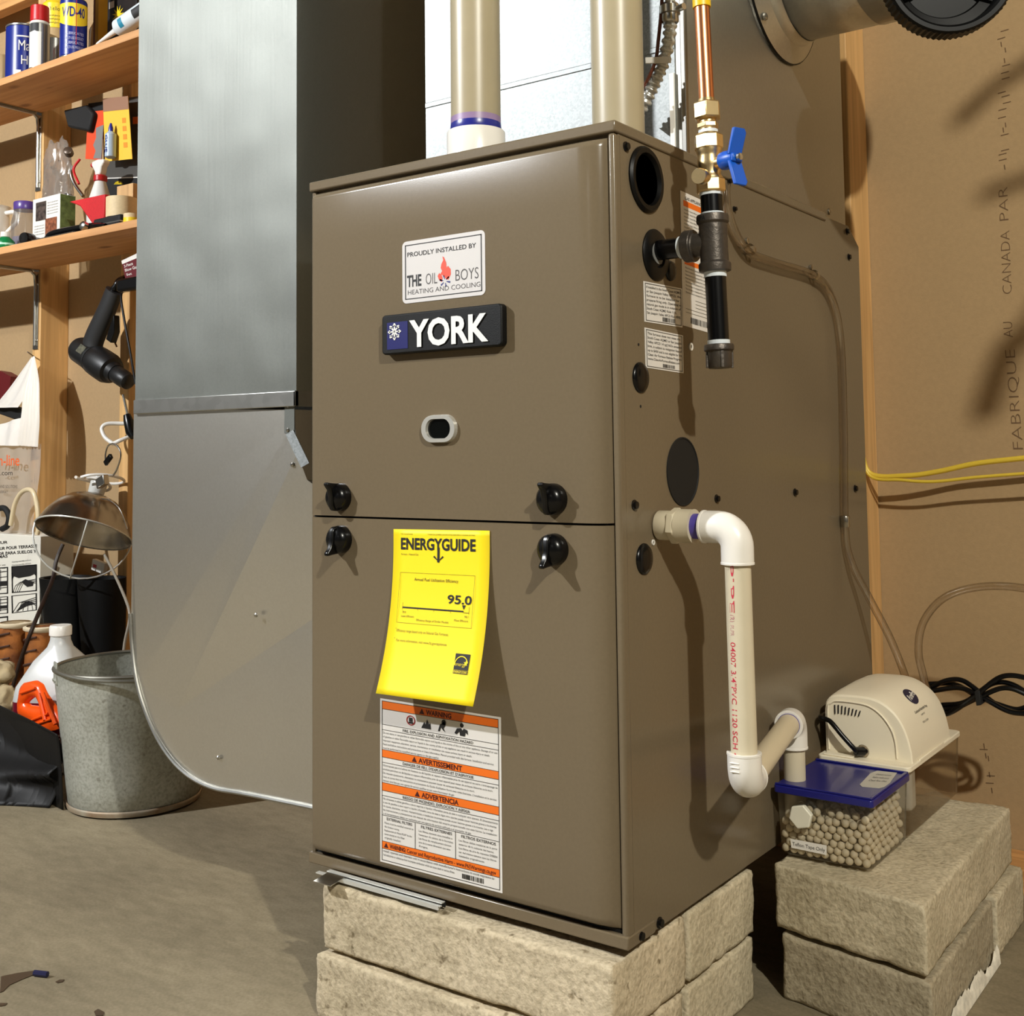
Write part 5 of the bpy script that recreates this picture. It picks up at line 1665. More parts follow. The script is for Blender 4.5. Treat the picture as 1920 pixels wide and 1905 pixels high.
# carton with photographs
a, b_ = V((-1.7512,0.6900,1.2668)), V((-1.6268,0.6900,1.2583))
cz = V((-1.6820,0.6900,1.3461)).z
cb = thing('photo_carton', 'small white carton printed with photographs and a green side panel', 'carton', ((a.x + b_.x) / 2, .70, SZ2))
MB().box(a.x, b_.x, .690, .735, SZ2, cz).build('carton', WHITE, cb, bevel=.0006)
MB().box(b_.x, b_.x + .0006, .6905, .7345, SZ2 + .001, cz - .001).build('green_side', mat('moss_print', (96, 112, 62), .5, 0, .4, 90), cb)
cf = lambda u, v: V((a.x + (b_.x - a.x) * u, .6893, SZ2 + (cz - SZ2) * v))
m = MB()
rect(m, cf, .12, .50, .55, .92)
m.build('photo_print', mat('photo_dark', (74, 62, 56), .4, 0, .7, 130), cb, 0)
m = MB()
rect(m, cf, .48, .90, .10, .56)
m.build('photo_print', mat('photo_brown', (130, 76, 50), .4, 0, .6, 120), cb, 0)
m = MB()
for k in range(5):
    letters(m, 'easy to use and store', cf, .55, .93, .86 - k * .055, .025)
for k in range(4):
    letters(m, 'includes two parts', cf, .08, .44, .44 - k * .055, .025)
m.build('print', _m['faded_ink'], cb, 0)
# crumpled clear bag of hardware
def crumple(c, rx, ry, rz, seed, amp=.25, nu=26, nv=16, fl=0.0):
    c = V(c)
    def f(a, b):
        d = V((math.cos(a) * math.cos(b), math.sin(a) * math.cos(b), math.sin(b)))
        k = 1 + amp * (noise.noise(d * 1.6 + V((seed, 0, 0))) + .6 * abs(noise.noise(d * 4 + V((0, seed, 0)))))
        return c + V((d.x * rx * k, d.y * ry * k, max(-rz * (1 - fl), d.z * rz * k)))
    return MB().surf(f, [2 * math.pi * k / nu for k in range(nu)], [-math.pi / 2 + math.pi * k / (nv - 1) for k in range(nv)], True)
a = V((-1.7885,0.7850,1.4523))
hb = thing('hardware_bag', 'crumpled clear plastic bag of dark fittings behind the carton on the lower shelf', 'bag', (a.x, .785, SZ2))
crumple((a.x, .785, SZ2 + .165), .066, .026, .140, 3, .35, 44, 28).build('film', clear_mat('bag_film', (.90, .86, .80), .35, .08, .22), hb, 25)
MB().lathe([(.010, 0), (.012, .004), (.012, .020), (.009, .022)], V((-1.7118,0.7720,1.4789)), (.5, -.6, .3), 14).build('fitting', mat('brown_fitting', (84, 70, 58), .35, .4), hb, 40)
MB().box(a.x - .030, a.x + .060, .772, .795, SZ2, SZ2 + .165).build('dark_block', BLACK, hb, bevel=.004)
MB().tube(crv([V((-1.6805,0.7600,1.4393)), V((-1.6797,0.7550,1.4194)), V((-1.6620,0.7550,1.3878)), V((-1.6229,0.7550,1.3491))], 6), .0045, 10).build('chrome_tube', STEEL, hb)
MB().tube(crv([V((-1.6470,0.7600,1.4542)), V((-1.6602,0.7500,1.4255)), V((-1.6352,0.7500,1.3829))], 6), .0035, 10).build('red_tube', RED, hb)
# spray bottle
a = V((-1.5044,0.7250,1.3381))
sb = thing('spray_bottle', 'translucent spray bottle with white head and red trigger on the lower shelf', 'spray bottle', (a.x, .725, SZ2))
SB = SZ2 + .050
MB().lathe([(.028, -.05), (.033, -.046), (.033, .030), (.027, .060), (.016, .096), (.0135, .104)], (a.x, .725, SB), (0, 0, 1), 28).build('bottle', TRN, sb, 50)
MB().lathe([(.0145, .103), (.017, .105), (.017, .117), (.0145, .119)], (a.x, .725, SB), (0, 0, 1), 20).build('red_collar', RED, sb, 40)
hd_ = [(-.026, .148), (-.024, .157), (.000, .160), (.024, .157), (.027, .149), (.016, .139), (.012, .124), (.010, .119), (-.010, .119), (-.012, .130), (-.018, .138)]
MB().prism([(a.x + q, .715, SB + z) for q, z in hd_], (0, .020, 0)).build('spray_head', PVCW, sb, 40, bevel=.003)
MB().prism([(a.x + q, .720, SB + z) for q, z in [(-.016, .139), (-.010, .137), (-.013, .118), (-.010, .100), (-.016, .096), (-.022, .110), (-.020, .126)]], (0, .010, 0)).build('trigger', RED, sb, 40, bevel=.0015)
MB().lathe([(.005, 0), (.006, .002), (.006, .010), (0, .011)], (a.x - .025, .725, SB + .151), (-1, 0, 0), 14).build('nozzle', RED, sb, 40)
# red funnel
a, b_ = V((-1.5358,0.6650,1.2977)), V((-1.3839,0.6650,1.2768))
z0 = SZ2 + .012
rfx = (a.x + b_.x) / 2
zt_ = V((-1.4568,0.6650,1.3057)).z
rf = tag(MB().prism([(a.x, .655, zt_), (b_.x, .655, zt_ - .002), (b_.x - .004, .655, SZ2 + .018), (b_.x - .036, .655, SZ2 + .010), (rfx - .028, .655, zt_ - .018)], (0, .018, 0)).build('scraper_blade', mat('red_felt', (196, 24, 30), .7, 0, .08, 300), bevel=.003),
         'bright red wedge-shaped tool blade pointing down on the lower shelf', 'tool')
# masking tape and small yellow roll
a = V((-1.3655,0.6900,1.2785))
kc = thing('tool_case', 'flat black zipped case lying under the tape roll on the lower shelf', 'case', (a.x, .69, SZ2))
MB().box(a.x - .06, a.x + .05, .650, .735, SZ2, SZ2 + .034).build('shell', MATTE, kc, bevel=.006)
MB().box(a.x - .061, a.x + .051, .649, .736, SZ2 + .015, SZ2 + .018).build('zip', STEEL, kc)
tr_ = thing('masking_tape', 'fat beige masking tape roll lying on the lower shelf', 'tape roll', (a.x, .69, SZ2 + .0342))
MB().lathe([(.022, .0), (.037, .0), (.037, .050), (.022, .050), (.022, .0)], (a.x, .69, SZ2 + .0342), (0, 0, 1), 36, caps=False).build('roll', mat('masking_beige', (220, 196, 152), .6, 0, .05, 200), tr_, 40)
MB().lathe([(.019, 0.0), (.022, 0.0), (.022, .051), (.019, .051), (.019, 0.0)], (a.x, .69, SZ2 + .0342), (0, 0, 1), 36, caps=False).build('core', PAPR, tr_, 40)
a = V((-1.2558,0.6400,1.2358))
yt = thing('yellow_tape', 'small yellow and cream tape roll at the front edge of the lower shelf', 'tape roll', (a.x, .640, SZ2))
MB().lathe([(.013, 0), (.019, 0), (.019, .012), (.013, .012), (.013, 0)], (a.x, .640, SZ2), (0, 0, 1), 28, caps=False).build('yellow_roll', YELL, yt, 40)
MB().lathe([(.013, .012), (.0188, .012), (.0188, .022), (.013, .022), (.013, .012)], (a.x, .640, SZ2), (0, 0, 1), 28, caps=False).build('cream_roll', _m['masking_beige'], yt, 40)
# tools along the front edge
a = V((-1.6985,0.6400,1.2247))
fg = thing('flashlight', 'short black flashlight head lying at the lower shelf front', 'flashlight', (a.x, .640, SZ2))
MB().lathe([(.013, .0), (.016, .004), (.016, .028), (.012, .036), (.010, .040), (.010, .09)], (a.x, .632, SZ2 + .017), (-.25, 1, .0), 24).build('barrel', BLACK, fg, 40)
MB().lathe([(.0145, -.0005), (.0, -.0005)], (a.x, .632, SZ2 + .017), (-.25, 1, .0), 24).build('lens', mat('dark_lens', (40, 40, 40), .1), fg)
a, b_ = V((-1.6574,0.6400,1.2337)), V((-1.4294,0.6400,1.2271))
tw = thing('trowel', 'long dark trowel with bright steel edge lying along the lower shelf', 'trowel', ((a.x + b_.x) / 2, .65, SZ2))
MB().prism([(a.x, .628, SZ2 + .001), (b_.x - .03, .625, SZ2 + .001), (b_.x - .02, .668, SZ2 + .001), (a.x + .01, .675, SZ2 + .001)], (0, 0, .004)).build('blade', MATTE, tw)
MB().tube([V((a.x + .01, .6265, SZ2 + .0035)), V((b_.x - .035, .6245, SZ2 + .0035))], .0022, 8).build('steel_edge', STEEL, tw)
MB().tube(crv([V((a.x + .03, .655, SZ2 + .010)), V((a.x + .07, .65, SZ2 + .019)), V((b_.x - .01, .648, SZ2 + .017)), V((b_.x + .045, .65, SZ2 + .012))], 6), .0085, 12).build('handle', BLACK, tw)
a = V((-1.4274,0.6400,1.2348))
pr_ = thing('pliers', 'small steel pliers with black grips on the lower shelf below the red blade', 'pliers', (a.x, .640, SZ2))
MB().lathe([(.006, 0), (.011, .003), (.011, .014), (.006, .018)], (a.x, .636, SZ2 + .012), (0, -1, .2), 16).build('joint', STEEL, pr_, 40)
MB().tube(crv([V((a.x, .640, SZ2 + .010)), V((a.x + .03, .638, SZ2 + .012)), V((a.x + .07, .640, SZ2 + .008))], 6), .0055, 10).build('grip', BLACK, pr_)
MB().tube(crv([V((a.x, .646, SZ2 + .012)), V((a.x + .03, .655, SZ2 + .012)), V((a.x + .072, .660, SZ2 + .009))], 6), .0055, 10).build('grip', BLACK, pr_)
MB().box(a.x - .020, a.x - .004, .632, .648, SZ2 + .004, SZ2 + .020).build('jaw', STEEL, pr_, bevel=.003)
a, b_ = V((-1.4489,0.7350,1.3250)), V((-1.3831,0.7350,1.3156))
tag(MB().box(a.x, b_.x, .735, .770, SZ2, V((-1.4141,0.7350,1.3460)).z).build('wood_block', wood('block_wood', (214, 172, 118), 'z'), bevel=.001),
    'short block of pale wood standing behind the tape roll', 'wood block')
# blister packs hanging above the lower shelf
def card(name, label, tl, tr, br, bl, m, cat, th=.0012):
    t = thing(name, label, cat, (tl + br) / 2)
    MB().prism([tl, tr, br, bl], V((0, th, 0))).build('card', m, t)
    return t, quad(tl, tr, br, bl, V((0, -.0005, 0)))
GREYP = mat('pack_grey', (72, 70, 66), .4)
t, f = card('blade_pack', 'dark grey and orange blister pack behind the yellow glue card', V((-1.6090,0.8000,1.6132)), V((-1.4478,0.8000,1.5964)), V((-1.4434,0.8000,1.3259)), V((-1.5941,0.8000,1.3471)), GREYP, 'blister pack')
m = MB()
rect(m, f, .82, .98, .20, .27)
m.build('orange_print', ORANGE, t, 0)
m = MB()
rect(m, f, .10, .95, .79, .80)
m.build('white_line', WHITE, t, 0)
rect_ = MB()
rect(rect_, f, .02, .98, .80, .99)
rect_.build('black_print', MATTE, t, 0)
m = MB()
m.add([f(u, v) for u, v in ((.28, .86), (.33, .835), (.42, .825), (.50, .835), (.55, .86))], [(0, 1, 2, 3, 4)])
m.build('yellow_print', YELL, t, 0)
t, f = card('saw_blade_pack', 'narrow orange-red blister pack hanging behind the spray bottle', V((-1.6507,0.7860,1.6119)), V((-1.5769,0.7860,1.6036)), V((-1.5901,0.7860,1.4474)), V((-1.6618,0.7860,1.4619)), mat('pack_orange', (226, 78, 40), .45), 'blister pack')
m = MB()
rect(m, f, .0, 1, 0, .15)
m.build('black_print', MATTE, t, 0)
m = MB()
n = 10
m.add([f(.22 + .14 * math.cos(2 * math.pi * k / n), .42 + .045 * math.sin(2 * math.pi * k / n)) for k in range(n)], [tuple(range(n))])
m.build('white_mark', WHITE, t, 0)
m = MB()
m.add([f(u, v) for u, v in ((.55, .45), (1, .40), (1, .98), (.50, .98), (.62, .85), (.45, .75), (.60, .62))], [tuple(range(7))])
m.build('grey_print', mat('print_grey', (128, 126, 122), .5), t, 0)
t, f = card('glue_card', 'yellow card pack with a clear blue-capped glue bottle', V((-1.5633,0.7700,1.6043)), V((-1.4558,0.7700,1.5905)), V((-1.4351,0.7700,1.4220)), V((-1.5505,0.7700,1.4336)), mat('card_yellow', (240, 190, 62), .5), 'blister pack')
m = MB()
rect(m, f, .0, 1, 0, .21)
m.build('tan_print', mat('card_tan', (150, 112, 88), .5), t, 0)
m = MB()
for k in range(4):
    rect(m, f, .72, .86, .34 + k * .13, .42 + k * .13)
m.build('orange_icons', mat('icon_orange', (226, 140, 40), .5), t, 0)
a = V((-1.5070,0.7550,1.4727))
gl = MB().lathe([(.010, -.040), (.0145, -.037), (.0145, .022), (.007, .030)], V((a.x, .756, a.z)), (0, 0, 1), 20).build('glue_bottle', mat('clear_blue_grey', (176, 196, 214), .2), t, 40)
MB().lathe([(.0062, .030), (.006, .040), (.0025, .052), (0, .053)], V((a.x, .756, a.z)), (0, 0, 1), 16).build('blue_cap', mat('cap_blue', (28, 40, 150), .3), gl, 40)
m = MB()
letters(m, 'GLUE', lambda u, v: V((a.x + v - .004, .7412, a.z + .018 - u)), 0, .045, 0, .010, .01)
m.build('lettering', NAVY, gl, 0)
a, b_ = V((-1.7703,0.7900,1.6267)), V((-1.6575,0.7900,1.5468))
tag(MB().prism([V((-1.7442,0.7700,1.6081)), V((-1.6413,0.7700,1.6033)), V((-1.6073,0.7700,1.5737)), V((-1.6253,0.7700,1.5279)), V((-1.7230,0.7700,1.5569))], (0, .03, 0)).build('black_pouch', MATTE, bevel=.006),
    'small matt black pouch tucked up under the upper shelf', 'pouch')
a = V((-1.7096,0.8000,1.5760))

# ---- hanging and leaning under the lower shelf
# battery package
a, b_, c_, d_ = V((-1.3769,0.7000,1.1431)), V((-1.2846,0.7000,1.1605)), V((-1.2589,0.7000,1.0902)), V((-1.3589,0.7000,1.0896))
bp_ = thing('tool_pack', 'dark red and white packaged part hanging at the duct edge', 'package', (a + c_) / 2)
MB().prism([a, b_, c_, d_], V((0, .004, 0))).build('card', mat('dark_red_card', (96, 22, 30), .45), bp_)
f = quad(a, b_, c_, d_, V((0, -.0006, 0)))
m = MB()
rect(m, f, 0, 1, 0, .17)
m.build('white_header', WHITE, bp_, 0)
m = MB()
letters(m, '3-Piece', lambda u, v: f(u, -v), .06, .42, -.36, .13, .01)
letters(m, 'Blow Gun Kit', lambda u, v: f(u, -v), .06, .80, -.55, .13, .01)
letters(m, 'Set', lambda u, v: f(u, -v), .08, .30, -.75, .11, .01)
m.build('print', WHITE, bp_, 0)
MB().box(a.x + .012, c_.x, .675, .699, d_.z - .028, d_.z + .004).build('plug', BLACK, bp_, bevel=.006)
# power drill hanging nose down
dl = thing('power_drill', 'black corded power drill hanging nose-down from the wall', 'drill', V((-1.5096,0.7450,0.9555)))
DB = mat('drill_black', (17, 17, 18), .45)
DG = mat('drill_grey', (34, 34, 35), .5)
hp_ = crv([V((-1.4695,0.7450,1.0823)), V((-1.4933,0.7450,1.0433)), V((-1.5219,0.7450,1.0044)), V((-1.5507,0.7450,0.9651)), V((-1.5616,0.7450,0.9368))], 5)
MB().tube(hp_, [.0265 + .0065 * k / (len(hp_) - 1) for k in range(len(hp_))], 20, flat=(V((0, 1, 0)), .70)).build('grip', DG, dl)
b0, b1 = V((-1.6128,0.7450,0.9414)), V((-1.4170,0.7450,0.8514))
e = (b1 - b0).normalized()
L = (b1 - b0).length
MB().lathe([(.012, -.008), (.031, -.005), (.0350, .004), (.0360, L * .34), (.0375, L * .345), (.0390, L * .36), (.0400, L * .45), (.0400, L * .62), (.0340, L * .70), (.0262, L * .72), (.0240, L * .80)], b0, e, 32).build('motor_housing', DB, dl, 40)
ch = MB().lathe([(.0200, L * .78), (.0225, L * .80), (.0225, L * .98), (.0200, L * 1.01), (.0200, L * 1.05), (.0150, L * 1.07), (.006, L * 1.08)], b0, e, 24).build('chuck', mat('chuck_black', (24, 24, 24), .4, 0, .3, 400), dl, 40)
MB().prism([V((-1.4564,0.7350,1.0189)), V((-1.4757,0.7350,0.9864)), V((-1.4886,0.7350,0.9588)), V((-1.4683,0.7350,0.9479)), V((-1.4534,0.7350,0.9753))], V((0, .018, 0))).build('trigger', BLACK, dl, bevel=.002)
u_ = (V((.75, -.62, 0)) - e * V((.75, -.62, 0)).dot(e)).normalized()
w_ = e.cross(u_)
o = b0 + e * (L * .22) + u_ * .0362
m = MB()
m.add([o - e * .012 - w_ * .012, o + e * .014 - w_ * .012, o + e * .014 + w_ * .010, o - e * .012 + w_ * .010], [(0, 1, 2, 3)])
m.build('rating_plate', mat('plate_grey', (84, 82, 66), .4, 0, .6, 120), dl, 0)
m = MB().tube([b0 + e * (L * .31), b0 + e * (L * .335)], .0372, 32).build('seam_ring', MATTE, dl)
MB().tube(crv([V((-1.4717,0.7450,1.0811)), V((-1.4592,0.7500,1.1051)), V((-1.4863,0.7900,1.1220)), V((-1.4402,0.8000,1.1283))], 6), [.0105] * 3 + [.008] * 16, 12).build('cord_sleeve', BLACK, dl)
cord = crv([V((-1.4266,0.7350,1.0677)), V((-1.4123,0.7350,1.0019)), V((-1.3871,0.7350,0.9199)), V((-1.3688,0.7350,0.8460))], 6)
MB().tube(crv([V((-1.3717,0.7500,1.0804)), V((-1.4113,0.7380,1.0761)), V((-1.4265,0.7350,1.0623)), V((-1.4100,0.7350,0.9950)), V((-1.3849,0.7350,0.9132)), V((-1.3644,0.7350,0.8392))], 6), .0030, 8).build('power_cord', BLACK, dl)
hk = tag(MB().tube(crv([V((-1.5646,0.8000,1.0335)), V((-1.5520,0.8000,0.9763)), V((-1.5332,0.8000,0.9471))], 5), .0022, 8).build('hang_wire', mat('rusty_wire', (120, 84, 56), .4, .6)), 'thin brown wire hanging on the wall behind the drill', 'wire')
# long screwdriver like tool below the drill
st_ = thing('screwdriver', 'steel-shafted tool with black handle hanging at the duct edge', 'screwdriver', V((-1.4190,0.7600,0.7757)))
MB().tube([V((-1.4481,0.7600,0.8170)), V((-1.4252,0.7600,0.7558))], .0032, 10).build('shaft', STEEL, st_)
MB().tube([V((-1.4318,0.7600,0.7653)), V((-1.4250,0.7600,0.7491)), V((-1.4159,0.7600,0.7221)), V((-1.4049,0.7600,0.7086))], [.009, .0125, .0125, .008], 14).build('handle', BLACK, st_)
hk = thing('utility_hook', 'white vinyl coated storage hook screwed to the stud beside the duct', 'hook', V((-1.5380,0.8000,0.7180)))
MB().tube(crv([V((-1.4675,0.8150,0.7442)), V((-1.5019,0.7900,0.7460)), V((-1.5227,0.7650,0.7448)), V((-1.5285,0.7550,0.7325)), V((-1.5145,0.7550,0.7105)), V((-1.4877,0.7600,0.6938))], 6), .0052, 12).build('upper_arm', PVCW, hk)
MB().tube(crv([V((-1.4835,0.7570,0.6937)), V((-1.4661,0.7650,0.7016)), V((-1.4570,0.7900,0.7123)), V((-1.4627,0.8150,0.7208))], 6), .0052, 12).build('lower_arm', PVCW, hk)
# clamp lamp
lc = V((-1.5190,0.7000,0.4705))
lamp = thing('clamp_lamp', 'aluminium clamp lamp reflector with wire guard hanging from the white hook', 'lamp', lc)
la = V((.13, -.40, -.91)).normalized()      # opening direction
rimr = .118
prof = [(.030, -.098), (.040, -.096), (.062, -.086), (.085, -.066), (.104, -.036), (.114, -.010), (.119, 0), (.117, .001)]
ALU = mat('spun_aluminium', (170, 160, 146), .24, 1.0, .05, 40)
MB().lathe(prof, lc, la, 64, caps=False).build('reflector', ALU, lamp, 60, solid=.0012)
u, w_ = perp(la)
# wire guard: rim loops
gd = MB()
def arc(dirv, depth, n=18):
    return [lc + dirv * (rimr * math.cos(a)) + la * (depth * 1.35 * math.sin(a)) for a in [math.pi * k / n for k in range(n + 1)]]
cam_ = (V((1.05, -1.03, .656)) - lc).normalized()
gx = la.cross(cam_).normalized()
gy = la.cross(gx).normalized()
MB().tube(arc(gx, .085), .0022, 8).build('guard_wire', BRITE, lamp)
MB().tube(arc(gy, .085), .0018, 8).build('guard_wire', BRITE, lamp)
MB().tube([lc + gx * math.cos(a) * rimr * 1.012 + gy * math.sin(a) * rimr * 1.012 for a in [2 * math.pi * k / 40 for k in range(41)]], .0020, 8).build('rim_wire', BRITE, lamp)
MB().lathe([(.020, .0), (.022, .002), (.020, .045), (.014, .052), (.012, .060)], lc - la * .150, la, 24).build('socket', mat('lamp_socket', (206, 206, 200), .3), lamp, 40)
MB().lathe([(.018, -.105), (.030, -.098)], lc, la, 24).build('neck', ALU, lamp)
cw = [lc - la * .128 + gx * .058 * math.cos(a) + gy * .052 * math.sin(a) - la * .030 * math.sin(a * .5 + .3) for a in [2 * math.pi * k / 28 for k in range(26)]]
MB().tube(cw, .0038, 10).build('white_cord', PVCW, lamp)
cw = [lc - la * .118 + gx * (.030 * math.cos(a)) + gy * .028 * math.sin(a) - la * .004 * a for a in [2 * math.pi * k / 24 + 1.2 for k in range(24)]]
MB().tube(cw, .0038, 10).build('white_cord', PVCW, lamp)
MB().tube(crv([V((-1.4965,0.7450,0.6400)), V((-1.4971,0.7450,0.6696)), V((-1.4863,0.7450,0.6884)), V((-1.4643,0.7450,0.6934)), V((-1.4399,0.7450,0.6798)), V((-1.4352,0.7450,0.6584)), V((-1.4499,0.7450,0.6292)), V((-1.4607,0.7420,0.6132))], 6), .0022, 8).build('clamp_spring', STEEL, lamp)
MB().obox(V((-1.4757,0.7380,0.6534)), V((.012, 0, .010)), V((0, .004, 0)), V((-.004, 0, .005))).build('clamp_tip', BLACK, lamp, bevel=.001)
MB().obox(V((-1.4443,0.7000,0.5997)), V((.016, 0, .006)), V((0, .008, 0)), V((-.003, 0, .012))).build('clamp_jaw', STEEL, lamp, bevel=.002)
MB().tube(crv([V((-1.4478,0.7000,0.5577)), V((-1.4010,0.6900,0.5548)), V((-1.3512,0.6850,0.5340)), V((-1.3281,0.6900,0.4871))], 6), .0015, 6).build('guard_clip_wire', STEEL, lamp)

# white shopping bag on a nail
nl = tag(MB().tube([V((-1.9433,0.8180,0.9473)), V((-1.8947,0.7700,0.9533))], .0018, 8).build('nail', DKSTEEL), 'dark nail in the stud holding the white bag', 'nail')
bag = thing('plastic_bag', 'white and clear plastic shopping bag hanging from a nail', 'bag', V((-1.9350,0.7800,0.7032)))
WB = mat('white_film', (228, 222, 214), .35, sss=.1)
TB = clear_mat('clear_film', (.93, .90, .84), .25, .15, .42)
tp0 = V((-1.8926,0.7850,0.9423))
def fold(pl, pr, yb, amp, nf, seed):
    """pleated film between two edge polylines"""
    pl, pr = crv(pl, 6), crv(pr, 6)
    us = [k / 36 for k in range(37)]
    vs_ = [k / (len(pl) - 1) for k in range(len(pl))]
    def f(u, v):
        i = int(round(v * (len(pl) - 1)))
        p = pl[i].lerp(pr[i], u)
        w = (pr[i] - pl[i]).length
        p.y += amp * w * (math.sin(u * nf * 6.28 + seed) + .5 * noise.noise(V((u * 9, v * 5, seed)))) - .01 * v
        return p
    return MB().surf(f, us, vs_)
fold([tp0, V((-1.9073,0.7700,0.8503)), V((-1.9069,0.7650,0.7616)), V((-1.9153,0.7650,0.6956))], [V((-1.8848,0.7850,0.9418)), V((-1.8407,0.7750,0.8623)), V((-1.8227,0.7700,0.7740)), V((-1.8229,0.7700,0.6900))], .77, .05, 6, .4).build('gathered_handle', WB, bag, 60)
fold([V((-1.9085,0.7900,0.9420)), V((-1.9805,0.7850,0.8766)), V((-2.0357,0.7800,0.8288)), V((-2.0735,0.7800,0.8043))], [V((-1.8888,0.7860,0.9362)), V((-1.8900,0.7750,0.8719)), V((-1.9065,0.7700,0.8237)), V((-1.9268,0.7700,0.8007))], .77, .02, 2, 1.4).build('left_handle', WB, bag, 60)
fold([V((-2.0600,0.7700,0.7505)), V((-2.0506,0.7650,0.7276)), V((-2.0496,0.7650,0.6974))], [V((-1.9154,0.7700,0.7737)), V((-1.9062,0.7650,0.7395)), V((-1.9100,0.7650,0.6940))], .77, .02, 2, 2.2).build('front_fold', WB, bag, 60)
fold([V((-2.0640,0.7700,0.7052)), V((-2.0258,0.7500,0.6002)), V((-2.0228,0.7500,0.5111)), V((-2.0380,0.7600,0.4508))], [V((-1.8231,0.7700,0.6987)), V((-1.8153,0.7650,0.6150)), V((-1.8201,0.7600,0.5290)), V((-1.8362,0.7650,0.4581))], .77, .010, 3, .2).build('clear_body', TB, bag, 60)
m = MB()
letters(m, 'n-line', lambda u, v: V((-1.9637,0.7350,0.6404)) + V((u, 0, v)), -.006, .095, 0, .031, .008)
m.build('orange_lettering', mat('bag_orange', (232, 96, 40), .5), bag, 0)
m = MB()
letters(m, '.com', lambda u, v: V((-1.9629,0.7350,0.6140)) + V((u, 0, v)), .002, .062, 0, .014, .008)
letters(m, 'AND SOLUTIONS', lambda u, v: V((-1.9617,0.7350,0.5788)) + V((u, 0, v)), .000, .085, 0, .009, .0)
letters(m, 'AWAY.', lambda u, v: V((-1.9612,0.7350,0.5642)) + V((u, 0, v)), .000, .040, 0, .009, .0)
m.build('dark_lettering', mat('bag_ink', (56, 50, 44), .5), bag, 0)
bar = tag(MB().prism([V((-2.0943,0.7850,0.8342)), V((-1.9354,0.7850,0.7939)), V((-1.9452,0.7850,0.7689)), V((-1.9772,0.7850,0.7683)), V((-2.0929,0.7850,0.7943))], V((0, .02, 0))).build('black_bar', MATTE, bevel=.003),
          'black flat bar sticking out across the white bag', 'bar')
tag(MB().prism([V((-2.2268,0.8600,0.9249)), V((-2.1745,0.8600,0.9174)), V((-2.1285,0.8600,0.9009)), V((-2.1329,0.8600,0.8633)), V((-2.1944,0.8600,0.8261)), V((-2.2234,0.8600,0.8272))], V((0, .03, 0))).build('red_box', mat('maroon', (96, 18, 22), .5)),
    'dark red package edge behind the white bag at far left', 'package')
hs = tag(MB().tube(crv([V((-1.8556,0.7050,0.4811)), V((-1.8370,0.7050,0.5382)), V((-1.8026,0.7050,0.5711)), V((-1.7497,0.7000,0.5746)), V((-1.7267,0.7000,0.5401)), V((-1.7178,0.7000,0.4850)), V((-1.7220,0.7000,0.4615))], 6), .0062, 12).build('pale_hose', mat('cloudy_hose', (214, 196, 160), .3)),
         'cloudy pale hose looped behind the printed bag at far left', 'hose')
tag(MB().tube(crv([V((-1.9691,0.7280,0.5205)), V((-1.9268,0.7280,0.5242)), V((-1.9026,0.7280,0.5030)), V((-1.9096,0.7280,0.4783)), V((-1.9355,0.7280,0.4675))], 6), .008, 12).build('curved_tool', MATTE),
    'curved black tool end inside the printed bag at far left', 'tool')

# spreader carton with pictograms
SPY = .718
a, b_, c_, d_ = V((-2.0355,0.7180,0.4447)), V((-1.7433,0.7180,0.4555)), V((-1.7131,0.7180,0.2431)), V((-2.0216,0.7180,0.0614))
bx = thing('spreader_carton', 'tall white carton with black instruction drawings, at far left', 'carton', (a.x * .5 + b_.x * .5, .74, 0))
x1 = b_.x + .006
zt_ = b_.z
MB().box(a.x, x1, SPY, SPY + .10, 0.0005, zt_).build('carton', mat('carton_white', (222, 218, 206), .6), bx, bevel=.002)
cfx = lambda q: V((q.x, SPY - .0008, q.z))
def cl_text(mb, s, p0, u1, h, b=.02):
    L_ = u1.x - p0.x
    letters(mb, s, lambda u, v: V((p0.x + u, SPY - .0008, p0.z + v + u * (u1.z - p0.z) / L_)), 0, L_, 0, h, b)
m = MB()
cl_text(m, 'EPANDEUR', V((-2.0220,0.7170,0.4217)), V((-1.8896,0.7170,0.4309)), .0075)
cl_text(m, 'APPLICATEUR POUR TERRASSE', V((-2.0268,0.7170,0.4040)), V((-1.7507,0.7170,0.4261)), .0080)
cl_text(m, 'ESPARCIDOR PARA SUELOS Y', V((-2.0263,0.7170,0.3908)), V((-1.7528,0.7170,0.4121)), .0080)
cl_text(m, 'TARIMAS', V((-1.9882,0.7170,0.3837)), V((-1.8884,0.7170,0.3938)), .0080)
for k in range(3):
    cl_text(m, 'Cleaning assembly and care', V((-1.8673,0.7170,0.3805)) + V((0, 0, -.0085 * k)), V((-1.7768,0.7170,0.3902)) + V((0, 0, -.0085 * k)), .0038, 0)
    cl_text(m, 'Instructions for use', V((-2.0036,0.7170,0.3627)) + V((0, 0, -.0085 * k)), V((-1.8980,0.7170,0.3720)) + V((0, 0, -.0085 * k)), .0038, 0)
m.build('print', INK, bx, 0)
m = MB()
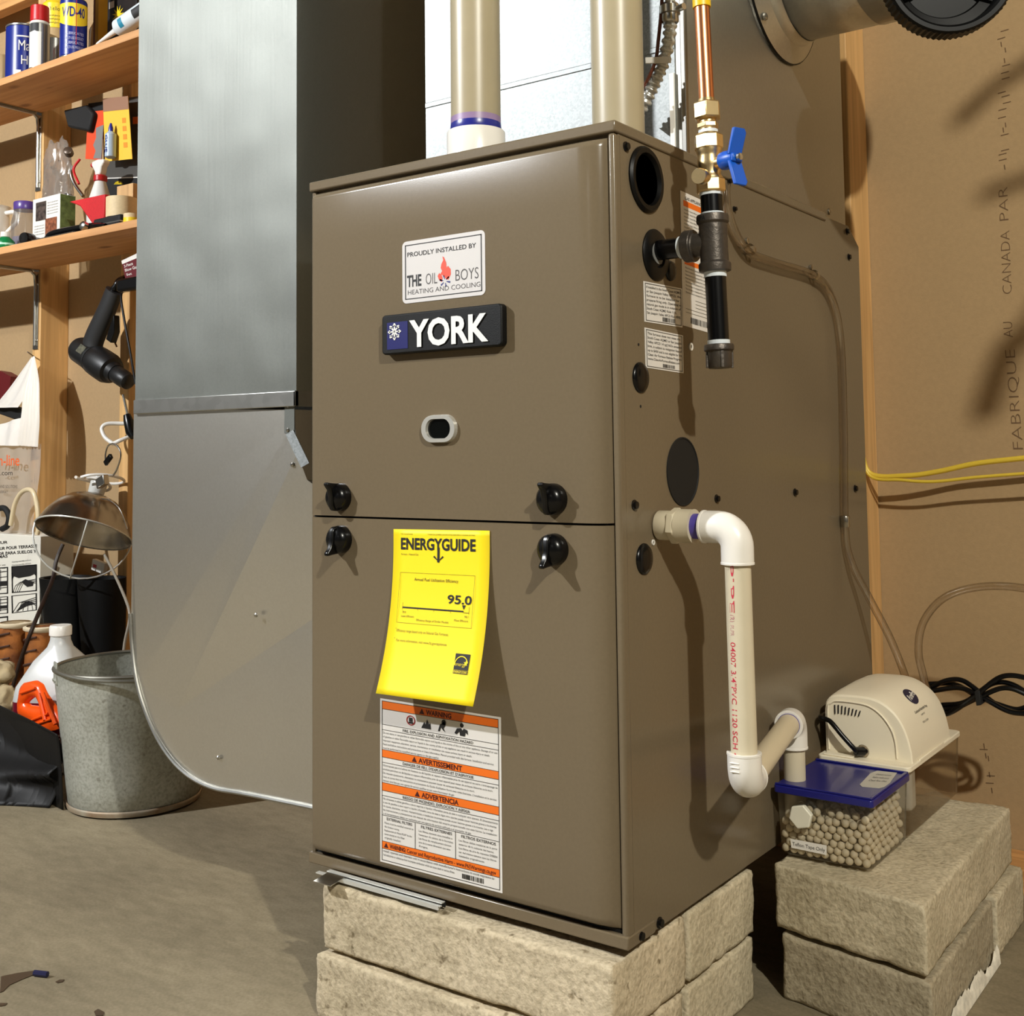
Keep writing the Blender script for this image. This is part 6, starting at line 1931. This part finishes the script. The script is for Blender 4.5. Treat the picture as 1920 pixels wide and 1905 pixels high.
def panel(tl_, tr_, br_, bl_, kind):
    q = quad(cfx(tl_), cfx(tr_), cfx(br_), cfx(bl_))
    frame(m, q, 0, 1, 0, 1, .05, .035)
    if kind == 0:
        rect(m, q, .0, 1, 0, .14)
        m.add([q(u, v) for u, v in ((.0, .55), (.10, .38), (.28, .46), (.74, .42), (.9, .36), (1, .5), (1, .14), (0, .14))], [tuple(range(8))])
        for k in range(4):
            m.tube([q(.05 + k * .08, .98), q(.15 + k * .09, .74), q(.34 + k * .06, .62), q(.95, .55 + k * .05)], .0007, 5)
        m.add([q(u, v) for u, v in ((.40, .60), (.55, .52), (.72, .60), (.88, .66), (.84, .80), (.62, .82), (.50, .72))], [tuple(range(7))])
    elif kind == 1:
        for k in range(5):
            m.tube([q(.04 + k * .2, .95), q(.30 + k * .12, .45), q(.95, .25 + k * .12)], .0008, 5)
        m.add([q(u, v) for u, v in ((.15, .95), (.45, .50), (.70, .42), (.95, .62), (.6, .70))], [tuple(range(5))])
    else:
        for k in range(4):
            m.tube([q(.15 + k * .18, .08), q(.15 + k * .18, .85)], .0009, 5)
            m.tube([q(.05, .2 + k * .2), q(.95, .16 + k * .2)], .0009, 5)
        rect(m, q, .35, .95, .52, .70)
panel(V((-1.8696,0.7170,0.3704)), V((-1.7494,0.7170,0.3817)), V((-1.7475,0.7170,0.3125)), V((-1.8648,0.7170,0.2999)), 0)
panel(V((-2.0034,0.7170,0.3583)), V((-1.8850,0.7170,0.3683)), V((-1.8827,0.7170,0.2974)), V((-2.0009,0.7170,0.2858)), 2)
panel(V((-1.8671,0.7170,0.2927)), V((-1.7473,0.7170,0.3070)), V((-1.7461,0.7170,0.2629)), V((-1.8631,0.7170,0.2463)), 1)
panel(V((-2.0006,0.7170,0.2786)), V((-1.8825,0.7170,0.2903)), V((-1.8810,0.7170,0.2451)), V((-1.9990,0.7170,0.2324)), 2)
panel(V((-1.9986,0.7170,0.2223)), V((-1.8808,0.7170,0.2380)), V((-1.8774,0.7170,0.1325)), V((-1.9950,0.7170,0.1217)), 1)
m.build('drawings', INK, bx, 0)

# pair of brown work boots
def boot(name, label, c, ht, r, toe, m, cat, group, fl=1.0, wide=1.0):
    slump = 0.0
    """shaft plus foot, c = heel centre on floor, toe = direction of the toe"""
    c = V(c)
    toe = V(toe).normalized()
    sd = V((-toe.y, toe.x, 0))
    t = thing(name, label, cat, c, group)
    b = MB()
    seg = 20
    rings = [(0.0, r * 1.0, .0), (.03, r * 1.02, .0), (.09, r * .98, .005), (ht * .5, r * .95, .004), (ht * .8, r * 1.06, .0), (ht, r * 1.12, -.004)]
    pts = []
    for z, rr_, off in rings:
        for k in range(seg):
            a = 2 * math.pi * k / seg
            q = noise.noise(V((math.cos(a) * 2, math.sin(a) * 2, z * 14 + c.x * 9))) * .004
            f = toe * (math.cos(a) * (rr_ + q)) + sd * (math.sin(a) * (rr_ + q) * .82 * wide)
            pts.append(c + f + toe * off + V((0, 0, z)) + sd * slump * z)
    n = len(rings)
    fs = [(i * seg + k, i * seg + (k + 1) % seg, (i + 1) * seg + (k + 1) % seg, (i + 1) * seg + k) for i in range(n - 1) for k in range(seg)]
    # inner wall of the opening
    base = len(pts)
    for z, rr_ in ((ht - .001, r * 1.02), (ht - .10, r * .8)):
        for k in range(seg):
            a = 2 * math.pi * k / seg
            pts.append(c + toe * math.cos(a) * rr_ + sd * math.sin(a) * rr_ * .82 * wide + V((0, 0, z)) + sd * slump * z)
    for k in range(seg):
        k2 = (k + 1) % seg
        fs.append(((n - 1) * seg + k, (n - 1) * seg + k2, base + k2, base + k))
        fs.append((base + k, base + k2, base + seg + k2, base + seg + k))
    b.add(pts, fs)
    b.build('shaft', m, t, 70)
    foot = MB()
    secs_ = [(-.02, r * .9, .10), (.03, r * .95, .115), (.08, r * .92, .09), (.13, r * .95, .068), (.18, r * .85, .055), (.205, r * .55, .04), (.212, r * .2, .03)]
    us = [k / 14 for k in range(15)]
    foot.surf(lambda i, u: c + toe * (secs_[int(i)][0] * fl) + sd * math.cos(math.pi * u) * secs_[int(i)][1] * .85 + V((0, 0, .014 + (secs_[int(i)][2] - .014) * math.sin(math.pi * u))), list(range(len(secs_))), us)
    foot.build('foot', m, t, 70)
    sole = MB()
    out = [(-.040, 0), (-.035, .7), (.0, .95), (.08, .92), (.14, 1.0), (.19, .8), (.215, .3)]
    poly = [c + toe * (x_ * fl) + sd * y_ * r * .95 for x_, y_ in out] + [c + toe * (x_ * fl) - sd * y_ * r * .95 for x_, y_ in reversed(out[1:])]
    sole.prism(poly, V((0, 0, .018)))
    sole.build('sole', MATTE, t)
    return t
BRN = mat('brown_leather', (172, 104, 44), .5, 0, .35, 26, .3, 120, col2=(84, 42, 16))
A1, A2 = V((-1.6521,0.6000,0.2094)), V((-1.5368,0.6000,0.2191))
b1_ = boot('work_boot', 'tan leather lace-up work boot at left, beside the spreader carton', (A1.x, .60, 0), .245, .038, (0, -1, 0), BRN, 'boot', 'brown work boots')
b2_ = boot('work_boot', 'tan leather lace-up work boot next to the black boots, behind the white jug', (A2.x, .60, 0), .250, .038, (0, -1, 0), BRN, 'boot', 'brown work boots')
for t_, cx_, cy_ in ((b1_, A1.x, .60), (b2_, A2.x, .60)):
    toe = V((0, -1, 0))
    sd = V((-toe.y, toe.x, 0))
    c = V((cx_, cy_, 0))
    MB().lathe([(.034, .240), (.043, .246), (.043, .252), (.036, .254)], c, (0, 0, 1), 20, caps=False, sq=(1, 1)).build('fleece_lining', mat('fleece', (222, 206, 176), .9), t_, 60)
    for k in range(5):
        z = .10 + k * .030
        MB().tube(crv([c + toe * .030 - sd * .026 + V((0, 0, z)), c + toe * .043 + V((0, 0, z + .006)), c + toe * .030 + sd * .026 + V((0, 0, z + .012))], 4), .0026, 6).build('lace', mat('lace_brown', (62, 34, 18), .7), t_)
# tall black rubber boots
a = V((-1.6653,0.7520,0.3249))
b_ = V((-1.5115,0.7520,0.3337))
boot('rubber_boot', 'tall black rubber boot standing behind the white jug', (a.x, .752, 0), .350, .056, (0, 1, 0), mat('boot_rubber', (8, 8, 8), .6, 0, .3, 30, spec=.2), 'boot', 'black rubber boots', fl=.66, wide=1.35)
boot('rubber_boot', 'tall black rubber boot standing behind the metal bucket', (b_.x, .752, 0), .356, .056, (1, 0, 0), _m['boot_rubber'], 'boot', 'black rubber boots', fl=.68, wide=1.15)
# small white pack on the boots and leads hanging there
a = V((-1.5952,0.8000,0.3764))
wp = tag(MB().obox(a, V((.026, 0, -.005)), V((0, .006, 0)), V((.003, 0, .014))).build('white_pack', WHITE, bevel=.001), 'small white pack with red mark lodged above the black boots', 'package')
m = MB()
m.obox(a + V((-.012, -.0066, .001)), V((.007, 0, -.0013)), V((0, .0003, 0)), V((.0008, 0, .004)))
m.build('red_mark', mat('mark_red', (186, 40, 52), .5), wp)
tag(MB().tube(crv([V((-1.5844,0.6850,0.4426)), V((-1.5879,0.6700,0.4037)), V((-1.5717,0.6500,0.3599)), V((-1.5261,0.6000,0.3196)), V((-1.4739,0.5350,0.2578)), V((-1.5042,0.5250,0.1823)), V((-1.5254,0.5200,0.1215))], 6), .0050, 10).build('dark_cable', mat('dark_brown_cable', (40, 26, 20), .4)),
    'dark brown cable slanting down in front of the brown boots', 'cable')
tag(MB().tube(crv([V((-1.4177,0.6900,0.4225)), V((-1.3362,0.6600,0.3842)), V((-1.2030,0.6000,0.3305)), V((-1.1651,0.5800,0.2999)), V((-1.1677,0.5700,0.2483)), V((-1.1642,0.5600,0.1860))], 6), .0034, 10).build('grey_cable', mat('grey_cable', (150, 142, 128), .4)),
    'grey cable hanging from the lamp down beside the duct edge', 'cable')
# antifreeze jug
JX, JY = V((-1.2249,0.4480,0.1521)).x, .448
jg = thing('antifreeze_jug', 'translucent white jug with dark red label and white cap, behind the bucket', 'jug', (JX, JY, 0))
def sqring(z, hw, hd, r_):
    return [V((JX + u, JY + v, z)) for u, v in rrect(2 * hw, 2 * hd, r_, 5)]
rs = [sqring(.002, .066, .066, .02), sqring(.006, .072, .072, .022), sqring(.150, .073, .073, .022), sqring(.175, .070, .070, .024), sqring(.225, .046, .046, .024), sqring(.252, .027, .027, .0268), sqring(.266, .0215, .0215, .0213), sqring(.280, .0205, .0205, .0203)]
m = MB()
n = len(rs[0])
m.v = [p for r_ in rs for p in r_]
m.f = [[i * n + k, i * n + (k + 1) % n, (i + 1) * n + (k + 1) % n, (i + 1) * n + k] for i in range(len(rs) - 1) for k in range(n)] + [list(reversed(range(n)))]
rot = Matrix.Translation((JX, JY, 0)) @ Matrix.Rotation(R(24), 4, 'Z') @ Matrix.Translation((-JX, -JY, 0))
m.xf(rot).build('body', mat('jug_white', (196, 197, 195), .35, sss=.35), jg, 50)
MB().lathe([(.0205, .275), (.0235, .277), (.0235, .295), (.0215, .298), (0, .298)], (JX, JY, 0), (0, 0, 1), 24).build('cap', PVCW, jg, 40)
lbm = MB()
rs2 = [sqring(z, .0735, .0735, .022) for z in (.030, .146)]
lbm.v = [p for r_ in rs2 for p in r_]
lbm.f = [[k, (k + 1) % n, n + (k + 1) % n, n + k] for k in range(n)]
lb_ = lbm.xf(rot).build('label_band', mat('maroon_label', (104, 14, 32), .35), jg, 50)
jf = lambda u, v: rot @ V((JX + u, JY - .0742, v))
m = MB()
letters(m, 'RV', jf, .004, .030, .092, .018, .03)
letters(m, 'ANTIFREEZE', jf, .004, .070, .066, .018, .03)
letters(m, "-50", jf, -.050, -.020, .116, .018, .02)
m.build('lettering', WHITE, lb_, 0)
# orange plastic nozzle head lying against the jug
OR = mat('orange_plastic', (240, 84, 18), .3)
oh = thing('orange_handle', 'bright orange plastic tool handle with an opening, lying against the white jug', 'handle', V((-1.1268,0.3400,0.1441)))
def op(px, y=0):
    return px + V((0, y, 0))
outer = [V((-1.1990,0.3350,0.1851)), V((-1.1837,0.3350,0.1965)), V((-1.1491,0.3350,0.2044)), V((-1.1261,0.3350,0.1994)), V((-1.1105,0.3350,0.1819)), V((-1.0726,0.3350,0.1567)), V((-1.0502,0.3350,0.1437)), V((-1.0389,0.3350,0.1274)), V((-1.0715,0.3350,0.1149)), V((-1.1047,0.3350,0.1085)), V((-1.1466,0.3350,0.1181)), V((-1.2052,0.3350,0.1291)), V((-1.2021,0.3350,0.1577))]
hole = [V((-1.1767,0.3350,0.1573)), V((-1.1558,0.3350,0.1694)), V((-1.1348,0.3350,0.1728)), V((-1.1270,0.3350,0.1631)), V((-1.1210,0.3350,0.1542)), V((-1.1438,0.3350,0.1536)), V((-1.1668,0.3350,0.1520))]
m = MB()
# ring of quads between outer outline and the opening, with thickness
no = len(outer)
ctr_ = sum(hole, V((0, 0, 0))) / len(hole)
import_ang = lambda p: math.atan2(p.z - ctr_.z, p.x - ctr_.x)
def ray_hit(poly, a):
    d = V((math.cos(a), 0, math.sin(a)))
    best = None
    for i in range(len(poly)):
        p, q = poly[i], poly[(i + 1) % len(poly)]
        ex, ez = q.x - p.x, q.z - p.z
        den = d.x * ez - d.z * ex
        if abs(den) < 1e-12:
            continue
        t_ = ((p.x - ctr_.x) * ez - (p.z - ctr_.z) * ex) / den
        s_ = ((p.x - ctr_.x) * d.z - (p.z - ctr_.z) * d.x) / den
        if t_ > 0 and -1e-6 <= s_ <= 1 + 1e-6:
            best = t_ if best is None else max(best, t_)
    return ctr_ + d * (best or .01)
N = 48
A_ = [2 * math.pi * k / N for k in range(N)]
ro = [ray_hit(outer, a) for a in A_]
rh = [ray_hit(hole, a) for a in A_]
rings_ = [[p + V((0, .012, 0)) for p in rh], [p + V((0, .004, 0)) for p in rh], [p.lerp(q, .25) + V((0, -.004, 0)) for p, q in zip(rh, ro)], [p.lerp(q, .75) + V((0, -.004, 0)) for p, q in zip(rh, ro)], [p + V((0, .003, 0)) for p in ro], [p + V((0, .012, 0)) for p in ro]]
m.v = [p for r_ in rings_ for p in r_]
m.f = [[i * N + k, i * N + (k + 1) % N, (i + 1) * N + (k + 1) % N, (i + 1) * N + k] for i in range(5) for k in range(N)] + [[5 * N + k, 5 * N + (k + 1) % N, (k + 1) % N, k] for k in range(N)]
m.build('shell', OR, oh, 60)
for p0, p1 in ((V((-1.0995,0.3280,0.1864)), V((-1.0537,0.3280,0.1311))), (V((-1.1145,0.3280,0.1848)), V((-1.0906,0.3280,0.1348)))):
    MB().tube([p0, p1], .0042, 8).build('rib', OR, oh)
for p0, p1 in ((V((-1.1372,0.3290,0.1289)), V((-1.0814,0.3290,0.1484))), (V((-1.1256,0.3290,0.1218)), V((-1.0701,0.3290,0.1393))), (V((-1.1811,0.3290,0.1773)), V((-1.1277,0.3290,0.1938)))):
    MB().tube([p0, p1], .0025, 8).build('ridge', OR, oh)
# work gloves heap
GLV = mat('glove_canvas', (168, 150, 116), .9, 0, .2, 40, .3, 200)
for (pa, lab, sd_) in ((V((-1.4351,0.4300,0.1769)), 'beige canvas work glove heaped at far left, the upper one', 2), (V((-1.3948,0.4150,0.1250)), 'beige canvas work glove heaped at far left, the lower one', 5)):
    o = crumple((pa.x, pa.y, pa.z),   .042, .030, .030, sd_, .45, 30, 18).build('work_glove', GLV, smooth=70)
    tag(o, lab, 'glove', 'canvas gloves')
# black rubber sheet slumped on the slab
RS = mat('black_sheet', (13, 12, 12), .55, 0, .2, 12, spec=.3)
sb_ = crv([V((-1.1264,0.1803,0.0000)), V((-1.0768,0.2055,0.0000)), V((-1.0075,0.2400,0.0000)), V((-0.9626,0.2582,0.0000))], 10)
st2 = crv([V((-1.3506,0.3000,0.1835)), V((-1.2464,0.3000,0.1609)), V((-1.0530,0.2720,0.1500)), V((-0.9293,0.2500,0.1430))], 10)
def sheet(u, v):
    i = min(len(sb_) - 1, int(round(u * (len(sb_) - 1))))
    b, t_ = sb_[i], st2[i]
    if v <= .7:
        f = v / .7
        p = b.lerp(t_, f)
        p.y += .035 * math.sin(f * math.pi) * (1 - .3 * u)
        p.y -= .030 * math.exp(-((f - .18 - .28 * u) / .10) ** 2) * min(1, u + .3)
        p.y += .006 * noise.noise(V((u * 4, f * 4, 2.2))) * math.sin(f * math.pi)
    else:
        f = (v - .7) / .3
        p = t_ + V((0, .016 * f, -(t_.z - .0015) * f ** 2))
    p.z = max(.0014, p.z)
    return p
tag(MB().surf(sheet, [k / 40 for k in range(41)], [k / 36 for k in range(37)]).build('rubber_sheet', RS, smooth=70, solid=.002),
    'large black rubbery sheet slumped on the concrete at lower left', 'sheet')

# galvanised bucket
BC = V((-.872, .382, 0))
GB = stone('old_zinc', (176, 178, 170), .6)
_b = GB.node_tree.nodes['Principled BSDF']
_b.inputs['Metallic'].default_value = .35
_b.inputs['Roughness'].default_value = .48
for n_ in GB.node_tree.nodes:
    if n_.type == 'BUMP':
        n_.inputs['Strength'].default_value = .06
bk = thing('bucket', 'old weathered galvanised bucket standing on the floor left of the duct', 'bucket', BC)
hB = .262
MB().lathe([(.0, .006), (.118, .006), (.121, .010), (.126, .05), (.137, .15), (.1495, hB - .004), (.1480, hB - .004), (.1355, .15), (.1245, .05), (.117, .012), (0, .012)], BC, (0, 0, 1), 56).build('pail', GB, bk, 30)
MB().lathe([(.117, 0.004), (.1225, .004), (.1240, .010), (.1230, .014)], BC, (0, 0, 1), 56, caps=False).build('foot_ring', mat('rusty_zinc', (168, 160, 142), .5, .3, .3, 30, col2=(140, 112, 84)), bk, 60, solid=.0015)
MB().tube([BC + V((.1495 * math.cos(a), .1495 * math.sin(a), hB - .002)) for a in [2 * math.pi * k / 56 for k in range(57)]], .0034, 8).build('rolled_rim', mat('rim_zinc', (140, 138, 128), .4, .8), bk)
va = math.atan2(-1.03 - BC.y, 1.05 - BC.x)
for sgn in (-1, 1):
    a = va - 1.32 if sgn < 0 else va - 1.32 + math.pi
    d = V((math.cos(a), math.sin(a), 0))
    s_ = V((-d.y, d.x, 0))
    p = BC + d * .148 + V((0, 0, hB - .008))
    MB().obox(p + V((0, 0, .003)), d * .0016, s_ * .013, V((0, 0, .020))).build('bail_ear', GB, bk, bevel=.001)
    for k in (-1, 1):
        MB().lathe([(.0036, 0), (.003, .002), (0, .003)], p + d * .0016 + s_ * k * .007 + V((0, 0, -.010)), d, 10).build('rivet', GB, bk)
# the bail lies down along the front of the rim
a0 = va - 1.32
arcp = []
for k in range(29):
    f = k / 28
    a = a0 + math.pi * f
    drop = .012 * math.sin(math.pi * f)
    rr_ = .152 + .008 * math.sin(math.pi * f)
    arcp.append(BC + V((math.cos(a) * rr_, math.sin(a) * rr_, hB + .004 - drop)))
MB().tube(arcp, .0032, 10).build('bail_handle', _m['rim_zinc'], bk)

# made-up strands out of frame at right, added to cast soft wall board shadows
_A = V((2.45, -1.60, 2.36))
def toward(q, f=.36):
    return q + (_A - q) * f
rt = thing('shadow_caster', 'made-up dark shadow caster out of frame at right, added for blurred shadows on the wall board', 'shadow caster', toward(V((0.7093,0.9100,1.0771))))
CASTER = mat('caster_dark', (40, 32, 24), .9)
for pts, r in (((V((0.5587,0.9100,1.1904)), V((0.5879,0.9100,1.2133)), V((0.6215,0.9100,1.2383)), V((0.6704,0.9100,1.2630)), V((0.7261,0.9100,1.3021))), .0085),
               ((V((0.5921,0.9100,1.0636)), V((0.6232,0.9100,1.0712)), V((0.6631,0.9100,1.0799)), V((0.7178,0.9100,1.1010))), .0075),
               ((V((0.5821,0.9100,0.7123)), V((0.6001,0.9100,0.7626)), V((0.6228,0.9100,0.8148)), V((0.6617,0.9100,0.8475)), V((0.7117,0.9100,0.9514)), V((0.7178,0.9100,1.1010)), V((0.7261,0.9100,1.3021)), V((0.7455,0.9100,1.7793))), .0135)):
    MB().tube(crv([toward(q) for q in pts], 6), r, 10).build('strand', CASTER, rt)
